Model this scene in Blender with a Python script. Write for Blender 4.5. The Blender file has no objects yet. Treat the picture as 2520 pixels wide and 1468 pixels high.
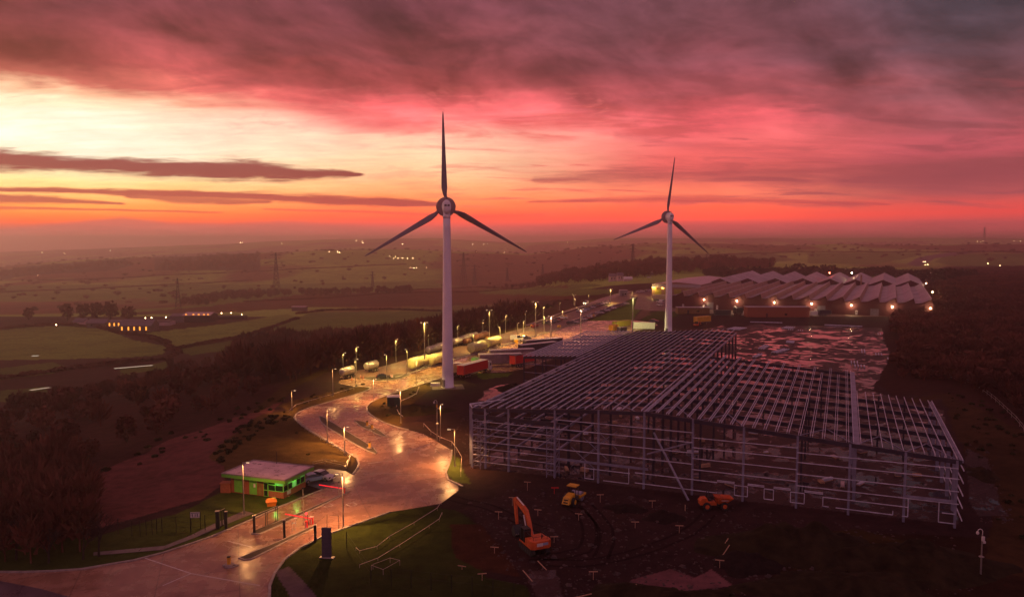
import bpy, math, random
import numpy as np
from mathutils import Vector, noise as mnoise
from mathutils.geometry import tessellate_polygon
random.seed(7); np.random.seed(7)
sc = bpy.context.scene
COL = sc.collection
# ------------------------------------------------------------ camera
CH, HZ, F, CX = 40.7, 592.0, 1900.0, 1260.0      # camera height, horizon row, focal length (2520-wide picture)
cam = bpy.data.objects.new('camera', bpy.data.cameras.new('camera')); COL.objects.link(cam)
cam.location = (0, 0, CH)
PITCH = math.atan((734 - HZ) / F)
cam.rotation_euler = (math.pi/2 - PITCH, 0, 0)
cam.data.sensor_width = 36; cam.data.lens = 36 * F * math.cos(PITCH) / 2520
cam.data.clip_start = 0.5; cam.data.clip_end = 30000
sc.camera = cam
_cp, _sp, FP = math.cos(PITCH), math.sin(PITCH), F * math.cos(PITCH)
def ray(px, py):
    a = (px - CX) / FP; b = (734 - py) / FP
    d = Vector((a, _cp + b*_sp, -_sp + b*_cp)); return d / d.y
def at(px, py, z=0.0):                                  # the point at height z seen at a picture position
    d = ray(px, py); t = (z - CH) / d.z
    return Vector((d.x*t, t, z))
def atY(px, py, Y):
    d = ray(px, py); return Vector((d.x*Y, Y, CH + d.z*Y))
def proj(X, Y, Z):
    dz = Z - CH; dep = Y*_cp - dz*_sp; up = Y*_sp + dz*_cp
    return CX + FP*X/dep, 734 - FP*up/dep
def s2l(c):
    c = [v/255.0 for v in c]
    return tuple((v/12.92 if v <= 0.04045 else ((v+0.055)/1.055)**2.4) for v in c)
# ------------------------------------------------------------ world
sc.view_settings.view_transform = 'Standard'; sc.view_settings.look = 'None'
sc.view_settings.exposure = 0; sc.render.engine = 'CYCLES'; sc.cycles.volume_bounces = 2; sc.view_settings.gamma = 1
W = bpy.data.worlds.new("World"); sc.world = W; W.use_nodes = True
NT = W.node_tree; NT.nodes.clear()
class E:
    nt = None
    def __init__(s, sock): s.s = sock
    @staticmethod
    def math(op, *a, clamp=False):
        n = E.nt.nodes.new('ShaderNodeMath'); n.operation = op; n.use_clamp = clamp
        for i, v in enumerate(a):
            if isinstance(v, E): E.nt.links.new(v.s, n.inputs[i])
            else: n.inputs[i].default_value = v
        return E(n.outputs[0])
    def __add__(s, o): return E.math('ADD', s, o)
    __radd__ = __add__
    def __sub__(s, o): return E.math('SUBTRACT', s, o)
    def __rsub__(s, o): return E.math('SUBTRACT', o, s)
    def __mul__(s, o): return E.math('MULTIPLY', s, o)
    __rmul__ = __mul__
    def __truediv__(s, o): return E.math('DIVIDE', s, o)
    def __rtruediv__(s, o): return E.math('DIVIDE', o, s)
def smooth(v, a, b, lo=0.0, hi=1.0):
    n = E.nt.nodes.new('ShaderNodeMapRange'); n.interpolation_type = 'SMOOTHSTEP'
    E.nt.links.new(v.s, n.inputs[0])
    for i, q in enumerate((a, b, lo, hi)): n.inputs[i+1].default_value = q
    return E(n.outputs[0])
def lin(v, a, b, lo=0.0, hi=1.0):
    n = E.nt.nodes.new('ShaderNodeMapRange'); E.nt.links.new(v.s, n.inputs[0])
    for i, q in enumerate((a, b, lo, hi)): n.inputs[i+1].default_value = q
    return E(n.outputs[0])
def comb(x, y, z):
    n = E.nt.nodes.new('ShaderNodeCombineXYZ')
    for i, v in enumerate((x, y, z)):
        if isinstance(v, E): E.nt.links.new(v.s, n.inputs[i])
        else: n.inputs[i].default_value = v
    return E(n.outputs[0])
def noise(vec, scale=1, detail=4, rough=0.5, dist=0.0):
    n = E.nt.nodes.new('ShaderNodeTexNoise'); E.nt.links.new(vec.s, n.inputs['Vector'])
    n.inputs['Scale'].default_value = scale; n.inputs['Detail'].default_value = detail
    n.inputs['Roughness'].default_value = rough; n.inputs['Distortion'].default_value = dist
    return E(n.outputs[0])
def ramp(v, stops, interp='LINEAR'):
    n = E.nt.nodes.new('ShaderNodeValToRGB'); E.nt.links.new(v.s, n.inputs[0])
    cr = n.color_ramp; cr.interpolation = interp
    stops = sorted(stops)
    cr.elements[0].position = stops[0][0]; cr.elements[0].color = (*stops[0][1], 1)
    cr.elements[1].position = stops[-1][0]; cr.elements[1].color = (*stops[-1][1], 1)
    for p, c in stops[1:-1]:
        e = cr.elements.new(p); e.color = (*c, 1)
    return E(n.outputs[0])
def pw(v, pts, x0, x1):                                 # piecewise-linear number of v
    ys = [p[1] for p in pts]; lo, hi = min(ys), max(ys); hi = hi if hi > lo else lo + 1
    r = ramp(lin(v, x0, x1), [((x - x0)/(x1 - x0), ((y-lo)/(hi-lo),)*3) for x, y in pts])
    return r * (hi - lo) + lo
def mixc(f, a, b):
    n = E.nt.nodes.new('ShaderNodeMix'); n.data_type = 'RGBA'
    if isinstance(f, E): E.nt.links.new(f.s, n.inputs[0])
    else: n.inputs[0].default_value = f
    for i, v in ((6, a), (7, b)):
        if isinstance(v, E): E.nt.links.new(v.s, n.inputs[i])
        else: n.inputs[i].default_value = (*v, 1)
    return E(n.outputs[2])
def scalec(c, k):
    n = E.nt.nodes.new('ShaderNodeVectorMath'); n.operation = 'SCALE'
    E.nt.links.new(c.s, n.inputs[0])
    if isinstance(k, E): E.nt.links.new(k.s, n.inputs['Scale'])
    else: n.inputs['Scale'].default_value = k
    return E(n.outputs[0])
def addc(a, b):
    n = E.nt.nodes.new('ShaderNodeVectorMath'); n.operation = 'ADD'
    E.nt.links.new(a.s, n.inputs[0]); E.nt.links.new(b.s, n.inputs[1]); return E(n.outputs[0])
def elaz(px, py):
    az = math.atan((px - CX)/F); return math.degrees(math.atan((HZ - py)/F*math.cos(az))), math.degrees(az)
SUN_AZ, SUN_EL = -58.0, 3.0
def build_world():
    E.nt = NT
    tc = NT.nodes.new('ShaderNodeTexCoord'); sep = NT.nodes.new('ShaderNodeSeparateXYZ')
    NT.links.new(tc.outputs['Generated'], sep.inputs[0])
    X, Y, Z = (E(sep.outputs[i]) for i in range(3))
    az = E.math('ARCTAN2', X, Y) * (180/math.pi)
    el = E.math('ARCSINE', Z) * (180/math.pi)
    zz = E.math('MAXIMUM', Z, 0.0)
    k = 1.0 / (zz + 0.10)
    P = comb(X*k, Y*k, 0.0)
    # slightly tilted flow: the cloud deck drops towards the right
    n1 = noise(P, 0.55, 5, 0.52, 0.4)
    n2 = noise(comb(X*k*0.8 + 7.3, Y*k*1.5, 0.0), 1.7, 6, 0.58, 0.5)
    n3 = noise(comb(X*k*0.7 + 3.1, Y*k*2.4, 1.0), 4.5, 5, 0.6, 0.3)
    amp = pw(el, [(-90, 0), (0, 0.15), (2, 0.5), (6, 2.0), (9, 4.0), (13, 5.5), (20, 6), (90, 8)], -90, 90)
    ew = el + (n1 - 0.5)*amp + (n2 - 0.5)*amp*0.85
    def R(px, tbl):
        st = []
        for y, c in tbl:
            e, _ = elaz(px, y); st.append((max(0, min(1, (e + 1)/21)), s2l(c)))
        return ramp(lin(ew, -1, 20), st)
    L = R(60, [(610, (158, 84, 74)), (592, (176, 92, 80)), (572, (192, 96, 82)), (556, (205, 88, 66)), (545, (252, 92, 40)), (528, (255, 120, 48)), (500, (255, 160, 74)),
               (470, (255, 192, 110)), (440, (255, 225, 150)), (400, (255, 240, 195)), (350, (255, 246, 220)), (300, (255, 244, 216)), (255, (255, 230, 192)), (225, (240, 184, 146)),
               (198, (190, 98, 86)), (162, (150, 66, 66)), (80, (132, 58, 64)), (20, (118, 52, 60)), (-30, (108, 50, 60))])
    C = R(1000, [(610, (150, 62, 66)), (592, (176, 72, 74)), (575, (205, 84, 82)), (555, (226, 84, 76)), (538, (250, 84, 60)), (515, (255, 110, 66)), (490, (255, 142, 84)),
                (455, (255, 182, 124)), (420, (255, 205, 156)), (380, (255, 212, 172)), (345, (255, 196, 166)), (318, (255, 160, 145)), (290, (242, 118, 118)), (255, (222, 92, 96)), (215, (168, 70, 74)),
                (160, (134, 60, 66)), (90, (124, 58, 66)), (30, (116, 56, 66)), (-30, (108, 54, 66))])
    M = R(1700, [(610, (140, 58, 64)), (592, (160, 66, 70)), (575, (190, 74, 76)), (555, (216, 80, 78)), (535, (255, 82, 62)), (510, (255, 96, 68)), (480, (255, 124, 92)),
                (450, (248, 116, 98)), (420, (226, 96, 92)), (385, (236, 100, 98)), (350, (250, 110, 112)), (318, (232, 94, 102)), (290, (200, 82, 90)), (252, (156, 70, 78)),
                (180, (128, 62, 72)), (110, (116, 62, 72)), (40, (106, 60, 70)), (-30, (100, 58, 70))])
    Rr = R(2400, [(610, (128, 58, 62)), (592, (146, 64, 66)), (575, (160, 68, 70)), (550, (172, 70, 70)), (525, (212, 68, 62)), (500, (196, 74, 70)), (470, (162, 74, 76)),
                (430, (142, 70, 76)), (395, (150, 72, 78)), (365, (182, 80, 90)), (335, (176, 78, 88)), (300, (140, 70, 78)), (240, (112, 66, 74)),
                (180, (98, 64, 74)), (110, (80, 61, 72)), (40, (70, 58, 70)), (-30, (66, 56, 68))])
    a1, a2, a3, a4 = (elaz(x, 500)[1] for x in (60, 1000, 1700, 2400))
    azw = az + (n1 - 0.5)*8
    c = mixc(smooth(azw, a1, a2), L, C)
    c = mixc(smooth(azw, a2, a3), c, M)
    c = mixc(smooth(azw, a3, a4), c, Rr)
    # puffy light and dark inside the upper deck
    up = smooth(el + (az + 30)*0.05, 8.5, 12.5)
    n4 = noise(comb(az*0.11 + el*0.03, el*0.19 + az*0.02, 4.0), 1.0, 6, 0.56, 0.35)
    n5 = noise(comb(az*0.16 + el*0.05, el*0.42 + az*0.03, 9.0), 1.3, 5, 0.6, 0.3)
    c = scalec(c, (1 - up) + up*lin(n4, 0.3, 0.7, 0.42, 1.62)*lin(n5, 0.3, 0.7, 0.76, 1.26))
    mid = smooth(el, 1.5, 4)*(1 - up)
    c = scalec(c, 1 + mid*((n3 - 0.5)*0.5 + (n5 - 0.5)*0.45))
    # wispy rose clouds lying over the bright part
    rose = smooth(n2 + (n3 - 0.5)*0.3, 0.50, 0.66)*smooth(az, -18, 2)*smooth(el, 1.2, 3.0)*(1 - smooth(el, 9, 12))
    c = mixc(rose*0.62, c, mixc(smooth(az, 0, 25), s2l((214, 84, 80)), s2l((138, 66, 74))))
    # veil of curled cloud hanging under the deck
    veil = smooth(noise(comb(X*k*2.2 + Y*k*1.3, Y*k*2.0 - X*k*0.9, 2.0), 2.6, 6, 0.62, 1.2), 0.50, 0.68)*smooth(el, 6.6, 8.2)*(1 - smooth(el, 9.5, 11.5))*smooth(az, -26, -12)*(1 - smooth(az, 4, 14))
    c = mixc(veil*0.45, c, s2l((240, 120, 116)))
    # long lenticular bands low in the sky: (px, row, half thickness) control points
    n6 = noise(comb(az*0.35, el*3.2, 3.0), 1.0, 5, 0.65, 0.3)
    def band(pts, colr, soft=0.35, strength=1.0, wav=0.5):
        cen, thk = [], []
        for px, py, h in pts:
            e, a = elaz(px, py); e2, _ = elaz(px, py + h); cen.append((a, e)); thk.append((a, e - e2))
        x0, x1 = cen[0][0] - 0.01, cen[-1][0] + 0.01
        cc = pw(az, cen, x0, x1); tt = pw(az, thk, x0, x1)
        wv = (n2 - 0.5)*wav + (n3 - 0.5)*wav*0.9
        d = E.math('ABSOLUTE', el - cc + wv*tt*1.6 + (n6 - 0.5)*(tt*1.5 + 0.08))
        m = 1 - smooth(d/(tt + 0.001), 1 - soft*1.5, 1 + soft*1.2)
        inside = smooth(az, x0, x0 + 0.5)*(1 - smooth(az, x1 - 0.5, x1)) if x0 > -60 else (1 - smooth(az, x1 - 0.5, x1))
        return m*inside*strength, colr
    dark = s2l((136, 54, 58)); red = s2l((158, 62, 62))
    bands = [band([(-1400, 330, 40), (0, 395, 24), (300, 410, 19), (450, 417, 22), (600, 420, 26), (740, 429, 17), (850, 431, 8), (905, 430, 2)], dark, 0.32, 0.95),
             band([(-1400, 440, 14), (0, 465, 6), (400, 476, 8), (620, 482, 9), (800, 492, 12), (960, 498, 11), (1090, 503, 5)], red, 0.4, 0.92),
             band([(-1400, 470, 16), (0, 489, 12), (120, 492, 10), (320, 502, 2)], red, 0.4, 0.85),
             band([(300, 482, 3), (430, 491, 9), (560, 496, 8), (680, 497, 3)], red, 0.45, 0.8),
             band([(-300, 508, 5), (60, 512, 4), (260, 515, 2), (470, 521, 3), (560, 523, 1)], s2l((186, 74, 60)), 0.5, 0.75),
             band([(640, 514, 2), (900, 521, 3), (1150, 532, 4), (1350, 528, 2)], s2l((206, 74, 66)), 0.5, 0.65),
             band([(1290, 498, 2), (1500, 492, 6), (1720, 489, 9), (1950, 496, 6), (2200, 503, 2)], s2l((170, 64, 68)), 0.6, 0.7, 0.9),
             band([(1300, 443, 4), (1500, 436, 16), (1750, 432, 22), (2050, 440, 28), (2400, 430, 34), (3500, 420, 40)], s2l((146, 66, 74)), 0.8, 0.62, 1.5),
             band([(1500, 335, 8), (1800, 372, 14), (2100, 400, 10), (2600, 350, 20)], s2l((176, 76, 86)), 0.9, 0.4, 1.8)]
    for m, colr in bands: c = mixc(m, c, colr)
    # low bank of distant cloud resting on the horizon
    top = pw(az, [(elaz(x, 592)[1], elaz(x, y)[0]) for x, y in [(-1200, 570), (0, 566), (120, 553), (300, 537), (420, 550), (560, 552), (700, 546), (900, 556), (1100, 560), (1400, 552), (1700, 545), (2100, 548), (2520, 540), (3500, 540)]], -55, 55)
    dlt = el - top + (n3 - 0.5)*0.35
    bank = 1 - smooth(dlt, -0.12, 0.22)
    bcol = mixc(smooth(az, -25, 25), s2l((184, 94, 82)), s2l((168, 70, 72)))
    bcol = scalec(bcol, lin(noise(comb(az*0.12, el*2.2, 0.0), 1.6, 5, 0.55, 0.4), 0.3, 0.7, 0.86, 1.14))
    c = mixc(bank*pw(az, [(-60, 0.9), (-20, 0.85), (0, 0.55), (60, 0.6)], -60, 60), c, bcol)
    c = scalec(c, pw(el, [(-90, 1), (-3, 1), (-0.5, 1.65), (1.2, 1.5), (4.5, 1.0), (90, 1)], -90, 90))
    # what lies overhead and behind the camera: pale lilac dusk
    c = mixc(smooth(el, 20, 48), c, (0.30, 0.105, 0.125))
    back = smooth(E.math('ABSOLUTE', az), 62, 120)
    c = mixc(back*smooth(el, -2, 4), c, (0.26, 0.125, 0.175))
    c = mixc(1 - smooth(el, -3.0, -0.3), c, s2l((90, 40, 42)))
    st = NT.nodes.new('ShaderNodeTexSky'); st.sky_type = 'NISHITA'; st.sun_disc = False
    st.sun_elevation = math.radians(SUN_EL); st.sun_rotation = math.radians(SUN_AZ)
    st.air_density = 2.0; st.dust_density = 3.0
    bg1 = NT.nodes.new('ShaderNodeBackground'); NT.links.new(st.outputs[0], bg1.inputs[0]); bg1.inputs[1].default_value = 0.012
    bg2 = NT.nodes.new('ShaderNodeBackground'); NT.links.new(c.s, bg2.inputs[0]); bg2.inputs[1].default_value = 1.2
    ad = NT.nodes.new('ShaderNodeAddShader'); NT.links.new(bg1.outputs[0], ad.inputs[0]); NT.links.new(bg2.outputs[0], ad.inputs[1])
    out = NT.nodes.new('ShaderNodeOutputWorld'); NT.links.new(ad.outputs[0], out.inputs[0])
build_world()
# ------------------------------------------------------------ sun: just gone, only a soft glow from low on the left
sd = bpy.data.lights.new('sun', 'SUN'); sd.energy = 0.45; sd.angle = math.radians(12); sd.color = (1.0, 0.42, 0.30)
so = bpy.data.objects.new('sun', sd); COL.objects.link(so)
sa, se = math.radians(SUN_AZ), math.radians(SUN_EL)
so.rotation_euler = Vector((math.sin(sa)*math.cos(se), math.cos(sa)*math.cos(se), math.sin(se))).to_track_quat('Z', 'Y').to_euler()
# ------------------------------------------------------------ helpers
def tag(o, label=None, cat=None, group=None, kind=None):
    if label: o['label'] = label
    if cat: o['category'] = cat
    if group: o['group'] = group
    if kind: o['kind'] = kind
    return o
def empty(name, loc=(0, 0, 0), rz=0.0, label=None, cat=None, group=None):
    o = bpy.data.objects.new(name, None); COL.objects.link(o); o.location = loc; o.rotation_euler = (0, 0, rz)
    return tag(o, label, cat, group)
def meshobj(name, verts, faces, mat, parent=None, smooth_=False, mats=None, fm=None):
    me = bpy.data.meshes.new(name); me.from_pydata([tuple(v) for v in verts], [], faces)
    for m in (mats or [mat]): me.materials.append(m)
    if fm: me.polygons.foreach_set('material_index', fm)
    if smooth_: me.polygons.foreach_set('use_smooth', [True]*len(me.polygons))
    me.update(); o = bpy.data.objects.new(name, me); COL.objects.link(o)
    if parent: o.parent = parent
    return o
class MB:
    def __init__(s): s.v = []; s.f = []
    def add(s, vs, fs):
        b = len(s.v); s.v += [tuple(v) for v in vs]; s.f += [tuple(i + b for i in f) for f in fs]; return s
    def box(s, x0, x1, y0, y1, z0, z1, M=None):
        vs = [Vector((x, y, z)) for z in (z0, z1) for x, y in ((x0, y0), (x1, y0), (x1, y1), (x0, y1))]
        if M: vs = [M @ v for v in vs]
        return s.add(vs, [(3, 2, 1, 0), (4, 5, 6, 7), (0, 1, 5, 4), (1, 2, 6, 5), (2, 3, 7, 6), (3, 0, 4, 7)])
    def hexa(s, lo, hi):                                  # prism between two quads (or n-gons)
        n = len(lo)
        return s.add(list(lo) + list(hi), [tuple(range(n-1, -1, -1)), tuple(range(n, 2*n))] + [(i, (i+1) % n, n + (i+1) % n, n + i) for i in range(n)])
    def bar(s, a, b, w, h, up=(0, 0, 1)):
        a, b = Vector(a), Vector(b); d = (b - a)
        if d.length < 1e-6: return s
        d.normalize(); up = Vector(up)
        if abs(d.dot(up)) > 0.98: up = Vector((1, 0, 0))
        x = d.cross(up).normalized()*w/2; y = x.cross(d).normalized()*h/2
        return s.hexa([a-x-y, a+x-y, a+x+y, a-x+y], [b-x-y, b+x-y, b+x+y, b-x+y])
    def tube(s, a, b, r0, r1=None, n=8, caps=True):
        r1 = r0 if r1 is None else r1; a, b = Vector(a), Vector(b); d = (b - a).normalized()
        up = Vector((0, 0, 1)) if abs(d.z) < 0.98 else Vector((1, 0, 0))
        x = d.cross(up).normalized(); y = x.cross(d)
        B = len(s.v)
        for c, r in ((a, r0), (b, r1)):
            for i in range(n):
                t = 2*math.pi*i/n; s.v.append(tuple(c + x*math.cos(t)*r + y*math.sin(t)*r))
        for i in range(n):
            j = (i+1) % n; s.f.append((B+i, B+j, B+n+j, B+n+i))
        if caps: s.f.append(tuple(B+i for i in range(n-1, -1, -1))); s.f.append(tuple(B+n+i for i in range(n)))
        return s
    def lathe(s, prof, n=24, M=None, close=True):          # (r, z) profile round z
        B = len(s.v)
        for r, z in prof:
            for i in range(n):
                t = 2*math.pi*i/n; v = Vector((r*math.cos(t), r*math.sin(t), z))
                s.v.append(tuple(M @ v if M else v))
        for k in range(len(prof)-1):
            for i in range(n):
                j = (i+1) % n; s.f.append((B+k*n+i, B+k*n+j, B+(k+1)*n+j, B+(k+1)*n+i))
        if close:
            s.f.append(tuple(B+i for i in range(n-1, -1, -1))); m = B+(len(prof)-1)*n; s.f.append(tuple(m+i for i in range(n)))
        return s
    def prism(s, pts, z0, z1):
        if area(pts) < 0: pts = pts[::-1]
        n = len(pts); B = len(s.v)
        s.v += [(p[0], p[1], z0) for p in pts] + [(p[0], p[1], z1) for p in pts]
        tri = tessellate_polygon([[Vector((p[0], p[1], 0)) for p in pts]])
        for t in tri:
            a, b, c = (Vector((pts[i][0], pts[i][1], 0)) for i in t)
            if (b-a).cross(c-a).z < 0: t = (t[2], t[1], t[0])
            s.f.append(tuple(B+n+i for i in t)); s.f.append(tuple(B+i for i in reversed(t)))
        for i in range(n): j = (i+1) % n; s.f.append((B+i, B+j, B+n+j, B+n+i))
        return s
    def profile(s, pts, y0, y1, M=None):                   # outline in x,z pushed along y
        a = [Vector((x, y0, z)) for x, z in pts]; b = [Vector((x, y1, z)) for x, z in pts]
        if M: a = [M @ v for v in a]; b = [M @ v for v in b]
        return s.hexa(a, b)
    def build(s, name, mat, parent=None, sm=False): return meshobj(name, s.v, s.f, mat, parent, sm)
def area(p): return sum(p[i][0]*p[(i+1) % len(p)][1] - p[(i+1) % len(p)][0]*p[i][1] for i in range(len(p)))/2
def kids(o): return [c for c in bpy.data.objects if c.parent == o]
def copy_tree(o, parent=None, ch_map=None):
    c = o.copy(); COL.objects.link(c); c.parent = parent
    for ch in list(o.children): copy_tree(ch, c)
    return c
def ordn(n):
    W_ = ['zeroth', 'first', 'second', 'third', 'fourth', 'fifth', 'sixth', 'seventh', 'eighth', 'ninth', 'tenth', 'eleventh', 'twelfth', 'thirteenth', 'fourteenth', 'fifteenth', 'sixteenth', 'seventeenth', 'eighteenth', 'nineteenth', 'twentieth']
    return W_[n] if n < len(W_) else W_[20][:-4] + 'y-' + W_[n-20] if n < 30 else 'thirty-' + W_[n-30]
def mat(name, col, rough=0.7, metal=0.0, spec=0.5, nz=0.25, nscale=1.5, bump=0.0, bscale=8, emit=None, estr=0.0, wear=None):
    m = bpy.data.materials.new(name); m.use_nodes = True; nt = m.node_tree; b = nt.nodes['Principled BSDF']
    E.nt = nt
    tc = nt.nodes.new('ShaderNodeTexCoord'); vec = E(tc.outputs['Object'])
    n = noise(vec, nscale, 5, 0.6)
    if nz > 0:
        c = mixc(lin(n, 0.3, 0.7), tuple(max(0, v*(1-nz)) for v in col), tuple(min(1, v*(1+nz)) for v in col))
        if wear:
            c = mixc(smooth(noise(vec, nscale*2.3, 6, 0.7), 0.55, 0.68)*wear[1], c, wear[0])
        nt.links.new(c.s, b.inputs['Base Color'])
    else: b.inputs['Base Color'].default_value = (*col, 1)
    b.inputs['Roughness'].default_value = rough; b.inputs['Metallic'].default_value = metal
    b.inputs['Specular IOR Level'].default_value = spec
    if bump > 0:
        bn = nt.nodes.new('ShaderNodeBump'); bn.inputs['Strength'].default_value = bump; bn.inputs['Distance'].default_value = 0.1
        nt.links.new(noise(vec, bscale, 5, 0.6).s, bn.inputs['Height']); nt.links.new(bn.outputs[0], b.inputs['Normal'])
    if emit: b.inputs['Emission Color'].default_value = (*emit, 1); b.inputs['Emission Strength'].default_value = estr
    return m
M = {}
M['tower'] = mat('tower_paint', (0.80, 0.74, 0.80), 0.45, nz=0.05, nscale=0.3)
M['blade'] = mat('blade_paint', (0.20, 0.16, 0.19), 0.4, nz=0.06, nscale=0.5)
M['hub'] = mat('generator_paint', (0.33, 0.22, 0.22), 0.5, nz=0.08)
M['dark'] = mat('dark_parts', (0.02, 0.02, 0.022), 0.6, nz=0.2)
M['rubber'] = mat('tyre_rubber', (0.018, 0.017, 0.017), 0.85)
M['pole'] = mat('galvanised_pole', (0.32, 0.28, 0.26), 0.45, 0.6, nz=0.15)
M['steel'] = mat('galvanised_steel', (0.62, 0.62, 0.74), 0.42, 0.2, nz=0.3, nscale=0.8)
M['steel_dk'] = mat('painted_steel', (0.045, 0.038, 0.058), 0.45, 0.3, nz=0.3, nscale=0.6)
M['steel_md'] = mat('grey_primer_steel', (0.28, 0.28, 0.38), 0.45, 0.4, nz=0.3, nscale=0.6)
M['kerb'] = mat('kerb_concrete', (0.30, 0.24, 0.22), 0.6, nz=0.35, nscale=1.2, bump=0.3)
M['concrete'] = mat('concrete', (0.26, 0.20, 0.19), 0.7, nz=0.3, nscale=0.7, bump=0.3)
M['island'] = mat('island_soil', (0.055, 0.035, 0.02), 0.9, nz=0.5, nscale=2)
M['fence'] = mat('fence_metal', (0.02, 0.025, 0.02), 0.5, 0.3)
M['brick'] = mat('brick', (0.30, 0.085, 0.04), 0.85, nz=0.25, nscale=6)
M['green'] = mat('green_paint', (0.15, 0.46, 0.05), 0.5, nz=0.15)
M['greenlit'] = mat('window_trim_green', (0.20, 0.50, 0.12), 0.5, nz=0.1)
M['glass'] = mat('dark_glass', (0.012, 0.02, 0.016), 0.06, spec=0.8, nz=0)
M['glow_green'] = mat('lit_window', (0.05, 0.1, 0.04), 0.3, nz=0, emit=(0.30, 0.85, 0.18), estr=0.42)
M['roofmem'] = mat('wet_roof_membrane', (0.62, 0.42, 0.44), 0.2, nz=0.2, nscale=0.35, wear=((0.09, 0.06, 0.06), 0.95))
M['grit'] = mat('orange_yellow_plastic', (0.70, 0.20, 0.012), 0.5, nz=0.12)
M['orange'] = mat('orange_paint', (0.60, 0.10, 0.015), 0.5, nz=0.3, nscale=1.4, wear=((0.08, 0.03, 0.018), 0.8))
M['yellow'] = mat('yellow_paint', (0.68, 0.34, 0.02), 0.5, nz=0.3, nscale=1.4, wear=((0.10, 0.05, 0.02), 0.75))
M['cream'] = mat('cream_paint', (0.62, 0.55, 0.25), 0.35, nz=0.15, nscale=1, wear=((0.3, 0.22, 0.08), 0.6))
M['silver'] = mat('silver_tank', (0.52, 0.44, 0.40), 0.3, 0.5, nz=0.2, wear=((0.16, 0.09, 0.06), 0.7))
M['rust'] = mat('rusty_tank', (0.20, 0.07, 0.04), 0.7, nz=0.4, wear=((0.08, 0.03, 0.02), 0.7))
M['red'] = mat('red_paint', (0.60, 0.02, 0.02), 0.45, nz=0.12)
M['white'] = mat('white_paint', (0.62, 0.56, 0.54), 0.5, nz=0.12, nscale=1.2)
M['greybox'] = mat('grey_curtain_side', (0.20, 0.14, 0.16), 0.5, nz=0.35, nscale=0.7, wear=((0.45, 0.38, 0.38), 0.35))
M['darkbox'] = mat('dark_curtain_side', (0.035, 0.03, 0.045), 0.45, nz=0.3)
M['olive'] = mat('olive_yellow_paint', (0.38, 0.30, 0.03), 0.6, nz=0.3)
M['brown'] = mat('brown_paint', (0.20, 0.11, 0.03), 0.6, nz=0.3)
M['dkgreen'] = mat('dark_green_paint', (0.02, 0.05, 0.035), 0.5)
M['cab_green'] = mat('cab_green', (0.10, 0.30, 0.08), 0.4)
M['board'] = mat('pale_timber', (0.45, 0.26, 0.16), 0.8, nz=0.3, nscale=3)
M['signdark'] = mat('slate_sign_panel', (0.075, 0.06, 0.085), 0.55)
M['tape'] = mat('white_tape', (0.55, 0.42, 0.36), 0.6)
M['bark'] = mat('bark', (0.03, 0.018, 0.012), 0.95, nz=0.4, nscale=3)
M['twig'] = mat('bare_twigs', (0.03, 0.014, 0.010), 0.95, nz=0.5, nscale=0.12)
M['wood'] = mat('winter_wood', (0.115, 0.042, 0.027), 0.95, spec=0.1, nz=0.75, nscale=0.035)
M['evergreen'] = mat('evergreen_leaf', (0.018, 0.022, 0.012), 0.9, spec=0.15, nz=0.6, nscale=0.15)
M['scrub'] = mat('scrub_leaf', (0.035, 0.036, 0.014), 0.95, spec=0.1, nz=0.6, nscale=0.2)
M['factory_wall'] = mat('dark_red_cladding', (0.075, 0.012, 0.014), 0.7, nz=0.25, nscale=0.12)
M['factory_roof'] = mat('fibre_cement_roof', (0.36, 0.29, 0.32), 0.5, nz=0.35, nscale=0.09, wear=((0.13, 0.08, 0.08), 0.6))
M['factory_light'] = mat('tan_northlight', (0.30, 0.16, 0.11), 0.5, nz=0.3, nscale=0.15)
M['ware_roof'] = mat('pale_sheet_roof', (0.42, 0.33, 0.36), 0.4, nz=0.12, nscale=0.06)
M['ware_wall'] = mat('warehouse_wall', (0.34, 0.18, 0.12), 0.6, nz=0.15, nscale=0.1)
M['shutter'] = mat('grey_shutter', (0.20, 0.17, 0.18), 0.5)
M['stone'] = mat('farm_stone', (0.14, 0.09, 0.08), 0.85, nz=0.3, nscale=0.4)
M['slate'] = mat('slate_roof', (0.12, 0.09, 0.11), 0.5, nz=0.2, nscale=0.3)
M['render'] = mat('pale_render', (0.55, 0.38, 0.38), 0.8, nz=0.2, nscale=0.4)
M['pylon'] = mat('pylon_steel', (0.05, 0.04, 0.045), 0.6, 0.3)
M['lamp'] = mat('lamp_glow', (1, 1, 1), 0.5, nz=0, emit=(1.0, 0.70, 0.34), estr=4.5)
M['flood'] = mat('flood_glow', (1, 1, 1), 0.5, nz=0, emit=(1.0, 0.66, 0.30), estr=60)
M['floodred'] = mat('red_flood_glow', (1, 1, 1), 0.5, nz=0, emit=(1.0, 0.10, 0.05), estr=60)
M['dist'] = mat('distant_lamp_glow', (1, 1, 1), 0.5, nz=0, emit=(1.0, 0.60, 0.28), estr=42)
M['window_glow'] = mat('lit_farm_window', (0.3, 0.1, 0.02), 0.5, nz=0, emit=(1.0, 0.34, 0.04), estr=2.0)
M['red_glow'] = mat('red_light', (0.5, 0, 0), 0.4, nz=0, emit=(1.0, 0.02, 0.03), estr=6)
M['arm_glow'] = mat('lit_barrier_arm', (0.6, 0.02, 0.03), 0.4, nz=0, emit=(1.0, 0.015, 0.03), estr=1.0)
M['head_glow'] = mat('headlight_glow', (1, 1, 1), 0.3, nz=0, emit=(1.0, 0.75, 0.5), estr=14)
M['tail_glow'] = mat('tail_light_glow', (1, 0.1, 0.1), 0.3, nz=0, emit=(1.0, 0.12, 0.05), estr=8)
M['strip'] = mat('yellow_strip_glow', (1, 1, 1), 0.3, nz=0, emit=(1.0, 0.62, 0.12), estr=5)
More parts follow.
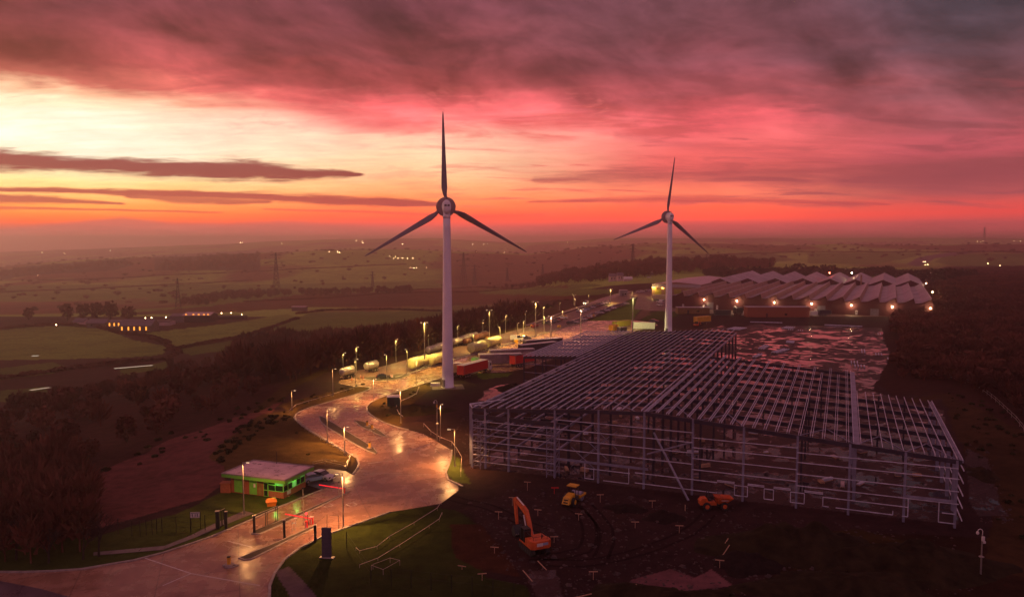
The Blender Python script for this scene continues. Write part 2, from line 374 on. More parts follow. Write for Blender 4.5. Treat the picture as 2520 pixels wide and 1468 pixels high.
CARCOL = {'silver': (0.58, 0.52, 0.52), 'white': (0.80, 0.74, 0.74), 'black': (0.03, 0.028, 0.034), 'dark blue': (0.03, 0.035, 0.07), 'red': (0.30, 0.02, 0.02), 'grey': (0.16, 0.14, 0.15), 'pale blue': (0.28, 0.34, 0.46), 'maroon': (0.12, 0.012, 0.02)}
for k_, c_ in CARCOL.items(): M['car_' + k_] = mat('car_paint_' + k_.replace(' ', '_'), c_, 0.18, spec=0.6, nz=0.05)
def light(name, kind, loc, energy, color, parent=None, size=0.15, spot=None, blend=0.5, aim=None):
    l = bpy.data.lights.new(name, kind); l.energy = energy; l.color = color; l.shadow_soft_size = size
    if kind == 'SPOT': l.spot_size = math.radians(spot); l.spot_blend = blend
    o = bpy.data.objects.new(name, l); COL.objects.link(o); o.location = loc
    if aim is not None: o.rotation_euler = Vector(aim).to_track_quat('-Z', 'Y').to_euler()
    if parent: o.parent = parent
    return o
# ------------------------------------------------------------ terrain
EDGE = [(-95, 20), (-80, 60), (-72, 90), (-62, 106), (-51, 120), (-50, 136), (-57, 160), (-60, 188), (-62, 215), (-58, 242), (-40, 270), (-20, 306), (12, 378), (38, 447), (60, 512), (106, 632), (200, 860), (420, 1080), (1200, 1300)]
_ex = np.array([p[0] for p in EDGE], float); _ey = np.array([p[1] for p in EDGE], float)
def edge_dist(X, Y):                                     # >0 outside (left of) the plateau
    best = np.full(X.shape, 1e9); sgn = np.ones(X.shape)
    for i in range(len(EDGE)-1):
        ax, ay, bx, by = _ex[i], _ey[i], _ex[i+1], _ey[i+1]
        dx, dy = bx-ax, by-ay; t = np.clip(((X-ax)*dx + (Y-ay)*dy)/(dx*dx+dy*dy), 0, 1)
        d = np.hypot(X-ax-t*dx, Y-ay-t*dy); cr = dx*(Y-ay) - dy*(X-ax)
        m = d < best; best = np.where(m, d, best); sgn = np.where(m, np.sign(cr), sgn)
    return best*sgn
def sst(v, a, b):
    t = np.clip((v-a)/(b-a), 0, 1); return t*t*(3-2*t)
def vnoise(X, Y, s, seed=0):                             # cheap smooth value noise
    x, y = X/s + seed*17.3, Y/s - seed*9.1
    xi, yi = np.floor(x), np.floor(y); fx, fy = x-xi, y-yi
    fx, fy = fx*fx*(3-2*fx), fy*fy*(3-2*fy)
    def h(a, b):
        q = np.sin(a*127.1 + b*311.7 + seed*74.7)*43758.5453; return q - np.floor(q)
    return (h(xi, yi)*(1-fx) + h(xi+1, yi)*fx)*(1-fy) + (h(xi, yi+1)*(1-fx) + h(xi+1, yi+1)*fx)*fy
def fbm(X, Y, s, n=4, seed=0):
    r = 0; a = 0.5; t = 0
    for k in range(n): r = r + a*vnoise(X, Y, s, seed+k); t += a; a *= 0.5; s = s/2.03
    return r/t
PLY = [0, 90, 160, 300, 450, 560, 700, 850, 1100, 1500, 1800, 2150, 2500, 2800, 3300, 3900, 4300, 5000, 6000, 6800, 8000, 9500]
PLZ = [-8, -8, -10, -22, -27, -30, -31, -38, -48] + [-46]*13
PRY = [0, 700, 860, 1000, 1300, 1700, 2100, 2500, 3000, 3600, 4300, 5000, 6000, 7200, 9500]
PRZ = [0, 0, 1, 4, -6, -2] + [0]*9
R1X = [-1500, 0, 57, 220, 395, 659, 835, 945, 1150, 1300, 1450, 1600, 2000, 2300, 2520, 3500]
R1Z = [-70, -46, -37, -22, -14, 4, 12, 14, 4, -4, 20, 30, 28, 26, 30, 30]
R2X = [-1500, 0, 264, 374, 483, 659, 791, 1077, 1280, 1400, 1500, 1700, 2100, 2520, 3500]
R2Z = [-70, -43, -16, -3, 7, 38, 50, 58, 24, 40, 58, 56, 60, 60, 60]
def terrain_z(X, Y):
    X = np.asarray(X, float); Y = np.asarray(Y, float)
    d = edge_dist(X, Y)
    w = sst(d, 0, 110 + 0.12*Y)*0.85 + 0.15*sst(d, 0, 18)
    azd = np.degrees(np.arctan2(X, np.maximum(Y, 1)))
    pxa = CX + F*X/np.maximum(Y, 1)
    wob = (fbm(X, Y, 900, 3, 5) - 0.5)
    t = sst(azd, -4, 14)
    near = np.interp(Y, PLY, PLZ)*(1-t) + np.interp(Y, PRY, PRZ)*t
    z1 = np.interp(pxa, R1X, R1Z) + (fbm(X, Y, 260, 3, 31) - 0.5)*9; z2 = np.interp(pxa, R2X, R2Z) + (fbm(X, Y, 420, 3, 32) - 0.5)*12
    Yw = Y + wob*500*sst(Y, 1500, 2600)
    low1 = near*(1-sst(Yw, 1500, 2400)) + z1*sst(Yw, 1450, 2500)
    far = np.where(Yw < 2500, low1, z1 - 34*sst(Yw, 2500, 3500))
    far = far + (z2 - (z1 - 34))*sst(Yw, 3500, 5500) - 110*sst(Yw, 5600, 9000)
    far = far + (fbm(X, Y, 160, 4, 2) - 0.5)*sst(Y, 800, 1800)*10
    # wooded knoll behind the white house
    far = far + 22*np.exp(-(((X-330)/190)**2 + ((Y-1130)/130)**2)) + 12*np.exp(-(((X-120)/110)**2 + ((Y-1150)/120)**2))
    z = w*far
    z = z + (fbm(X, Y, 30, 3, 3) - 0.5)*1.4*sst(d, 4, 30)*(1 - sst(Y, 500, 900))
    # soft rise carrying the woods on the right
    rise = sst(proj(X, Y, 0*X)[0] - 2200 - np.maximum(0, (Y-200))*0.05, 0, 260)*sst(Y, 96, 150)
    z = z + rise*2.0*(fbm(X, Y, 22, 3, 8)+0.3)*(1 - sst(Y, 700, 900))
    return z - 0.03
def tz(X, Y): return float(terrain_z(np.array([X]), np.array([Y]))[0])
def on_ground(px, py):                                   # first hit of the view ray with the terrain
    d = ray(px, py); Ys = np.concatenate([np.arange(70, 900, 1.0), np.arange(900, 9400, 6.0)])
    h = terrain_z(d.x*Ys, Ys); rz = CH + d.z*Ys
    i = int(np.argmax(rz <= h)) if np.any(rz <= h) else len(Ys)-1
    return Vector((d.x*Ys[i], float(Ys[i]), float(h[i])))
def inpoly(px, py, poly):
    r = np.zeros(px.shape, bool); n = len(poly); j = n-1
    for i in range(n):
        xi, yi = poly[i]; xj, yj = poly[j]
        if yi != yj:
            c = ((yi > py) != (yj > py)) & (px < (xj-xi)*(py-yi)/(yj-yi) + xi); r ^= c
        j = i
    return r
def build_terrain():
    rows = [20, 35, 50, 62, 72]
    y = 1500.0
    while y > 652: rows.append(CH*F/(y-HZ)); y -= 2.2 if y > 900 else 1.4
    r = rows[-1]
    while r < 9500: r *= 1.0075 if r < 5200 else 1.02; rows.append(r)
    rows = np.array(sorted(rows))
    cols = np.concatenate([np.arange(-2600, -200, 60), np.arange(-200, 2720, 4.5), np.arange(2720, 5200, 60)])
    U = (cols - CX)/F
    YY, UU = np.meshgrid(rows, U, indexing='ij'); XX = UU*YY
    ZZ = terrain_z(XX, YY)
    nr, nc = XX.shape
    P = np.stack([XX, YY, ZZ], -1).reshape(-1, 3)
    idx = np.arange(nr*nc).reshape(nr, nc)
    q = np.stack([idx[:-1, :-1], idx[:-1, 1:], idx[1:, 1:], idx[1:, :-1]], -1).reshape(-1, 4)
    me = bpy.data.meshes.new('terrain')
    me.vertices.add(len(P)); me.vertices.foreach_set('co', P.ravel())
    me.loops.add(q.size); me.loops.foreach_set('vertex_index', q.ravel())
    me.polygons.add(len(q)); me.polygons.foreach_set('loop_start', np.arange(0, q.size, 4)); me.polygons.foreach_set('loop_total', np.full(len(q), 4))
    me.polygons.foreach_set('use_smooth', np.ones(len(q), bool))
    # what grows or lies where: colour of the material itself, but for one painted puddle reflection
    px, py = proj(P[:, 0], P[:, 1], P[:, 2]); X, Y, Z = P.T
    jx = px + (fbm(X, Y, 9, 3, 11)-0.5)*8*np.clip(150/Y, 0.1, 1)*4; jy = py + (fbm(X, Y, 9, 3, 12)-0.5)*4
    d = edge_dist(X, Y)
    GR = np.array((0.078, 0.102, 0.020)); BR = np.array((0.075, 0.032, 0.016)); DK = np.array((0.040, 0.016, 0.012)); MUD = np.array((0.030, 0.013, 0.013)); LAWN = np.array((0.10, 0.16, 0.02))
    ROUGHGRASS = np.array((0.085, 0.050, 0.016))
    tint = np.tile(DK, (len(P), 1)); wet = np.zeros(len(P))
    def put(mask, c, w=None):
        tint[mask] = c
        if w is not None: wet[mask] = w
    # far country: a patchwork of pasture and rough ground
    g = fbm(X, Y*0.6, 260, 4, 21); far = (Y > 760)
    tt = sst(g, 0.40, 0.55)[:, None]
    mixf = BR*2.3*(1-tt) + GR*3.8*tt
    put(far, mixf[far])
    put(far & (py < 676) & (px < 640) & (py > 615 + (640-px)*0.05) & (px > 380) & (py < 665), DK*1.5)
    put(inpoly(jx, jy, [(0, 668), (60, 655), (300, 636), (330, 650), (280, 665), (60, 678), (0, 690)]), DK*1.2)
    put(inpoly(jx, jy, [(-900, 700), (620, 700), (1100, 690), (1090, 716), (600, 742), (430, 775), (120, 770), (-900, 780)]) & (g > 0.47), GR*2.2)
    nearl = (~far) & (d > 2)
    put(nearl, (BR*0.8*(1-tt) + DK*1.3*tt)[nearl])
    put(inpoly(jx, jy, [(520, 752), (760, 722), (1090, 716), (1420, 700), (1420, 735), (1090, 752), (760, 756), (500, 772), (300, 772)]), np.array((0.115, 0.040, 0.018)))
    put(inpoly(jx, jy, [(-700, 800), (0, 811), (150, 801), (250, 808), (330, 836), (412, 852), (400, 872), (300, 880), (-700, 900)]), GR*2.1)
    put(inpoly(jx, jy, [(0, 905), (130, 890), (170, 905), (120, 920), (0, 935)]), GR*1.2)
    put(inpoly(jx, jy, [(296, 906), (410, 890), (420, 905), (300, 925)]), GR*1.1)
    put(inpoly(jx, jy, [(0, 960), (110, 950), (130, 985), (0, 990)]), GR*1.1)
    put(inpoly(jx, jy, [(330, 822), (560, 795), (706, 772), (738, 786), (620, 822), (420, 858), (414, 842)]), GR*2.3)
    put(inpoly(jx, jy, [(640, 822), (765, 768), (1180, 762), (1180, 800), (800, 822)]), GR*1.6)
    put(inpoly(jx, jy, [(430, 862), (600, 832), (560, 862), (470, 874)]), GR*1.3)
    put(inpoly(jx, jy, [(1180, 712), (1330, 706), (1500, 712), (1500, 722), (1400, 728), (1180, 722)]), GR*1.8)
    put(inpoly(jx, jy, [(1395, 700), (1450, 697), (1480, 702), (1400, 712)]), GR*1.6)
    put(inpoly(jx, jy, [(1660, 625), (1900, 622), (1960, 640), (1800, 650), (1660, 645)]), GR*1.5)
    put(inpoly(jx, jy, [(1985, 622), (2250, 622), (2270, 628), (2150, 650), (1990, 648)]), GR*1.8)
    put(inpoly(jx, jy, [(2330, 626), (2700, 620), (2700, 655), (2400, 662), (2300, 645)]), GR*1.7)
    put(inpoly(jx, jy, [(2230, 650), (2262, 632), (2360, 618), (2420, 618), (2300, 636), (2262, 655)]), np.array((0.14, 0.08, 0.10)), 0.25)
    # plateau
    pl = (~far) & (d <= 2)
    put(pl, MUD, 0.30)
    put((d > -1.5) & (d < 3) & (Y < 600), ROUGHGRASS*0.7, 0)
    # slope field behind the gatehouse, and the rough banks
    put(inpoly(jx, jy, [(180, 1290), (250, 1160), (420, 1080), (640, 1010), (705, 985), (716, 1008), (640, 1050), (540, 1130), (560, 1180), (480, 1250), (300, 1300)]) & (d > -2), np.array((0.13, 0.046, 0.040)), 0)
    bank = inpoly(jx, jy, [(520, 1120), (640, 1020), (712, 1010), (880, 1115), (868, 1150), (800, 1140), (640, 1140), (560, 1160)])
    put(bank, ROUGHGRASS, 0)
    put(inpoly(jx, jy, [(690, 1000), (720, 985), (900, 945), (910, 955), (860, 980), (740, 1005), (720, 1020)]), ROUGHGRASS*0.9, 0)
    put(inpoly(jx, jy, [(-400, 1412), (0, 1408), (200, 1400), (400, 1362), (560, 1300), (740, 1225), (700, 1208), (560, 1205), (430, 1265), (230, 1320), (-400, 1330)]), GR*0.55, 0)
    put(inpoly(jx, jy, [(903, 1000), (915, 990), (960, 968), (1060, 934), (1062, 960), (1000, 1000), (985, 1050), (920, 1030)]), ROUGHGRASS*0.85, 0)
    put(inpoly(jx, jy, [(1100, 1110), (1112, 1108), (1136, 1130), (1150, 1190), (1110, 1185), (1098, 1160)]), GR*0.9, 0)
    put(inpoly(jx, jy, [(660, 1500), (664, 1440), (676, 1408), (740, 1343), (870, 1288), (960, 1256), (1050, 1244), (1120, 1254), (1170, 1290), (1155, 1350), (1200, 1420), (1300, 1440), (1310, 1520)]), GR*0.38, 0)
    put(inpoly(jx, jy, [(1100, 1290), (1185, 1290), (1260, 1380), (1290, 1420), (1180, 1400), (1120, 1370)]), np.array((0.05, 0.018, 0.010)), 0)
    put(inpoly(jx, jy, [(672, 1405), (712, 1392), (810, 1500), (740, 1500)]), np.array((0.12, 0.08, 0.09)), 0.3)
    put(inpoly(jx, jy, [(1850, 1310), (2000, 1300), (2520, 1330), (2900, 1500), (1900, 1500)]) , MUD*0.8*np.array((1, 1.1, .6)), 0.0)
    put(inpoly(jx, jy, [(1900, 1320), (2120, 1300), (2300, 1345), (2300, 1400), (1950, 1400)]), ROUGHGRASS*0.42, 0)
    put(inpoly(jx, jy, [(2170, 1000), (2330, 960), (2520, 1060), (2900, 1200), (2900, 1500), (2420, 1400), (2440, 1200), (2370, 1120), (2320, 980)]), np.array((0.045, 0.024, 0.010)), 0)
    put(inpoly(jx, jy, [(2150, 930), (2215, 700), (2330, 655), (2900, 650), (2900, 1100), (2500, 1050), (2330, 965), (2200, 975)]), DK*0.9, 0)
    # lawns beside the car park
    put(inpoly(jx, jy, [(1443, 791), (1500, 768), (1540, 752), (1590, 752), (1575, 764), (1556, 787)]), LAWN, 0)
    put(inpoly(jx, jy, [(1500, 752), (1545, 738), (1600, 733), (1600, 742), (1520, 760)]), LAWN*0.55, 0)
    put(inpoly(jx, jy, [(1575, 790), (1600, 770), (1660, 757), (1680, 770), (1640, 788)]), LAWN*0.5, 0)
    put(inpoly(jx, jy, [(1556, 787), (1580, 764), (1605, 757), (1600, 772), (1566, 792)]), np.array((0.16, 0.09, 0.06)), 0.1)
    put(inpoly(jx, jy, [(1170, 928), (1176, 918), (1260, 917), (1250, 925), (1180, 934)]), LAWN*0.9, 0)
    # very wet ground behind and inside the frame
    put(inpoly(jx, jy, [(1790, 812), (1850, 798), (2170, 805), (2190, 880), (2150, 960), (1880, 900), (1860, 822)]), MUD*1.1, 0.90)
    put(inpoly(jx, jy, [(1790, 812), (1890, 805), (1900, 905), (1640, 862), (1700, 812)]), MUD*1.1, 0.84)
    put(inpoly(jx, jy, [(1700, 815), (1780, 800), (1800, 815), (1750, 822)]), MUD*1.3, 0.85)
    put(inpoly(jx, jy, [(1165, 1148), (1375, 1000), (1640, 860), (1860, 870), (2140, 960), (2320, 1010), (2356, 1290), (1700, 1215)]), MUD*1.25, 0.90)
    put(inpoly(jx, jy, [(1180, 985), (1190, 960), (1225, 948), (1260, 944), (1240, 966), (1200, 985)]), MUD*1.5, 1.25)
    put(inpoly(jx, jy, [(1560, 1425), (1660, 1398), (1720, 1420), (1760, 1400), (1810, 1440), (1700, 1452), (1560, 1450)]), np.array((0.15, 0.062, 0.066)), 0.3)  # big puddle: pink sky reflection painted into the ground colour
    put(inpoly(jx, jy, [(1300, 1405), (1370, 1400), (1400, 1500), (1330, 1500)]), MUD*1.6, 0.8)
    put(inpoly(jx, jy, [(2370, 1100), (2430, 1130), (2480, 1270), (2400, 1270)]), MUD*1.2, 0.78)
    # damp site floor: slightly paler wheel-levelled apron
    put(inpoly(jx, jy, [(1130, 1240), (1300, 1210), (1380, 1260), (1420, 1340), (1330, 1310), (1240, 1330), (1180, 1290)]), MUD*1.25, 0.35)
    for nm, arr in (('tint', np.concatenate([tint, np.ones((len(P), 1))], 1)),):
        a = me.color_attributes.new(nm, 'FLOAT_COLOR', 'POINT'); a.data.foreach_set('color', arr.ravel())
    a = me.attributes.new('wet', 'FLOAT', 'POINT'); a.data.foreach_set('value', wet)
    me.update(); me.validate()
    m = bpy.data.materials.new('ground'); m.use_nodes = True; nt = m.node_tree; E.nt = nt; b = nt.nodes['Principled BSDF']
    at_ = nt.nodes.new('ShaderNodeAttribute'); at_.attribute_name = 'tint'; aw = nt.nodes.new('ShaderNodeAttribute'); aw.attribute_name = 'wet'
    tc = nt.nodes.new('ShaderNodeTexCoord'); v = E(tc.outputs['Object']); wetv = E(aw.outputs['Fac'])
    n1 = noise(v, 0.45, 6, 0.65); n2 = noise(v, 0.05, 5, 0.6); n3 = noise(v, 0.006, 5, 0.6)
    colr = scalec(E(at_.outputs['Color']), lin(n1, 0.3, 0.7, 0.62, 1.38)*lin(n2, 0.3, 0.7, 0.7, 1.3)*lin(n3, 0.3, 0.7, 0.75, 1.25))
    colr = mixc(smooth(n2 + (n1-0.5)*0.5, 0.5, 0.75)*0.5, colr, mixc(0.5, colr, (0.035, 0.015, 0.008)))
    pn = noise(v, 0.085, 3, 0.6, 0.8)*0.55 + noise(v, 0.33, 4, 0.6, 0.5)*0.45
    pud = smooth(pn + (wetv - 1.0)*0.34, 0.475, 0.51)*smooth(wetv, 0.05, 0.3)
    colr = mixc(pud*0.85, colr, (0.012, 0.008, 0.010))
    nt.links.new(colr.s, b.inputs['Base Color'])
    damp = smooth(wetv, 0, 1, 0.95, 0.55)
    nt.links.new((damp*(1-pud) + pud*0.05).s, b.inputs['Roughness'])
    nt.links.new((pud*0.5 + smooth(wetv, 0, 1.0, 0.05, 0.16)).s, b.inputs['Specular IOR Level'])
    bn = nt.nodes.new('ShaderNodeBump'); bn.inputs['Distance'].default_value = 0.25
    nt.links.new(((1-pud)*0.8 + 0.012).s, bn.inputs['Strength']); nt.links.new((n1 + noise(v, 2.5, 3, 0.6)*0.4).s, bn.inputs['Height']); nt.links.new(bn.outputs[0], b.inputs['Normal'])
    me.materials.append(m)
    o = bpy.data.objects.new('terrain', me); COL.objects.link(o)
    tag(o, 'muddy works plateau falling to green pastures and distant hills', 'terrain', kind='structure')
build_terrain()
# ------------------------------------------------------------ roads
def road_mat(name, base, rough0=0.32):
    m = bpy.data.materials.new(name); m.use_nodes = True; nt = m.node_tree; E.nt = nt; b = nt.nodes['Principled BSDF']
    tc = nt.nodes.new('ShaderNodeTexCoord'); v = E(tc.outputs['Object'])
    mp = nt.nodes.new('ShaderNodeMapping'); nt.links.new(v.s, mp.inputs[0]); mp.inputs['Rotation'].default_value = (0, 0, 0.55); mp.inputs['Scale'].default_value = (1, 0.22, 1); vs = E(mp.outputs[0])
    n1 = noise(v, 0.25, 6, 0.65, 0.4); n2 = noise(vs, 0.9, 5, 0.7, 0.6); n3 = noise(v, 3.0, 4, 0.6)
    colr = mixc(lin(n1, 0.3, 0.7), tuple(v_*0.72 for v_ in base), tuple(v_*1.25 for v_ in base))
    colr = mixc(smooth(noise(v, 0.06, 4, 0.6, 0.3), 0.45, 0.65)*0.45, colr, tuple(v_*0.55 for v_ in base))
    colr = mixc(smooth(n2, 0.48, 0.70)*0.5, colr, tuple(v_*0.38 for v_ in base))
    sx = nt.nodes.new('ShaderNodeSeparateXYZ'); mp2 = nt.nodes.new('ShaderNodeMapping'); nt.links.new(v.s, mp2.inputs[0]); mp2.inputs['Rotation'].default_value = (0, 0, -0.35); nt.links.new(mp2.outputs[0], sx.inputs[0])
    jx = E.math('PINGPONG', E(sx.outputs[0]), 4.6); jy = E.math('PINGPONG', E(sx.outputs[1]), 3.1)
    joint = (1 - smooth(jx, 0.03, 0.10)) + (1 - smooth(jy, 0.03, 0.10))
    colr = mixc(E.math('MINIMUM', joint, 1.0)*0.55, colr, tuple(v_*0.25 for v_ in base))
    nt.links.new(colr.s, b.inputs['Base Color'])
    nt.links.new(lin(n1 + (n2-0.5)*0.4, 0.3, 0.7, rough0-0.14, rough0+0.22).s, b.inputs['Roughness'])
    b.inputs['Specular IOR Level'].default_value = 0.6
    bn = nt.nodes.new('ShaderNodeBump'); bn.inputs['Strength'].default_value = 0.35; bn.inputs['Distance'].default_value = 0.05
    nt.links.new((n2 + n3*0.5).s, bn.inputs['Height']); nt.links.new(bn.outputs[0], b.inputs['Normal'])
    return m
M['road'] = road_mat('wet_concrete_road', (0.31, 0.16, 0.105), 0.22)
M['yard'] = road_mat('gravel_yard', (0.17, 0.085, 0.06), 0.55)
M['asphalt'] = road_mat('dark_asphalt', (0.085, 0.055, 0.07), 0.35)
def gp(pts, z=0.0): return [tuple(at(x, y, z))[:2] for x, y in pts]
def densify(p, closed=True, step=3.0):
    # Catmull-Rom through the points for soft curves
    n = len(p); out = []
    for i in range(n if closed else n-1):
        p0 = p[(i-1) % n] if closed or i > 0 else p[i]; p1 = p[i]; p2 = p[(i+1) % n]; p3 = p[(i+2) % n] if closed or i+2 < n else p[(i+1) % n]
        L_ = math.hypot(p2[0]-p1[0], p2[1]-p1[1]); k = max(1, min(12, int(L_/step)))
        for j in range(k):
            t = j/k; out.append(tuple(0.5*((2*b_) + (-a_+c_)*t + (2*a_-5*b_+4*c_-d_)*t*t + (-a_+3*b_-3*c_+d_)*t**3) for a_, b_, c_, d_ in zip(p0, p1, p2, p3)))
    if not closed: out.append(p[-1])
    return out
def sheet(name, pts, z, m, label, cat='road'):
    if area(pts) < 0: pts = pts[::-1]
    tri = tessellate_polygon([[Vector((p[0], p[1], 0)) for p in pts]])
    fs = []
    for t in tri:
        a, b, c = (Vector((pts[i][0], pts[i][1], 0)) for i in t)
        fs.append(t if (b-a).cross(c-a).z > 0 else (t[2], t[1], t[0]))
    o = meshobj(name, [(p[0], p[1], z) for p in pts], fs, m)
    return tag(o, label, cat, kind='structure')
def strip(mb, pts, w, z0, z1, closed=False):
    n = len(pts)
    P = [Vector((p[0], p[1], 0)) for p in pts]; L_, R_ = [], []
    for i in range(n):
        a = P[i-1] if (i > 0 or closed) else P[i]; b = P[(i+1) % n] if (i < n-1 or closed) else P[i]
        d = (b-a); d = d.normalized() if d.length > 1e-6 else Vector((1, 0, 0)); nrm = Vector((-d.y, d.x, 0))
        L_.append(P[i]+nrm*w/2); R_.append(P[i]-nrm*w/2)
    for i in range(n if closed else n-1):
        j = (i+1) % n
        mb.hexa([v + Vector((0, 0, z0)) for v in (L_[i], R_[i], R_[j], L_[j])], [v + Vector((0, 0, z1)) for v in (L_[i], R_[i], R_[j], L_[j])])
left_edge = [(-300, 1412), (0, 1407), (60, 1407), (200, 1400), (330, 1378), (400, 1360), (480, 1334), (515, 1322), (625, 1276), (686, 1248), (744, 1224), (794, 1204.5)]
bend = [(869, 1165.6), (880, 1152), (883, 1141), (878, 1126), (846.7, 1109), (804, 1083), (760, 1058), (733, 1038), (724, 1028), (728.6, 1019), (737.5, 1013), (764, 1002), (815.5, 986.6), (871, 971), (904.6, 960), (911, 956), (909, 953), (898, 951.5)]
north = [(875, 951), (840, 945), (832, 940.7), (838, 934.5), (871, 930), (935, 929)]
upper = [(973.6, 929.6), (1030, 913), (1087, 895), (1116, 886), (1156, 874), (1233, 854), (1297, 833.5), (1352, 817), (1400, 801.5), (1443, 789.5)]
farend = [(1514, 788), (1556, 787), (1600, 792), (1620, 800)]
lower = [(1500, 830), (1400, 868), (1300, 905), (1240, 916), (1172, 917), (1150, 922), (1116, 926.5), (1089, 929), (1062, 937.4), (1027, 948.5), (993.7, 959.6), (958, 970.8), (924.6, 983), (909, 992), (902, 1001), (904, 1012), (922, 1027), (949, 1041), (982.5, 1052), (1005, 1057)]
spur = [(1040, 1066), (1072, 1084), (1112, 1107), (1108, 1136), (1097, 1162), (1103, 1180), (1128, 1192), (1128, 1206), (1085, 1238), (1040, 1246)]
mound = [(960, 1259), (870, 1291), (800, 1316), (740, 1346), (700, 1376), (676, 1410), (664, 1440), (664, 1500), (690, 1700)]
main_px = left_edge + [(812, 1191), (845, 1178)] + bend + north + upper + farend + lower + spur + mound + [(-900, 1700), (-900, 1412)]
sheet('road', gp(main_px), 0.0, M['road'], 'wet pale concrete works road winding from the gate past the turbines')
sheet('public_road', gp([(-900, 1420), (-300, 1422), (0, 1428), (100, 1447), (200, 1475), (420, 1580), (400, 1700), (-900, 1700)]), 0.004, M['asphalt'], 'dark asphalt lane cutting the bottom left corner')
sheet('parking_apron', gp([(757, 1193), (765, 1172), (812, 1152), (850, 1158), (866, 1166.5), (845, 1179), (812, 1192), (794, 1204)]), 0.008, M['asphalt'], 'small wet parking apron behind the gatehouse')
sheet('yard', gp([(836, 929), (845, 915), (925, 905), (1000, 885), (1090, 863), (1160, 842), (1300, 803), (1380, 775), (1443, 755), (1500, 735), (1570, 716), (1606, 712), (1606, 722), (1560, 732), (1500, 757), (1470, 772), (1441, 786), (1352, 814), (1297, 830), (1233, 850.5), (1156, 870), (1116, 881), (1030, 908), (974, 925), (935, 926.5)]), 0.0, M['yard'], 'gravel tanker yard and car park beside the works road', 'yard')
sheet('far_road', gp([(1290, 800), (1375, 770), (1436, 750), (1480, 733), (1540, 716), (1560, 716), (1500, 736), (1443, 752), (1380, 772), (1300, 801)]), 0.012, M['asphalt'], 'thin far road running up behind the car park')
sheet('factory_yard', gp([(1560, 760), (1570, 730), (1600, 722), (1660, 745), (1663, 760), (2294, 773), (2300, 778), (1900, 779), (1640, 765), (1600, 764)]), 0.0, M['yard'], 'wet service yard along the front of the factory', 'yard')
for nm, pts in (('kerb', left_edge), ('kerb', [(794, 1204.5)] + [(744, 1224.5)]), ('kerb', bend), ('kerb', lower[4:]), ('kerb', mound[:8]), ('kerb', [(1112, 1107), (1108, 1136), (1097, 1162), (1103, 1180), (1138, 1196)])):
    if len(pts) < 3: continue
    mb = MB(); strip(mb, densify(gp(pts), False), 0.32, -0.05, 0.14); tag(mb.build('kerb', M['kerb']), 'raised pale kerb along the works road', 'kerb', kind='structure')
mb = MB(); strip(mb, densify(gp([(973.6, 929.6)] + upper[1:]), False), 0.5, -0.05, 0.35); tag(mb.build('kerb', M['kerb']), 'long pale upstand kerb along the tanker yard', 'kerb', kind='structure')
# pavements beside the gate road
sheet('pavement', gp([(400, 1352), (480, 1322), (540, 1296), (625, 1262), (600, 1256), (530, 1286), (470, 1316), (405, 1342), (230, 1358), (230, 1366)]), 0.02, M['asphalt'], 'narrow footpath beside the gate road', 'pavement')
# traffic islands: top of soil inside a raised kerb
ISL = [('long soil-filled island dividing the bend of the road', [(787, 1023), (800, 1028), (850, 1058), (890, 1082), (921, 1102), (929, 1112), (924, 1117), (905, 1110), (870, 1092), (835, 1070), (800, 1048), (786, 1034)]),
       ('diamond shaped hatched island at the inside of the bend', [(871, 1034), (895, 1037), (916, 1048), (938, 1062), (954, 1075), (936, 1072), (912, 1061), (888, 1050)]),
       ('narrow kerbed island under the gate barriers', [(860, 1208), (856, 1213), (740, 1269), (640, 1314), (617, 1314), (622, 1308), (735, 1262)]),
       ('narrow island running out from the second gate post', [(778, 1290), (780, 1297), (700, 1336), (620, 1376), (600, 1378), (586, 1373), (690, 1330)]),
       ('oval island with one yellow bollard at the road mouth', [(547, 1391), (556, 1387), (575, 1387), (587, 1391), (575, 1396), (556, 1398)]),
       ('half round island with grass at the tanker yard junction', [(893, 931), (930, 925), (985, 920), (1010, 920), (990, 930), (950, 937), (915, 936)])]
for lb, pts in ISL:
    w = densify(gp(pts), True, 2.0)
    mb = MB(); mb.prism(w, -0.02, 0.13); o = mb.build('traffic_island', M['kerb']); tag(o, lb, 'traffic island')
    cx = sum(p[0] for p in w)/len(w); cy = sum(p[1] for p in w)/len(w)
    def inset(p, d=0.28):
        v = Vector((cx-p[0], cy-p[1])); L_ = v.length; return (p[0]+v.x/L_*min(d, L_*0.5), p[1]+v.y/L_*min(d, L_*0.5))
    q = []
    for i in range(len(w)):
        a, b = Vector(w[i-1]), Vector(w[(i+1) % len(w)]); t = (b-a).normalized(); nn = Vector((-t.y, t.x))*(1 if area(w) > 0 else -1); q.append((w[i][0]+nn.x*0.26, w[i][1]+nn.y*0.26))
    mb = MB(); mb.prism(q, 0.10, 0.145); mb.build('planting_bed', M['island'], o)
# painted marks on the road
def marks(lines, w=0.14, m=None):
    mb = MB()
    for a, b in lines:
        A, B = at(*a), at(*b); A.z = B.z = 0.014; d = (B-A).normalized(); n = Vector((-d.y, d.x, 0))*w/2
        mb.add([A-n, A+n, B+n, B-n], [(3, 2, 1, 0)])
    return mb
mk = marks([((846, 1077), (905, 1077)), ((905, 1068), (953, 1062)), ((912, 1081), (955, 1073)), ((760, 1003), (850, 1001)), ((775, 1068), (850, 1060)), ((892, 1165), (990, 1164)), ((960, 1170), (1060, 1166)), ((905, 1140), (975, 1130)), ((985, 930), (985, 928)),
            ((860, 932), (874, 931)), ((880, 931.5), (892, 930.8)), ((1420, 805), (1470, 799)), ((1110, 900), (1140, 893)), ((1380, 820), (1420, 812)), ((560, 1330), (620, 1345)), ((350, 1370), (470, 1410)), ((470, 1410), (640, 1440)), ((470, 1410), (400, 1440))])
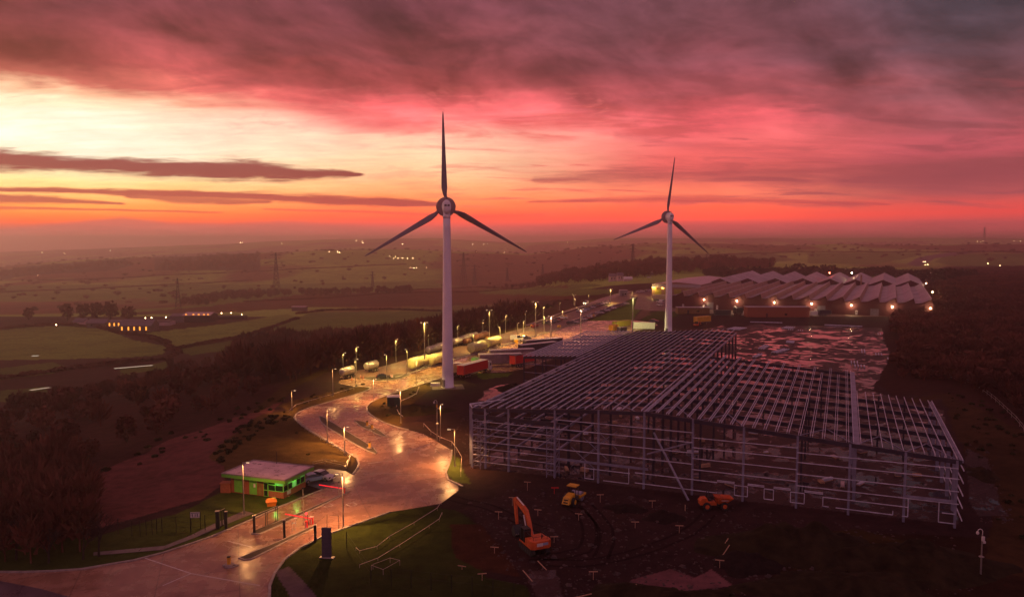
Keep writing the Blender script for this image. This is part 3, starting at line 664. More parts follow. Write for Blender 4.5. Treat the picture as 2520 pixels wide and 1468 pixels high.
tag(mk.build('road_marking', M['white']), 'thin worn white lines painted on the wet road', 'road marking', kind='structure')
mk = MB()
for cx, cy in ((806, 1242), (865, 1240)):
    for a, b in (((-14, 0), (4, -5)), ((4, -5), (14, 1)), ((14, 1), (-3, 5)), ((-3, 5), (-14, 0))):
        A, B = at(cx+a[0], cy+a[1]), at(cx+b[0], cy+b[1]); A.z = B.z = 0.016; d = (B-A).normalized(); n = Vector((-d.y, d.x, 0))*0.06; mk.add([A-n, A+n, B+n, B-n], [(3, 2, 1, 0)])
tag(mk.build('road_marking', M['white']), 'two small diamond marks on the gate lane', 'road marking', kind='structure')

# churned wheel ruts across the site floor
M['rut'] = mat('rut_mud', (0.014, 0.007, 0.007), 0.9, spec=0.05, nz=0.4, nscale=1.0, bump=0.5, bscale=3)
RUT = [('pair of curved wheel ruts right of the excavator', [(1300, 1368), (1380, 1366), (1435, 1352), (1452, 1320), (1448, 1285), (1430, 1262), (1410, 1248)]), ('wheel ruts bending round the dark mounds', [(1478, 1372), (1492, 1335), (1490, 1300), (1470, 1270), (1440, 1240)]),
       ('wheel ruts running from the site entrance', [(1085, 1215), (1140, 1232), (1200, 1245), (1290, 1285), (1340, 1305)]), ('wheel ruts leading to the dumper', [(1320, 1380), (1430, 1385), (1560, 1360), (1690, 1310), (1745, 1262)]), ('wheel ruts down the right flank of the frame', [(2420, 1275), (2418, 1225), (2400, 1170), (2378, 1110)])]
for lb, pts in RUT:
    c = densify(gp(pts), False, 2.0); mb = MB(); rr_ = random.Random(len(lb))
    for off in (-0.95, 0.95):
        q = []
        for i in range(len(c)):
            a, b = Vector(c[max(0, i-1)]), Vector(c[min(len(c)-1, i+1)]); t = (b-a).normalized(); q.append((c[i][0] - t.y*off + rr_.uniform(-.08, .08), c[i][1] + t.x*off + rr_.uniform(-.08, .08)))
        strip(mb, q, 0.42, -0.05, -0.018)
    tag(mb.build('wheel_ruts', M['rut']), lb, 'wheel ruts', kind='structure')

M['water'] = mat('still_water', (0.02, 0.012, 0.012), 0.04, spec=0.8, nz=0.2)
for lb, pts, w in (('thin glinting strip of water below the left pastures', [(281, 908), (305, 906), (330, 904), (352, 902), (376, 900)], 1.3), ('tiny glint of water in the far left pasture', [(78, 877), (95, 876.5)], 1.6), ('broken glint of water low in the left fields', [(74, 962), (96, 959), (122, 955)], 1.2)):
    mb = MB(); g_ = [on_ground(*q) for q in pts]
    for a_, b_ in zip(g_, g_[1:]):
        n_ = Vector((-(b_-a_).y, (b_-a_).x, 0)).normalized()*w; h_ = Vector((0, 0, .35)); mb.add([a_-n_+h_, b_-n_+h_, b_+n_+h_, a_+n_+h_], [(0, 1, 2, 3)])
    tag(mb.build('water', M['water']), lb, 'water', kind='structure')
# ------------------------------------------------------------ wind turbines
M['padmud'] = mat('muddy_concrete', (0.12, 0.075, 0.06), 0.7, nz=0.4, nscale=0.6, bump=0.3)
def rotz(a): 
    from mathutils import Matrix
    return Matrix.Rotation(a, 4, 'Z')
def make_turbine(base, hubz, blade, rot, yaw, rb, rt, label, slab):
    from mathutils import Matrix
    t = empty('wind_turbine', base, yaw, label, 'wind turbine', 'wind turbines on the works plateau')
    top = hubz - 2.6; mb = MB()
    mb.lathe([(rb*1.06, -0.2), (rb*1.06, 0.25), (rb, 0.25)] + [(rb + (rt-rb)*(k/14)**0.85, 0.25 + (top-0.25)*k/14) for k in range(1, 15)], 40)
    tw = mb.build('tower', M['tower'], t, True)
    mb = MB(); mb.box(-0.55, 0.55, -rb-0.12, -rb+0.4, 0.2, 2.3, rotz(-0.9)); mb.build('tower_door', M['shutter'], tw)
    # nacelle: tall rounded rear face sloping forwards to the generator ring
    mb = MB(); prof = []
    for y, w, h, zc in ((-2.1, 0.55, 0.9, 0.15), (-1.9, 1.0, 1.5, 0.0), (-1.0, 1.2, 1.95, -0.25), (0.4, 1.25, 2.2, -0.3), (1.8, 1.3, 1.8, 0), (2.4, 1.3, 1.4, 0)):
        prof.append([Vector((w*math.cos(a)*(1 if abs(math.cos(a)) < .9 else .96), y, hubz + zc + h*math.sin(a))) for a in [2*math.pi*k/20 for k in range(20)]])
    for k in range(len(prof)-1):
        B = len(mb.v); mb.v += [tuple(v) for v in prof[k]] + [tuple(v) for v in prof[k+1]]
        mb.f += [(B+i, B+(i+1) % 20, B+20+(i+1) % 20, B+20+i) for i in range(20)]
    B = len(mb.v); mb.v += [tuple(v) for v in prof[0]]; mb.f.append(tuple(range(B, B+20)))
    B = len(mb.v); mb.v += [tuple(v) for v in prof[-1]]; mb.f.append(tuple(range(B+19, B-1, -1)))
    na = mb.build('nacelle', M['tower'], t, True)
    mb = MB(); mb.lathe([(1.12*rt, top-0.5), (rt*1.02, top), (0.95*rt, top+0.9)], 28); mb.build('yaw_collar', M['tower'], t, True)
    mb = MB(); mb.box(-0.75, -0.15, -2.17, -2.05, hubz+0.0, hubz+0.45); mb.box(0.12, 0.65, -2.17, -2.05, hubz+0.0, hubz+0.45); mb.build('vent', M['dark'], na)
    mb = MB(); mb.tube((0, -1.0, hubz+1.7), (0, -1.0, hubz+2.6), 0.05, n=6); mb.bar((-0.3, -1.0, hubz+2.4), (0.3, -1.0, hubz+2.4), 0.06, 0.06); mb.build('wind_vane', M['dark'], na)
    R = Matrix.Translation((0, 0, hubz)) @ Matrix.Rotation(-math.pi/2, 4, 'X')
    gr = MB(); gr.lathe([(1.3, 2.3), (2.45, 2.32), (2.72, 2.45), (2.72, 3.2), (2.45, 3.35), (1.5, 3.5)], 48, R); g = gr.build('generator_ring', M['hub'], t)
    sp = MB(); sp.lathe([(1.5, 3.5), (1.45, 4.2), (1.1, 4.9), (0.5, 5.3), (0.05, 5.4)], 32, R); sp.build('spinner', M['tower'], t, True)
    for k in range(3):
        a = math.radians(rot + 120*k); er = Vector((math.sin(a), 0, math.cos(a))); et = Vector((math.cos(a), 0, -math.sin(a))); ey = Vector((0, 1, 0))
        st = [(1.2, 0.85, 0.85, 0, 0), (2.7, 0.9, 0.8, 8, 0), (3.6, 1.35, 0.62, 20, 0), (5.2, 1.95, 0.45, 16, 0.05), (7.5, 1.75, 0.34, 11, 0.1), (11, 1.42, 0.26, 7, 0.2), (15, 1.12, 0.19, 4, 0.35), (19, 0.86, 0.13, 2.5, 0.6), (22.5, 0.62, 0.09, 1.5, 0.85), (25, 0.42, 0.06, 1, 1.1), (26.0, 0.16, 0.03, 0, 1.25)]
        mb = MB(); n = 14; rings = []
        for r, c, th, tw_, bend in st:
            r = r*blade/26.0; tt = math.radians(tw_ + 14); ch = et*math.cos(tt) + ey*math.sin(tt); nn = -et*math.sin(tt) + ey*math.cos(tt)
            ctr = Vector((0, 2.9 + bend*0.7, hubz)) + er*r
            off = (c*0.18 if r > 3 else 0)
            ring = []
            for i in range(n):
                q = 2*math.pi*i/n; x = math.cos(q)*c/2 - off; y = math.sin(q)*th/2*(1 - 0.35*math.cos(q) if r > 3 else 1)
                ring.append(ctr + ch*x + nn*y)
            rings.append(ring)
        for i in range(len(rings)-1):
            B = len(mb.v); mb.v += [tuple(v) for v in rings[i]] + [tuple(v) for v in rings[i+1]]
            mb.f += [(B+j, B+(j+1) % n, B+n+(j+1) % n, B+n+j) for j in range(n)]
        B = len(mb.v); mb.v += [tuple(v) for v in rings[-1]]; mb.f.append(tuple(range(B, B+n)))
        mb.build('blade', M['blade'], t, True)
    mb = MB(); s = slab; mb.box(-s, s, -s*0.8, s*0.8, -0.3, 0.06); mb.build('foundation_slab', M['padmud'], t)
    return t
T1 = at(1102, 952); make_turbine(T1, 50.1, 26.2, -1.2, math.radians(9), 1.66, 1.0, 'nearer and taller looking white wind turbine rising beside the bend of the works road', 4.4)
T2 = atY(1648, 700, 339); T2.z = 0; T2.x = (1648-CX)/F*339; make_turbine(T2, 51.2, 26.7, 8.0, math.radians(14), 1.66, 1.0, 'farther white wind turbine standing behind the steel frame in front of the factory', 5)
mb = MB(); q = at(1078, 948); mb.box(q.x-2.0, q.x+0.6, q.y-1.2, q.y, 0, 0.9); tag(mb.build('transformer_box', M['white']), 'low white box on the pad at the foot of the nearer turbine', 'transformer box')
q = at(968, 999)
bx = empty('kiosk', q, 0.12, 'grey green substation kiosk with pale flat roof beside the road', 'kiosk')
mb = MB(); mb.box(-1.45, 1.6, 0, 2.6, 0, 2.2); mb.build('body', M['dkgreen'], bx); mb = MB(); mb.box(-1.6, 1.75, -0.15, 2.75, 2.2, 2.36); mb.build('roof', M['white'], bx)
mb = MB(); mb.box(-0.9, 0.3, -0.05, 0.0, 0.1, 1.95); mb.build('door', M['dark'], bx)
# ------------------------------------------------------------ steel frame
FLp, FRp = at(1162, 1148), at(2360, 1300)
fu = (FRp - FLp); FW = fu.length; fu.normalize()
fv = Vector((-fu.y, fu.x, 0)); fv = (fv*0.85 + Vector(((2150-CX)/F, 1, 0)).normalized()*0.15).normalized()
def fs(px):                                             # distance along the front wall of a picture column
    d = ray(px, 1200); return ((FLp.x - d.x*FLp.y)/(d.x*fu.y - fu.x))
_top = [(1162, 1004), (1355, 1008), (1476, 1008), (1561, 1011), (1610, 1016), (1674, 1025), (1753, 1039), (1834, 1051), (1951, 1070), (2098, 1092), (2238, 1113), (2360, 1133)]
_zs = []
for x, y in _top:
    g = FLp + fu*fs(x); _zs.append((fs(x), CH + ray(x, y).z*g.y))
def fz(s): return float(np.interp(s, [q[0] for q in _zs], [q[1] for q in _zs]))
SB, SCn = fs(1583), fs(2104)                             # bay lines: left bay | middle bay | right bay
LA, LB, LC = 116.0, 67.0, 42.0
def depth(s): return LA if s <= SB + 0.1 else (LB if s <= SCn + 0.1 else LC)
def W_(s, t, z): return FLp + fu*s + fv*t + Vector((0, 0, z - FLp.z))
FRM = empty('unfinished_building', FLp, 0, 'huge unclad galvanised steel building frame beside the works road', 'steel frame')
def part(mb, name, m, parent=None):
    off = Vector(FRM.location); mb.v = [tuple(Vector(v) - off) for v in mb.v]
    return mb.build(name, m, parent or FRM)
print('frame', FW, [(round(a, 1), round(b, 1)) for a, b in _zs], SB, SCn)
# purlins
ps = list(np.linspace(0.4, SB - 0.4, 20)) + list(np.linspace(SB + 0.5, SCn - 1.2, 19)) + [SCn - 0.4, SCn + 0.6] + list(np.linspace(SCn + 2.1, FW - 0.6, 9)) + [FW + 0.05]
for i, s in enumerate(ps):
    L_ = depth(s); z = fz(s) + 0.28; zb = z + (1.0 if s < SB else 0.2)
    mb = MB(); k = 0.0
    if SB < s < SCn - 1.5 and i % 2: L_ -= 7.5
    if SB < s < SCn - 0.5:
        for o_ in (-.16, .16): mb.bar(W_(s + o_, -0.35, z), W_(s + o_, L_, zb), 0.06, 0.22)
    else: mb.bar(W_(s, -0.35, z), W_(s, L_, zb), 0.075, 0.22)
    part(mb, 'purlin', M['steel'])
# rafters across every bay
ts = np.arange(0, LA + 0.1, 7.25)
for t in ts:
    segs = []
    for a, b, L_ in ((0, SB, LA), (SB, SCn, LB + 0.5), (SCn, FW, LC + 0.5)):
        if t <= L_: segs += [(a + (b-a)*k/3, a + (b-a)*(k+1)/3) for k in range(3)]
    mb = MB()
    for a, b in segs:
        za, zb = fz(a) + t/LA*(1.0 if a < SB else 0.2), fz(b) + t/LA*(1.0 if b < SB else 0.2)
        mb.bar(W_(a, t, za - 0.25), W_(b, t, zb - 0.25), 0.28, 0.62)
    part(mb, 'rafter', M['steel_dk'])
# gutters and eaves beams that run back along the bay lines
for s, L_, w in ((0.0, LA, 0.35), (SB, LA, 0.4), (SCn, LB, 0.95), (FW, LC, 0.5)):
    mb = MB(); mb.bar(W_(s, 0, fz(s)-0.1), W_(s, L_, fz(s)+0.1), w, 0.35); part(mb, 'gutter_beam', M['steel_md'])
# columns
def column(s, t, z1=None, w=0.32, m='steel_dk', z0=0.0):
    mb = MB(); z1 = z1 or fz(s)
    a, b = W_(s, t, z0), W_(s, t, z1)
    mb.bar(a - fv*w*0.5, b - fv*w*0.5, w*0.9, 0.05, up=fv); mb.bar(a + fv*w*0.5, b + fv*w*0.5, w*0.9, 0.05, up=fv); mb.bar(a, b, 0.05, w, up=fv)
    part(mb, 'column', M[m])
sL_ = fs(1365)
front_cols = [fs(x) for x in (1162, 1195, 1252, 1365, 1472, 1584, 1703, 1828, 1960, 2089, 2226, 2353)]
for s in front_cols: column(s, 0, w=0.36, m='steel_md')
for t in ts[1:]:
    column(0.0, t)
    if t <= LA: column(SB, t, w=0.42)
    if t <= LB: column(SCn, t, w=0.5, m='steel_md')
    if t <= LC + 2: column(FW, t, w=0.55, m='steel_md')
for s in np.linspace(SB, SCn, 6)[1:-1]: column(s, LB)
for s in np.linspace(0, SB, 6)[1:-1]: column(s, LA)
for s in np.linspace(SCn, FW, 4)[1:-1]: column(s, LC)
for t in ts[1:9:2]: column(fs(1472), t, fz(fs(1472)), 0.34); column(fs(1703), t, fz(fs(1703)), 0.34)
for t in ts[2:8:2]: column(fs(1960), t, fz(fs(1960)), 0.34)
for t in ts[1:4]: column(sL_, t, fz(sL_), 0.4)
# front wall girts: rows of light rail with door and window openings left out
def girt(s0, s1, z, t=0.0, m='steel', w=0.11):
    mb = MB(); off = -0.25 if t == 0 else 0
    mb.bar(W_(s0, t+off, z), W_(s1, t+off, z), 0.10, w); part(mb, 'girt', M[m])
sL = fs(1365); sR = fs(2360)
for z in np.arange(1.25, 9.4, 1.22): girt(0.3, sL, z, w=0.09)
sM = fs(1703)
for z in (5.1, 6.9, 8.6, 10.2): girt(sL + 0.2, sM, z)
girt(sL, fs(1595), 3.4, w=0.4, m='steel_md')
for a, b, z in ((1440, 1550, 2.35), (1440, 1462, 0.6), (1485, 1548, 0.6), (1563, 1765, 2.6), (1563, 1765, 0.9)): girt(fs(a), fs(b), z)
for z in (4.25, 6.05, 7.8, 9.4): girt(sM, fs(1960), z)
for z in (3.6, 5.4, 7.2): girt(fs(1960), sR, z)
girt(fs(1960), sR - 0.2, 8.7)
for k, (a, b) in enumerate(((1808, 1840), (1881, 1904), (1946, 1980), (1540, 1542))):
    if b - a < 5: continue
    for z in (2.5, 0.9): girt(fs(a), fs(b), z)
    for x in (a, b):
        mb = MB(); mb.bar(W_(fs(x), -0.25, 0.9), W_(fs(x), -0.25, 2.5), 0.1, 0.1); part(mb, 'door_post', M['steel'])
for a, b in ((1765, 1808), (1840, 1881), (1904, 1946), (1980, 2026)):
    for z in (2.75, 2.95): girt(fs(a), fs(b), z, w=0.1)
for a, b, z in ((2026, 2236, 2.3), (2026, 2041, 0.9), (2058, 2199, 0.9), (2222, 2236, 0.9), (2320, 2352, 2.1), (2312, 2352, 0.7)): girt(fs(a), fs(b), z)
girt(fs(2226), fs(2350), 3.9, w=0.35, m='steel_md')
for x, z1, z2 in ((2026, 0.9, 2.3), (2236, 0.9, 3.6), (2199, 0.9, 1.5), (2312, 0.7, 3.6), (1440, 0.6, 3.3), (1462, 0.6, 2.3), (1548, 0.6, 3.3)):
    mb = MB(); mb.bar(W_(fs(x), -0.25, z1), W_(fs(x), -0.25, z2), 0.1, 0.1); part(mb, 'door_post', M['steel'])
# upper floor beams seen through the left bay
for z in (4.4, 7.4):
    for t in (0.5, 7.25, 14.5, 21.75):
        mb = MB(); mb.bar(W_(0.5, t, z), W_(sL, t, z), 0.3, 0.5); part(mb, 'floor_beam', M['steel_dk'])
    for s in np.linspace(1, sL, 5):
        mb = MB(); mb.bar(W_(s, 0.3, z + 0.05), W_(s, 22, z + 0.05), 0.3, 0.3); part(mb, 'floor_beam', M['steel_md'])
mb = MB(); mb.bar(W_(0, 0.1, 9.3), W_(sL, 0.1, 9.2), 0.2, 0.75); part(mb, 'lintel_beam', M['steel_dk'])
# lattice stair towers at both ends of the left bay
for s in (0.4, fs(1348)):
    mb = MB()
    for a, b in ((0, 0), (1.5, 0), (0, 2.2), (1.5, 2.2)): mb.bar(W_(s+a, b-0.6, 0), W_(s+a, b-0.6, 8.8), 0.12, 0.12)
    for k in range(9):
        z = 0.9*k + 0.6
        mb.bar(W_(s, -0.6, z), W_(s+1.5, -0.6, z), 0.07, 0.07); mb.bar(W_(s, 1.6, z), W_(s+1.5, 1.6, z), 0.07, 0.07); mb.bar(W_(s, -0.6, z), W_(s, 1.6, z), 0.07, 0.07); mb.bar(W_(s+1.5, -0.6, z), W_(s+1.5, 1.6, z+0.9), 0.07, 0.07)
    part(mb, 'stair_tower', M['steel_md'])
# diagonal braces and roof bracing
def brace(p, q, w=0.13, m='steel_md'):
    mb = MB(); mb.bar(p, q, w, w); part(mb, 'brace', M[m])
brace(W_(fs(1587), 6, 8.0), W_(fs(1703), -3.0, 0.0), 0.26, 'steel_md')
brace(W_(fs(1590), 0.2, 5.8), W_(fs(1703), 0.2, 8.6), 0.2)
for a, b, t0 in ((fs(1400), fs(1560), 0), (fs(1583), fs(1700), 0), (fs(1720), fs(1828), 0), (fs(1960), fs(2098), 0), (fs(2104), fs(2226), 0), (fs(2226), fs(2353), 0)):
    m_ = (a+b)/2
    brace(W_(a, t0, fz(a)), W_(m_, t0+7.25, fz(m_))); brace(W_(m_, t0+7.25, fz(m_)), W_(b, t0, fz(b)))
for t in (7.25, 14.5, 21.75):
    brace(W_(sL+0.5, t, 0), W_(sL+5, t, 3.6)); brace(W_(sL+5, t, 0), W_(sL+0.5, t, 3.6))
# open hip at the near left corner
c0 = at(1152, 1146); brace(W_(0.2, -0.3, fz(0)+0.2), W_(-1.2, 1.6, fz(0)+0.4), 0.16, 'steel'); brace(W_(-1.2, 1.6, fz(0)+0.4), W_(3.2, 7.2, fz(0)+0.5), 0.16, 'steel'); brace(W_(-1.2, 1.6, fz(0)+0.3), W_(1.8, 1.8, fz(0)+0.3), 0.13, 'steel')
mb = MB(); mb.bar(W_(-1.2, 1.6, 0), W_(-1.2, 1.6, fz(0)+0.4), 0.2, 0.2); part(mb, 'column', M['steel_md'])
# side rails and cladding brackets down the right flank
for z in (1.2, 3.0, 4.8, 6.6, 8.4):
    mb = MB(); mb.bar(W_(FW+0.3, 0, z), W_(FW+0.3, LC, z), 0.12, 0.16); part(mb, 'girt', M['steel'])
    mb = MB(); mb.bar(W_(0, 0, z), W_(0, LA, z), 0.10, 0.14); part(mb, 'girt', M['steel_md'])
# deep wing on the left rear with its own roof
Wn, Wf = atY(1285, 878, 0), None
zW = 10.5; Wn = at(1287, 878, zW); tW = (Wn - W_(0, 0, zW)).dot(fv); sW = (Wn - W_(0, 0, zW)).dot(fu)
print('wing', sW, tW)
sW = min(sW, -8)
for i, s in enumerate(np.linspace(sW, -0.8, 13)):
    mb = MB(); mb.bar(W_(s, tW - 0.5, zW + 0.4 + 0.05*(s - sW)), W_(s, LA, zW + 1.0 + 0.05*(s - sW)), 0.17, 0.26); part(mb, 'purlin', M['steel'])
for t in np.arange(tW, LA + 1, 8.0):
    mb = MB(); mb.bar(W_(sW, t, zW - 0.1), W_(0, t, zW + 0.7), 0.28, 0.6); part(mb, 'rafter', M['steel_dk'])
    for s in (sW, sW*0.66, sW*0.33): column(s, t, zW) if (t == tW or s == sW) else None
for z in (2.2, 4.4, 6.6, 8.8): girt(sW, -0.3, z, t=tW, m='steel_md')
# ------------------------------------------------------------ bundles of steel lying behind the frame
def bundle(px, py, n, L_, ang, label, sp=0.9, m='steel'):
    q = at(px, py); b = empty('steel_bundle', q, ang, label, 'steel bundle', 'steel sections laid out on the wet ground')
    for i in range(n):
        mb = MB(); y = (i - n/2)*sp; mb.box(-L_/2, L_/2, y, y+0.32, 0.12, 0.5); mb.build('beam', M[m], b)
    mb = MB(); mb.box(-L_*0.35, -L_*0.35+0.2, -n/2*sp-0.2, n/2*sp+0.3, 0, 0.118); mb.box(L_*0.3, L_*0.3+0.2, -n/2*sp-0.2, n/2*sp+0.3, 0, 0.118); mb.build('bearer', M['board'], b)
va = math.atan2(fv.y, fv.x); ua = math.atan2(fu.y, fu.x)
for px, py, n, L_, a, lb in ((1812, 809, 7, 10, va-0.25, 'row of seven pale beams behind the far corner of the frame'), (1939, 807, 5, 8, va-0.2, 'five short beams near the middle of the flooded ground'), (1944, 812, 3, 3, va, 'three stubby beams in front of the five short ones'), (1968, 814, 3, 2.5, va, 'small stack of stubs right of the five short beams'),
        (1878, 855, 3, 11, va-0.1, 'three long beams just right of the frame end wall'), (1919, 864, 3, 12, va-0.3, 'three long dark beams angled across the puddles'), (1862, 876, 2, 9, va-0.15, 'pair of beams beside the foot of the end wall'), (2122, 865, 2, 9, va, 'pair of beams near the end of the gutter line'),
        (2100, 893, 3, 5, va, 'short beams left of the gutter line'), (2113, 902, 4, 4, va, 'tight stack of plates beside the gutter line'), (2162, 823, 2, 4, va, 'far right pair of short beams beside the trench'), (2160, 873, 3, 4, va, 'three short beams right of the gutter line'), (2190, 884, 3, 3, va, 'outermost right stack of pale stubs'), (1945, 842, 6, 3, ua, 'ladder of short pieces in the middle puddle')):
    bundle(px, py, n, L_, a, lb)
for a, b, lb in (((1846, 793), (1925, 795), 'long pale beam lying along the far bank, left one'), ((2029, 800), (2122, 804), 'long pale beam lying along the far bank, right one')):
    A, B = at(*a), at(*b); mb = MB(); mb.bar(A + Vector((0, 0, .3)), B + Vector((0, 0, .3)), 0.4, 0.4); tag(mb.build('steel_beam', M['steel']), lb, 'steel beam')
# ------------------------------------------------------------ factory
def lerp(a, b, t): return a + (b-a)*t
P0 = at(1646, 757); gv = Vector((0.4415, 0.8973, 0)); gu = Vector((0.8973, -0.4415, 0)); _d = ray(2296, 760); P1 = P0 + gu*((P0.x - _d.x*P0.y)/(_d.x*gu.y - gu.x))
GW = (P1-P0).length
def gs(px): d = ray(px, 700); return (P0.x - d.x*P0.y)/(d.x*gu.y - gu.x)
def G_(s, t, z): return P0 + gu*s + gv*t + Vector((0, 0, z))
FAC = empty('factory', (0, 0, 0), 0, 'long low dark red factory with a saw-toothed grey roof', 'factory')
peaks = [gs(x) for x in (1681, 1718, 1755, 1793, 1833, 1872, 1910, 1949, 1991, 2033, 2075, 2116, 2162, 2206, 2250, 2294)]
HW, HP, DEP = 7.3, 10.2, 165.0
mb = MB(); z0 = 0.0
mb.hexa([G_(0, 0, 0), G_(GW, 0, 0), G_(GW, DEP, 0), G_(0, DEP, 0)], [G_(0, 0, HW), G_(GW, 0, HW), G_(GW, DEP, HW), G_(0, DEP, HW)]); wall = mb.build('wall', M['factory_wall'], FAC)
allp = [0] + peaks
for i in range(len(allp)-1):
    a, b = allp[i], allp[i+1]; w = b-a
    pts = [(a + w*0.09, HW+0.1), (a + w*0.5, HW+0.7), (b, HP)]
    mb = MB(); B = []
    for s, z in pts: B.append((G_(s, -0.4, z), G_(s, DEP, z)))
    for k in range(2): mb.add([B[k][0], B[k+1][0], B[k+1][1], B[k][1]], [(0, 1, 2, 3)])
    mb.add([G_(s, -0.4, z-0.3) for s, z in pts] + [G_(s, DEP, z-0.3) for s, z in pts], [(0, 3, 4, 1), (1, 4, 5, 2)])
    r = mb.build('roof_slope', M['factory_roof'], FAC)
    mb = MB(); mb.add([G_(a + w*0.5, -0.1, HW+0.4), G_(b, -0.1, HP-0.28), G_(b, -0.1, HW), G_(a + w*0.45, -0.1, HW)], [(3, 2, 1, 0)])
    mb.add([G_(b, -0.1, HP-0.28), G_(b+w*0.09, -0.1, HW), G_(b, -0.1, HW)], [(2, 1, 0)]); mb.build('gable', M['factory_wall'], FAC)
    mb = MB(); mb.add([G_(b, -0.35, HP), G_(b+w*0.1, -0.35, HW+0.1), G_(b+w*0.1, DEP, HW+0.1), G_(b, DEP, HP)], [(0, 1, 2, 3)]); mb.build('northlight', M['factory_light'], FAC)
    mb = MB(); mb.bar(G_(b, -0.5, HP+0.08), G_(b, DEP, HP+0.08), 0.35, 0.2); mb.build('ridge_flashing', M['ware_roof'], FAC)
for a, b, zt in ((1740, 1757, 4.3), (2013, 2033, 4.5), (2144, 2165, 3.8)):
    mb = MB(); s0, s1 = gs(a), gs(b); mb.hexa([G_(s0, -0.12, 0), G_(s1, -0.12, 0), G_(s1, 0.05, 0), G_(s0, 0.05, 0)], [G_(s0, -0.12, zt), G_(s1, -0.12, zt), G_(s1, 0.05, zt), G_(s0, 0.05, zt)]); mb.build('roller_shutter', M['shutter'], FAC)
for a in (1682, 1733, 1766, 1810, 2009, 2110):
    mb = MB(); s0 = gs(a); mb.hexa([G_(s0-.55, -0.15, 0.2), G_(s0+.55, -0.15, 0.2), G_(s0+.55, 0.05, 0.2), G_(s0-.55, 0.05, 0.2)], [G_(s0-.55, -0.15, 2.6), G_(s0+.55, -0.15, 2.6), G_(s0+.55, 0.05, 2.6), G_(s0-.55, 0.05, 2.6)]); d = mb.build('door', M['white'], FAC)
    mb = MB(); mb.hexa([G_(s0-.2, -0.2, 1.4), G_(s0+.2, -0.2, 1.4), G_(s0+.2, -0.16, 1.4), G_(s0-.2, -0.16, 1.4)], [G_(s0-.2, -0.2, 2.1), G_(s0+.2, -0.2, 2.1), G_(s0+.2, -0.16, 2.1), G_(s0-.2, -0.16, 2.1)]); mb.build('pane', M['dark'], d)
# gabled halls behind the saw-tooth
HALL = empty('factory_hall', (0, 0, 0), 0, 'row of gabled grey halls rising behind the saw-tooth roof', 'factory hall')
fp = [gs(x) for x in (1800, 1856, 1907, 1955, 2006, 2056, 2110, 2172, 2236)]
D0, D1 = DEP+1, DEP+125
_f = [1835, 1890, 1940, 1985, 2042.5, 2105.5, 2173, 2241]
pk = []
for x, y in ((1790, 683), (1850, 683), (1912, 683), (1975, 683), (2042, 683), (2105, 684), (2173, 685), (2241, 686)):
    d = ray(x, 690); k = (P0.x + gv.x*D0 - d.x*(P0.y + gv.y*D0))/(d.x*gu.y - gu.x); pk.append(k)
hz0, hz1 = 8.3, 12.2
for i, s in enumerate(pk):
    h = (pk[1]-pk[0])/2 if i == 0 else (s - pk[i-1])/2; h2 = (pk[i+1]-s)/2 if i < len(pk)-1 else h
    t0 = D0 if i > 2 else D0 - 30*(1 - i/3)
    mb = MB(); mb.add([G_(s-h, t0, hz0), G_(s, t0, hz1), G_(s, D1, hz1+0.6), G_(s-h, D1, hz0)], [(3, 2, 1, 0)]); mb.add([G_(s, t0, hz1), G_(s+h2, t0, hz0), G_(s+h2, D1, hz0), G_(s, D1, hz1+0.6)], [(3, 2, 1, 0)]); mb.build('roof', M['factory_roof'], HALL)
    mb = MB(); mb.hexa([G_(s-h, t0+0.3, 0), G_(s+h2, t0+0.3, 0), G_(s+h2, t0+0.8, 0), G_(s-h, t0+0.8, 0)], [G_(s-h, t0+0.3, hz0), G_(s+h2, t0+0.3, hz0), G_(s+h2, t0+0.8, hz0), G_(s-h, t0+0.8, hz0)])
    mb.add([G_(s-h, t0+0.25, hz0), G_(s+h2, t0+0.25, hz0), G_(s, t0+0.25, hz1-0.15)], [(0, 1, 2)]); mb.build('gable_wall', M['factory_wall'], HALL)
mb = MB(); q = G_(gs(2094), DEP, 0); mb.box(q.x-0.5, q.x+0.5, q.y-0.5, q.y+0.5, 7, 15.5); tag(mb.build('chimney_stack', M['ware_wall']), 'thin square pinkish chimney stack on the factory roof', 'chimney')
# warehouse at the left end
A_, B_ = at(1604, 729), at(1724, 731); wu = (B_-A_); WW = wu.length; wu.normalize(); wv = (Vector(((2195-CX)/F, 1, 0))).normalized()
def H_(s, t, z): return A_ + wu*s + wv*t + Vector((0, 0, z))
WH = empty('warehouse', (0, 0, 0), 0, 'pale roofed warehouse with yellow lit loading bays at the left end of the factory', 'warehouse')
mb = MB(); mb.hexa([H_(0, 0, 0), H_(WW, 0, 0), H_(WW, 110, 0), H_(0, 110, 0)], [H_(0, 0, 9), H_(WW, 0, 9), H_(WW, 110, 9), H_(0, 110, 9)]); mb.add([H_(0, -0.02, 9), H_(WW, -0.02, 9), H_(WW*0.5, -0.02, 10.6)], [(0, 1, 2)]); mb.build('wall', M['ware_wall'], WH)
mb = MB(); mb.add([H_(-0.6, -0.6, 9), H_(WW*0.5, -0.6, 10.8), H_(WW*0.5, 111, 10.8), H_(-0.6, 111, 9)], [(3, 2, 1, 0)]); mb.add([H_(WW*0.5, -0.6, 10.8), H_(WW+0.6, -0.6, 9), H_(WW+0.6, 111, 9), H_(WW*0.5, 111, 10.8)], [(3, 2, 1, 0)]); mb.build('roof', M['ware_roof'], WH)
mb = MB(); mb.hexa([H_(0, -0.25, 6.9), H_(WW, -0.25, 6.9), H_(WW, -0.02, 6.9), H_(0, -0.02, 6.9)], [H_(0, -0.25, 9), H_(WW, -0.25, 9), H_(WW, -0.02, 9), H_(0, -0.02, 9)]); mb.build('cladding_band', M['ware_roof'], WH)
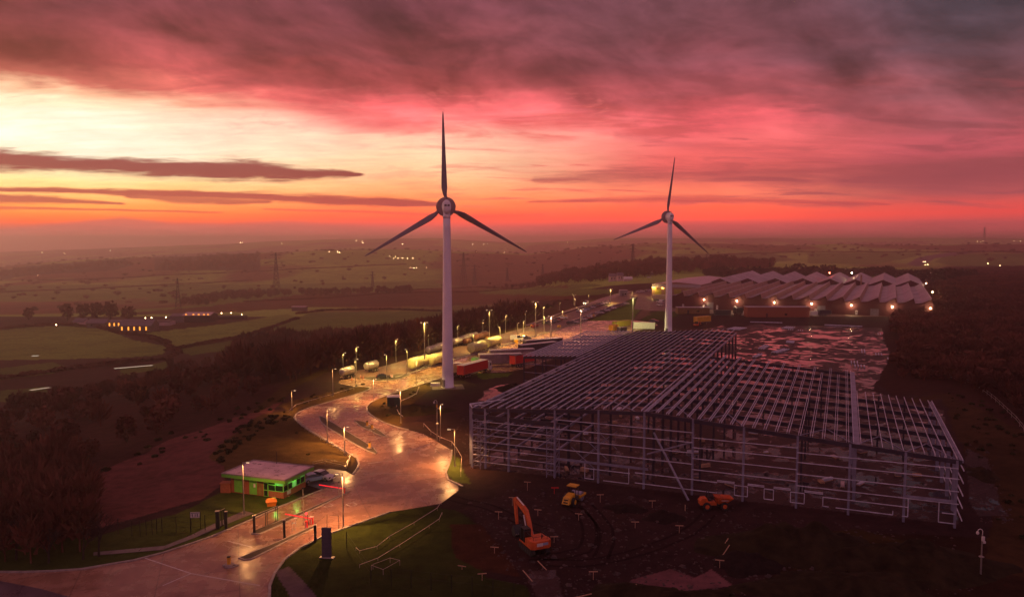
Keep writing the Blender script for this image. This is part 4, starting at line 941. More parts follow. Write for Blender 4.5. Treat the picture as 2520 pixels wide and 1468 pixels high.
for k in range(4):
    s0 = 2 + k*7.0; mb = MB(); mb.hexa([H_(s0, -0.1, 0.5), H_(s0+5, -0.1, 0.5), H_(s0+5, 0.02, 0.5), H_(s0, 0.02, 0.5)], [H_(s0, -0.1, 5.6), H_(s0+5, -0.1, 5.6), H_(s0+5, 0.02, 5.6), H_(s0, 0.02, 5.6)]); mb.build('loading_door', M['olive'], WH)
# flood lamps on the factory and warehouse
def floodlamp(p, label, m='flood', e=1100, col=(1, 0.76, 0.40), nrm=None, group='flood lamps on the factory', r=0.32):
    nrm = nrm or -gv
    o = empty('flood_lamp', p, 0, label, 'flood lamp', group)
    mb = MB(); mb.bar((0, 0, 0), nrm*0.9, 0.08, 0.08); mb.build('bracket', M['dark'], o)
    c = nrm*0.95; mb = MB(); mb.lathe([(0.02, -r), (r*0.75, -r*0.7), (r, 0), (r*0.75, r*0.7), (0.02, r)], 10); mb.v = [tuple(Vector(v)+c) for v in mb.v]; mb.build('lamp', M[m], o)
    light('flood_light', 'POINT', nrm*1.6 + Vector((0, 0, -0.2)), e, col, o, 0.3)
    return o
for i, (px, z, lb) in enumerate(((1734, 5.8, 'flood lamp on the red wall nearest the warehouse'), (1815, 5.7, 'second wall flood lamp from the warehouse, over a white door'), (1907, 5.6, 'third wall flood lamp, over the dark flat-roofed annexe'), (1999, 5.5, 'fourth wall flood lamp, just left of the middle grey shutter'), (2097, 5.4, 'fifth wall flood lamp, over the far white door'), (2198, 5.3, 'sixth wall flood lamp, right of the right hand shutter'), (2292, 5.2, 'last wall flood lamp at the right hand corner of the factory'))):
    floodlamp(G_(gs(px), -0.1, z), lb)
for x, y, Y, lb in ((2276, 697, 560, 'flood lamp on the far side wall near the gabled halls'), (2291, 718, 490, 'flood lamp half way down the right side wall')):
    p = atY(x, y, Y); floodlamp(p, lb, nrm=Vector((1, -.2, 0)).normalized(), e=1500)
for x, y, lb in ((1689, 707, 'left of two big flood lamps on the warehouse gable'), (1714, 707, 'right of two big flood lamps on the warehouse gable')):
    p = atY(x, y, A_.y - 0.4); floodlamp(p, lb, e=5200, nrm=Vector((0, -1, 0)), r=0.5)
p = atY(2040, 671, 640); floodlamp(p, 'red lamp glowing on the roof of the gabled halls', 'floodred', 1200, (1, .12, .05), Vector((0, -1, 0)), r=0.45)
p = atY(2095, 671, 640); floodlamp(p, 'yellow lamp glowing on the roof right of the red one', 'flood', 1000, (1, .8, .4), Vector((0, -1, 0)), r=0.4)
for x, lb in ((1608, 'first yellow strip lamp over the warehouse loading bays'), (1630, 'second yellow strip lamp over the loading bays'), (1669, 'third yellow strip lamp, right of the turbine tower')):
    p = atY(x, 705.6, A_.y - 1.2); o = empty('strip_lamp', p, 0, lb, 'strip lamp', 'strip lamps over the loading bays')
    mb = MB(); mb.box(-1.3, 1.3, -0.1, 0.15, -0.08, 0.1); mb.build('lamp', M['strip'], o); mb = MB(); mb.box(-1.4, 1.4, 0.15, 1.1, 0.0, 0.12); mb.build('hood', M['dark'], o)
    light('strip_light', 'POINT', (0, -0.6, -0.6), 1600, (1, 0.72, 0.18), o, 0.3)
# annexe and huts in front
def hut(name, x0, x1, ybase, ytop, dpt, wm, rm, label, cat, door=True):
    a, b = at(x0, ybase), at(x1, ybase); h = atY(x0, ytop, a.y).z; L_ = (b-a).length; o = empty(name, a, math.atan2(b.y-a.y, b.x-a.x), label, cat)
    mb = MB(); mb.box(0, L_, 0, dpt, 0, h); mb.build('wall', M[wm], o)
    mb = MB(); mb.box(-0.25, L_+0.25, -0.25, dpt+0.25, h, h+0.22); mb.build('roof', M[rm], o)
    if door: mb = MB(); mb.box(L_*0.3, L_*0.3+1.0, -0.06, 0, 0.05, 2.05); mb.build('door', M['dark'], o); mb = MB(); mb.box(L_*0.6, L_*0.6+1.4, -0.05, 0, 1.0, 1.9); mb.build('window', M['glass'], o)
    return o
hut('annexe', 1839, 1992, 780, 756, 6, 'brick', 'factory_roof', 'long low dark annexe against the front of the factory', 'annexe')
bpy.data.objects['annexe'].children[0].data.materials[0] = M['factory_wall']
hut('works_hut', 1668, 1746, 772, 757, 6, 'brown', 'factory_roof', 'low brown works hut left of the annexe', 'hut')
hut('portable_cabin', 1526, 1544, 728, 714, 5, 'shutter', 'ware_roof', 'grey portable cabin beside the far road', 'cabin')
# ------------------------------------------------------------ gatehouse
A, B, C_ = at(569, 1210), at(698, 1226), at(758, 1198)
hu = (B-A); HL = hu.length; hu.normalize(); HD = (C_-B).length
print('gatehouse', HL, HD)
GH = empty('gatehouse', A, math.atan2(hu.y, hu.x), 'flat roofed brick gatehouse with green trim and lit corner windows', 'gatehouse')
mb = MB(); mb.box(0, HL, 0, HD, 0, 1.05); mb.box(0, HL-3.6, 0.0, HD, 1.05, 2.7); mb.box(HL-3.6, HL, HD-0.3, HD, 1.05, 2.7); mb.box(HL-3.6, HL-3.4, 0.3, HD-0.4, 1.06, 2.69)
gw = mb.build('wall', M['brick'], GH)
zr = 3.25; ov = 1.0
mb = MB(); mb.box(-ov, HL+ov, -ov, HD+ov, 2.72, zr); rf = mb.build('roof', M['green'], GH)
mb = MB(); mb.box(-ov+.25, HL+ov-.25, -ov+.25, HD+ov-.25, zr, zr+0.04); mb.build('roof_membrane', M['roofmem'], rf)
mb = MB()
for x0, x1, y0, y1 in ((-ov-.05, HL+ov+.05, -ov-.05, -ov+.25), (-ov-.05, HL+ov+.05, HD+ov-.25, HD+ov+.05), (-ov-.05, -ov+.25, -ov+.25, HD+ov-.25), (HL+ov-.25, HL+ov+.05, -ov+.25, HD+ov-.25)): mb.box(x0, x1, y0, y1, zr+0.0, zr+0.12)
mb.build('roof_edge', M['concrete'], rf)
mb = MB(); mb.box(HL-3.5, HL-0.1, 0.15, HD-0.35, 2.55, 2.66); mb.build('ceiling_lamp', M['glow_green'], GH)
for x0, x1, z0, z1, nm, m_ in ((0.7, 2.3, 0.15, 2.3, 'garage_door', 'green'), (3.7, 5.2, 0.1, 2.35, 'service_door', 'green'), (5.35, 6.25, 0.1, 2.4, 'timber_panel', 'brown')):
    x0, x1 = x0*HL/10.3, x1*HL/10.3; mb = MB(); mb.box(x0, x1, -0.06, 0.0, z0, z1); mb.build(nm, M[m_], GH)
mb = MB(); mb.box(4.55*HL/10.3, 4.9*HL/10.3, -0.1, -0.06, 1.3, 1.9); mb.build('notice', M['white'], GH)
dx = HL*0.64; mb = MB(); mb.box(dx-0.08, dx+0.78, -0.07, 0, 0.05, 2.35); dd = mb.build('door', M['green'], GH); mb = MB(); mb.box(dx+0.04, dx+0.66, -0.1, -0.07, 1.15, 2.2); mb.box(dx+0.04, dx+0.66, -0.1, -0.07, 0.15, 1.0); mb.build('pane', M['glass'], dd)
def window_run(p0, p1, n, frac_open):
    L_ = (Vector(p1)-Vector(p0)).length; d = (Vector(p1)-Vector(p0)).normalized(); nrm = Vector((d.y, -d.x, 0))
    for i in range(n):
        a = Vector(p0) + d*L_*i/n; b = Vector(p0) + d*L_*(i+1)/n
        mb = MB()
        for z in (1.06, 2.05, 2.62): mb.bar(a + Vector((0, 0, z)), b + Vector((0, 0, z)), 0.14, 0.09)
        for q in (a, b): mb.bar(q + Vector((0, 0, 1.05)), q + Vector((0, 0, 2.68)), 0.11, 0.14, up=d)
        w = mb.build('window', M['greenlit'], GH)
        for z0, z1 in ((1.1, 2.0), (2.1, 2.58)):
            mb = MB(); a2, b2 = a + d*0.06, b - d*0.06; mb.add([a2 + Vector((0, 0, z0)), b2 + Vector((0, 0, z0)), b2 + Vector((0, 0, z1)), a2 + Vector((0, 0, z1))], [(0, 1, 2, 3)]); mb.build('pane', M['glass'] if (i+int(z0)) % 3 else M['glow_green'], w)
window_run((HL-3.0, 0.0, 0), (HL, 0.0, 0), 2, .5)
window_run((HL, 0.0, 0), (HL, HD-0.3, 0), 5, .5)
mb = MB(); mb.box(HL+0.02, HL+0.06, 0.9, 1.9, 0.35, 0.95); mb.build('notice', M['white'], GH)
light('eaves_fill_light', 'POINT', (HL+0.6, HD*0.45, 2.45), 60, (0.35, 1, 0.15), GH, 0.15); light('eaves_fill_light', 'POINT', (HL-1.2, -0.6, 2.45), 45, (0.35, 1, 0.15), GH, 0.15)  # lamps added outside under the eaves to throw green on the window trim
mb = MB(); mb.tube((HL*0.42, HD+0.3, zr), (HL*0.42, HD+0.3, zr+2.2), 0.04, n=6); mb.build('aerial', M['dark'], rf)
q = at(558, 1209); mb = MB(); mb.box(q.x-.8, q.x+.8, q.y-.6, q.y+.6, 0, 1.5); mb.prism([(q.x-.9, q.y-.7), (q.x+.9, q.y-.7), (q.x+.9, q.y+.7), (q.x-.9, q.y+.7)], 1.5, 1.62); tag(mb.build('bin_store', M['brick']), 'small dark bin store left of the gatehouse', 'bin store')
# grit bin
q = at(668, 1243); g = empty('grit_bin', q, 0.35, 'orange grit bin on the grass below the gatehouse', 'grit bin')
mb = MB(); mb.hexa([Vector(v) for v in ((-.62, -.4, 0), (.62, -.4, 0), (.62, .4, 0), (-.62, .4, 0))], [Vector(v) for v in ((-.72, -.46, .7), (.78, -.52, .7), (.78, .52, .7), (-.78, .52, .7))]); mb.build('body', M['grit'], g)
mb = MB(); mb.hexa([Vector(v) for v in ((-.84, -.58, .7), (.84, -.58, .7), (.84, .58, .7), (-.84, .58, .7))], [Vector(v) for v in ((-.6, -.2, 1.12), (.6, -.2, 1.12), (.6, .35, 1.12), (-.6, .35, 1.12))]); mb.build('lid', M['grit'], g)
# ------------------------------------------------------------ gates, barriers, signs
def gatepost(px, yb, yt, label, w=0.34):
    q = at(px, yb); h = atY(px, yt, q.y).z; o = empty('gate_post', q, 0.25, label, 'gate post', 'black gate posts across the entrance')
    mb = MB(); mb.box(-w/2, w/2, -w/2, w/2, 0, h); mb.build('post', M['fence'], o); mb = MB(); mb.box(-w/2-.04, w/2+.04, -w/2-.04, w/2+.04, h, h+0.07); mb.build('cap', M['pole'], o); return q, h
gatepost(536, 1299, 1257, 'wide black gate post, farthest left on the verge', 0.5); gatepost(557, 1301, 1258, 'slimmer black gate post at the kerb, second from the left')
gatepost(626, 1311, 1268, 'black gate post that carries the open mesh gate'); gatepost(700, 1324, 1279, 'black gate post standing between the two lanes'); gatepost(776, 1332, 1291, 'black gate post nearest the slate sign')
def meshgate(a, b, h, label, n=9):
    A, B = at(*a), at(*b); o = empty('gate_leaf', A, math.atan2(B.y-A.y, B.x-A.x), label, 'gate'); L_ = (B-A).length
    mb = MB(); 
    for z in (0.15, h): mb.bar((0, 0, z), (L_, 0, z), 0.09, 0.09)
    for x in (0.05, L_*0.46, L_*0.54, L_*0.9, L_-0.05): mb.bar((x, 0, 0.1), (x, 0, h), 0.08, 0.08)
    mb.build('frame', M['fence'], o); mb = MB(); mb.bar((0, 0, h+0.06), (L_, 0, h+0.06), 0.07, 0.05); mb.build('top_rail', M['pole'], o)
    mb = MB()
    for k in range(int(L_/0.22)): mb.bar((k*0.22, 0, 0.15), (k*0.22, 0, h), 0.018, 0.018)
    mb.build('mesh', M['fence'], o)
meshgate((627, 1308), (684, 1283), 2.35, 'long open black mesh gate leaf swung back beside the lane'); meshgate((540, 1298), (554, 1291), 2.4, 'short folded gate leaf between the two left posts')
def barrier(base, tip, h, label, lit):
    Bq = at(*base); T = atY(tip[0], tip[1], Bq.y + (2.0 if lit else 1.0)); o = empty('barrier', Bq, 0, label, 'barrier')
    mb = MB(); mb.box(-.22, .22, -.2, .2, 0, 1.05); hs = mb.build('housing', M['red'], o); mb = MB(); mb.box(-.06, .06, -.215, -.205, .1, .95); mb.build('stripe', M['white'], hs); mb = MB(); mb.box(-.26, .26, -.24, .24, 1.052, 1.13); mb.build('cap', M['white'], hs)
    L_ = Vector((T.x-Bq.x, T.y-Bq.y, T.z-0.95)); mb = MB(); mb.bar((0, -0.28, 0.95), Vector((L_.x, L_.y-0.28, 0.95+L_.z)), 0.07, 0.13); mb.build('arm', M['arm_glow'], o)
    return o
barrier((767, 1289), (703.5, 1262), 1, 'red striped lifting barrier with a glowing arm at the near gate', True); barrier((846, 1214), (786, 1190.5), 1, 'red lifting barrier at the gatehouse lane, arm half lowered', False)
q = at(754, 1299); o = empty('barrier_post', q, 0, 'round red and white post beside the near barrier with a red lamp', 'post')
mb = MB(); mb.lathe([(.2, 0), (.2, .95), (.22, .95), (.22, 1.08), (.02, 1.1)], 14); mb.build('body', M['red'], o); mb = MB(); mb.box(-.05, .05, -.215, -.2, .1, .9); mb.build('stripe', M['white'], o)
mb = MB(); mb.tube((0.15, 0.2, 0), (0.15, 0.2, 2.0), 0.04, n=6); mb.build('stem', M['dark'], o); mb = MB(); mb.lathe([(.02, 2.0), (.12, 2.05), (.12, 2.2), (.02, 2.28)], 10); mb.build('red_lamp', M['red_glow'], o); light('red_light', 'POINT', (0.1, -0.2, 2.1), 7, (1, .03, .05), o, 0.1)
light('arm_light', 'POINT', (1.1, -1.0, 1.2), 5, (1, .03, .05), o, 0.15)
q = at(722, 1306); o = empty('intercom_stand', q, 0.3, 'thin white frame stand on the barrier island', 'intercom stand'); mb = MB()
for x in (-.12, .32): mb.bar((x, 0, 0), (x, 0, 1.15 if x < 0 else 1.75), 0.06, 0.06)
mb.build('legs', M['white'], o); mb = MB(); mb.box(-.2, .42, -.08, .08, 1.1, 1.2); mb.box(.1, .5, -.08, .08, 1.75, 1.85); mb.build('shelf', M['white'], o)
for px, yb, yt, lb in ((747, 1290, 1202, 'slim pinkish mast behind the near barrier'), (834, 1217, 1187, 'thin dark post beside the gatehouse lane barrier')):
    q = at(px, yb); h = atY(px, yt, q.y).z; o = empty('mast', q, 0, lb, 'mast'); mb = MB(); mb.tube((0, 0, 0), (0, 0, h), 0.07, 0.05, 8); mb.build('pole', M['pole'], o); mb = MB(); mb.box(-.12, .12, -.1, .1, h, h+0.2); mb.build('head', M['dark'], o)
q = at(804.5, 1371); h = atY(804, 1297, q.y).z; o = empty('totem_sign', q, -0.12, 'tall slate coloured sign slab on the grass by the gate', 'sign')
mb = MB(); mb.box(-.62, .62, -.12, .12, 0.1, h); mb.build('panel', M['signdark'], o); mb = MB(); mb.box(-.95, 1.0, -.3, .3, 0, 0.1); mb.build('plinth', M['kerb'], o)
mb = MB()
for k in range(1, 6): mb.box(-.6, .6, -.135, -.12, h*k/6.2, h*k/6.2+0.03)
mb.build('panel_joint', M['dark'], o)
q = at(481, 1300); h0 = atY(481, 1272.5, q.y).z; h1 = atY(481, 1259, q.y).z; o = empty('fence_sign', q, 0.1, 'white notice board with dark figures fixed on the black fence', 'sign')
mb = MB(); mb.box(-.62, .62, -.05, 0, h0, h1); mb.build('board', M['white'], o)
mb = MB(); hh = h1-h0
for x, w_, a, b in ((-.34, .09, .15, .7), (-.36, .16, .45, .55), (.0, .05, .2, .65), (.12, .05, .2, .65), (.34, .09, .15, .7), (.33, .15, .5, .6)): mb.box(x-w_/2, x+w_/2, -.062, -.052, h0+hh*a, h0+hh*b)
mb.box(-.55, .55, -.062, -.052, h0+hh*.82, h0+hh*.92)
mb.build('pictogram', M['dark'], o); mb = MB(); mb.tube((-.7, .05, 0), (-.7, .05, h1+.1), .04, n=6); mb.tube((.7, .05, 0), (.7, .05, h1+.1), .04, n=6); mb.build('post', M['fence'], o)
def fence(pts, h, label, cat='fence', m='fence', rails=(0.5, 1.0), pr=0.045, wire=0.03, posts_only=False, gap=None, ground=False):
    W0 = [(on_ground(*p) if ground else at(*p)) for p in pts]; O = W0[0].copy(); o = empty('fence' if cat == 'fence' else cat.replace(' ', '_'), O, 0, label, cat)
    if gap:
        out = [W0[0]]
        for a, b in zip(W0, W0[1:]):
            n = max(1, int((b-a).length/gap)); out += [a.lerp(b, k/n) for k in range(1, n+1)]
        W0 = out
    for p in W0: mb = MB(); mb.tube(p-O, p-O+Vector((0, 0, h)), pr, n=6); mb.build('post', M[m], o)
    mb = MB()
    for a, b in zip(W0, W0[1:]):
        for r in rails: mb.bar(a-O+Vector((0, 0, h*r)), b-O+Vector((0, 0, h*r)), wire, wire)
    mb.build('rail', M[m], o); return o
fence([(291, 1312), (325, 1318), (345, 1318), (360, 1316), (375, 1315), (386, 1312), (399, 1309), (434, 1308), (470, 1311), (505, 1303), (534, 1299)], 2.2, 'black post and wire fence along the verge left of the gate', wire=0.022, rails=(0.35, 0.7, 0.98))
fence([(778, 1318), (805, 1297), (834, 1300)], 1.9, 'thin black railing beside the right hand lane', rails=(0.98,), wire=0.03)
fence([(853, 1347), (913, 1437), (963, 1443), (1012, 1446), (1061, 1452), (1111, 1458), (1162, 1462), (1213, 1470), (1265, 1478)], 2.2, 'dark post and wire fence along the bottom of the grass mound', wire=0.014, rails=(0.6, 0.97))
fence([(876, 1353), (885, 1361), (928, 1350), (959, 1325), (1019, 1291), (1076, 1255), (1086, 1240)], 0.42, 'upper pale string line pegged over the grass mound', 'string line', 'tape', (0.95,), 0.02, 0.05)
fence([(885, 1396), (930, 1379), (984, 1346), (1056, 1299), (1081, 1282), (1088, 1266)], 0.42, 'lower pale string line pegged over the grass mound', 'string line', 'tape', (0.95,), 0.02, 0.05)
fence([(914, 1402), (943, 1413), (984, 1390), (960, 1384), (918, 1400)], 0.7, 'small pegged square of pale string at the foot of the mound', 'string line', 'tape', (0.95,), 0.02, 0.03)
fence([(1042.6, 1050), (1060.5, 1070), (1082, 1084), (1111.7, 1096), (1124, 1113), (1136, 1134), (1134, 1172)], 0.9, 'pale tape barrier along the edge of the building site', 'tape barrier', 'tape', (0.95,), 0.025, 0.07)
fence([(1031.5, 952), (1025, 970), (1006, 980), (987, 988), (977, 996), (974.7, 1005), (982.5, 1020), (991.4, 1026)], 0.3, 'curving pale hose laid past the kiosk', 'hose', 'tape', (0.9,), 0.03, 0.12)
fence([(724, 1035), (760, 1065), (804, 1091), (847, 1117), (853, 1122), (862, 1134), (852, 1152), (800, 1141), (770, 1148)], 0.95, 'low pale railing round the road bend and gatehouse car park', rails=(0.98, 0.5), m='pole', gap=3.0, wire=0.07)
fence([(712, 1016), (728, 1002), (760, 992), (815, 976), (871, 959), (884, 953)], 0.75, 'low timber guard rail on the outside of the bend', rails=(0.9,), m='kerb', gap=3.0, wire=0.12)
fence([(1030, 912), (1087, 894), (1116, 885)], 0.8, 'steel crash rail beside the tanker yard, behind the nearer turbine', 'guard rail', 'pole', (0.9,), 0.06, 0.12, gap=4)
fence([(1116, 892), (1136, 887), (1158, 880)], 1.1, 'separate white crash rail right of the nearer turbine', 'guard rail', 'white', (0.95,), 0.06, 0.2, gap=3)
fence([(1160, 873.5), (1233, 853.5), (1297, 833), (1352, 816.5), (1443, 789)], 0.8, 'long crash rail beside the works road beyond the tankers', 'guard rail', 'pole', (0.9,), 0.06, 0.12, gap=4)
fence([(1020, 950), (1040, 945), (1062, 938), (1085, 934)], 1.0, 'thin wire fence beside the road before the nearer turbine', m='pole', gap=4, wire=0.025)
fence([(1180, 877), (1240, 862), (1330, 838), (1400, 812), (1500, 795), (1510, 790)], 0.7, 'thin fence between the road and the trailers', m='fence', gap=5, wire=0.03)
fence([(2330, 930), (2400, 950), (2450, 990), (2500, 1040), (2540, 1090)], 1.2, 'pale fence curving over the right hand bank', m='kerb', gap=4, wire=0.06, ground=True)
# bollards
for px, py, lb in ((903.5, 1048, 'farther yellow bollard on the diamond island'), (915.7, 1055.5, 'nearer yellow bollard on the diamond island'), (909.7, 1101, 'yellow bollard at the near end of the long island'), (563.5, 1389, 'yellow bollard on the oval island at the road mouth')):
    q = at(px, py, 0.12); o = empty('bollard', q, 0, lb, 'bollard', 'lit yellow traffic bollards'); mb = MB(); mb.lathe([(.62, 0), (.62, .1), (.05, .12)], 16); mb.build('base', M['concrete'], o); mb = MB(); mb.box(-.2, .2, -.14, .14, .1, 1.0); mb.build('body', M['yellow'], o); mb = MB(); mb.box(-.2, .2, -.16, .14, 1.0, 1.15); mb.build('cap', M['dark'], o)

rd = random.Random(21)
M['pallet'] = mat('pale_wrapped_load', (0.55, 0.40, 0.40), 0.6, nz=0.3)
_l = sorted([q for q in ((rd.uniform(3, FW-3), rd.uniform(3, 60)) for i in range(30)) if q[1] < depth(q[0]) - 3], key=lambda q: W_(q[0], q[1], 0).x/W_(q[0], q[1], 0).y)
_nm = {'pallet': 'pale pink', 'steel': 'bright steel', 'board': 'brown timber', 'greybox': 'grey'}
for i, (s, t) in enumerate(_l):
    p_ = W_(s, t, 0); mk_ = rd.choice(list(_nm))
    o = empty('material_stack', p_, rd.uniform(0, 3), f'{_nm[mk_]} material stack inside the steel frame, {ordn(i+1)} from the left', 'material stack', 'material stacks on the floor of the frame')
    L_, w_, h_ = rd.uniform(.8, 2.6), rd.uniform(.4, .9), rd.uniform(.15, .5); mb = MB(); mb.box(-L_/2, L_/2, -w_/2, w_/2, .16, .16+h_); mb.build('load', M[mk_], o)
    mb = MB(); [mb.box(-L_/2, L_/2, y-.06, y+.06, 0, .155) for y in (-w_/2+.06, 0, w_/2-.06)]; mb.build('pallet', M['board'], o)
# ------------------------------------------------------------ lamp posts
def lamp_post(base, head_y, label, arm=0.9, kind='single', e=1.0, col=(1, 0.62, 0.34), group='lamp posts along the works road', lit=True):
    px, py = base; q = on_ground(px, py) if kind == 'far' else at(px, py); h = max(2.5, atY(px, head_y, q.y).z - q.z)
    o = empty('lamp_post', q, 0, label, 'lamp post', group)
    r = 0.075 if h < 9 else 0.12
    if q.y > 300: r *= 1.5
    mb = MB(); mb.tube((0, 0, 0), (0, 0, h), r*1.5, r*0.8, 10); mb.build('pole', M['pole'], o); mb = MB(); mb.box(-.2, .2, -.2, .2, 0, .08); mb.build('base_plate', M['pole'], o)
    arms = (-1, 1) if kind == 'tall' else (1,)
    for s in arms:
        L_ = arm*s if kind != 'tall' else 1.1*s
        mb = MB(); mb.bar((0, 0, h-0.02), (L_*0.7, 0, h+0.03), 0.07, 0.07); mb.build('arm', M['pole'], o)
        k = 1.7 if kind == 'tall' else 1.0
        mb = MB(); mb.hexa([Vector((L_*0.55, -.13*k, h-.02)), Vector((L_*1.15, -.13*k, h-.02)), Vector((L_*1.15, .13*k, h-.02)), Vector((L_*0.55, .13*k, h-.02))], [Vector((L_*0.6, -.09*k, h+.11)), Vector((L_*1.1, -.09*k, h+.11)), Vector((L_*1.1, .09*k, h+.11)), Vector((L_*0.6, .09*k, h+.11))])
        hd = mb.build('lamp_head', M['pole'], o)
        mb = MB(); mb.box(min(L_*0.62, L_*1.1), max(L_*0.62, L_*1.1), -.10*k, .10*k, h-.06, h-.022); mb.build('lens', M['lamp'], hd)
    if lit: light('lamp_light', 'SPOT', (arm*0.6 if kind != 'tall' else 0.5, -0.25, h-0.25), (150.0 if col == OR else 105.0)*max(h, 6.5)**2*e, col, o, 0.12, 155, 0.6, (0, 0, -1))
    return o
OR, YG = (1, 0.45, 0.14), (1, 0.68, 0.16)
LP = [((600.6, 1266), 1136.5, 'lamp post on the grass in front of the gatehouse', 0.9, 'single', 0.35, OR), ((845, 1296), 1165, 'lamp post between the gate lanes, right of the gatehouse', -0.9, 'single', 1.0, OR), ((805.7, 1088.8), 1006, 'lamp post on the bank edge left of the long island', 0.7, 'single', 0.9, OR),
      ((847.8, 1120), 1049, 'lamp post on the bank edge near the end of the long island', 0.8, 'single', 0.9, OR), ((718.6, 1008.6), 960, 'lamp post on the grass outside the road bend, farthest left', 0.9, 'single', 0.35, OR), ((819.5, 974), 907, 'lamp post behind the timber guard rail', 0.9, 'single', 0.5, OR),
      ((920, 986), 932, 'lamp post on the inner verge where the road straightens', 0.7, 'single', 1.0, OR), ((986.5, 1039.8), 958.5, 'lamp post on the verge in front of the kiosk', -0.8, 'single', 0.8, OR), ((1084, 1077.7), 994, 'plain lamp post right beside the tall camera pole', 0.5, 'single', 0.8, OR),
      ((1119.5, 1146.7), 1055.4, 'lamp post by the tape barrier at the site entrance', -1.2, 'single', 1.0, OR),
      ((845, 931.5), 867.4, 'lamp post in front of the leftmost silver tanker', 0.8, 'single', 0.7, YG), ((877.4, 922), 853, 'lamp post right of the leftmost silver tanker', 0.7, 'single', 0.5, YG), ((874.8, 951), 883, 'lamp post in front of the gap between the silver tankers', 0.8, 'single', 0.5, YG),
      ((974.4, 889.5), 834, 'lamp post on the dark bank behind the yard, left of the cream tankers', 0.7, 'single', 0.6, YG), ((952, 939), 872, 'lamp post on the grass island by the black car', -0.6, 'single', 0.8, YG), ((1003, 919), 859, 'lamp post just left of the nearest cream tanker', -0.7, 'single', 0.7, YG),
      ((1045, 906), 793, 'tall double lamp mast over the two nearest cream tankers', 1, 'tall', 1.1, YG), ((1054.6, 861), 816.6, 'small lamp post behind the tall mast at the nearest cream tankers', 0.5, 'single', 0.5, YG), ((1025.4, 947), 884, 'lamp post at the road edge left of the nearer turbine', -0.7, 'single', 1.3, YG),
      ((1126, 838), 801, 'lamp post just right of the nearer turbine, by the silver tank row', 0.6, 'single', 0.5, YG), ((1166, 864), 821, 'lamp post in front of the third cream tanker', -0.6, 'single', 0.7, YG), ((1188, 824), 786.7, 'lamp post behind the rusty tankers', 0.6, 'single', 0.5, YG),
      ((1204.3, 852), 762.4, 'tall double lamp mast between the third and fourth cream tankers', 1, 'tall', 1.1, YG), ((1230.8, 852), 804, 'lamp post at the right hand end of the cream tankers', -0.6, 'single', 0.8, YG), ((1244, 817.7), 774.6, 'lamp post on the far kerb behind the white van', 0.6, 'single', 0.5, YG),
      ((1274, 823), 794.5, 'lamp post right behind the white van roof', 0.5, 'single', 0.5, YG), ((1288, 818), 790, 'short lamp post between the white van and the red car', 0.5, 'single', 0.5, YG), ((1293.4, 805), 765, 'lamp post on the far kerb left of the red car', 0.5, 'single', 0.5, YG),
      ((1318, 828), 742, 'tall double lamp mast in front of the red car', 1, 'tall', 1.0, YG), ((1337.8, 784), 755, 'small lamp post at the left end of the far car row', 0.5, 'single', 0.5, YG), ((1339, 821), 778.6, 'lamp post on the kerb before the near car row', -0.5, 'single', 0.6, YG),
      ((1355.7, 843), 777.5, 'tall lamp mast on the near side of the road above the frame roof', 1, 'tall', 1.0, (1, 0.55, 0.3)), ((1377.6, 763), 744.8, 'small far lamp post above the white parked car', 0.4, 'single', 0.5, YG), ((1412.5, 751), 724.5, 'tall far lamp mast left of the driving van', 1, 'tall', 0.7, YG),
      ((1415, 752), 735, 'small lamp post beside the tall mast left of the driving van', 0.4, 'single', 0.5, YG), ((1429, 826), 760, 'tall lamp mast standing on the road between the car rows and the frame roof', 1, 'tall', 1.0, (1, 0.55, 0.3)), ((1448.5, 734), 724.5, 'tiny far lamp post right of the driving van', 0.4, 'single', 0.5, YG),
      ((1502.6, 746), 711, 'tall far lamp mast by the upper lawn', 1, 'tall', 0.8, YG), ((1556.5, 816), 733.4, 'tall lamp mast at the corner of the bright lawn by the containers', 1, 'tall', 0.6, (0.9, 0.9, 0.3)), ((1523.4, 722), 712.4, 'tiny far lamp post left of the portable cabin', 0.4, 'single', 0.5, YG),
      ((1384, 776), 766.5, 'short lamp post among the far car row, near end', 0.4, 'single', 0.5, YG), ((1496.4, 744), 735.6, 'short lamp post among the far car row, far end', 0.4, 'single', 0.5, YG), ((1555.6, 726), 717, 'tiny lamp post right of the portable cabin', 0.4, 'single', 0.5, YG)]
for b, hy, lb, arm, kd, e, col in LP: lamp_post(b, hy, lb, arm, kd, e, col)
def camera_pole(px, yb, yt, label):
    q = at(px, yb); h = atY(px, yt, q.y).z; o = empty('camera_pole', q, 0, label, 'camera pole')
    mb = MB(); mb.tube((0, 0, 0), (0, 0, h-0.6), 0.11, 0.08, 10); mb.build('pole', M['pole'], o)
    mb = MB(); pts = [(0.0, h-0.6), (0.02, h-0.2), (-0.1, h), (-0.3, h+0.08), (-0.52, h), (-0.6, h-0.25)]
    for a, b in zip(pts, pts[1:]): mb.tube((a[0], 0, a[1]), (b[0], 0, b[1]), 0.045, n=8)
    mb.build('swan_neck', M['white'], o); mb = MB(); mb.lathe([(.02, h-.62), (.15, h-.55), (.17, h-.4), (.14, h-.25), (.04, h-.22)], 12); mb.v = [(v[0]-.6, v[1], v[2]) for v in mb.v]; mb.build('camera', M['white'], o)
    mb = MB(); mb.box(-.16, .16, -.26, -.08, h-1.35, h-0.8); mb.build('control_box', M['yellow'] if px < 1500 else M['white'], o); mb = MB(); mb.box(.1, .4, -.1, .1, h-1.7, h-1.45); mb.build('floodlight', M['white'], o)
    mb = MB(); mb.lathe([(.09, h*0.42), (.3, h*0.42), (.3, h*0.42+.08), (.09, h*0.45)], 12); mb.build('climb_guard', M['pole'], o)
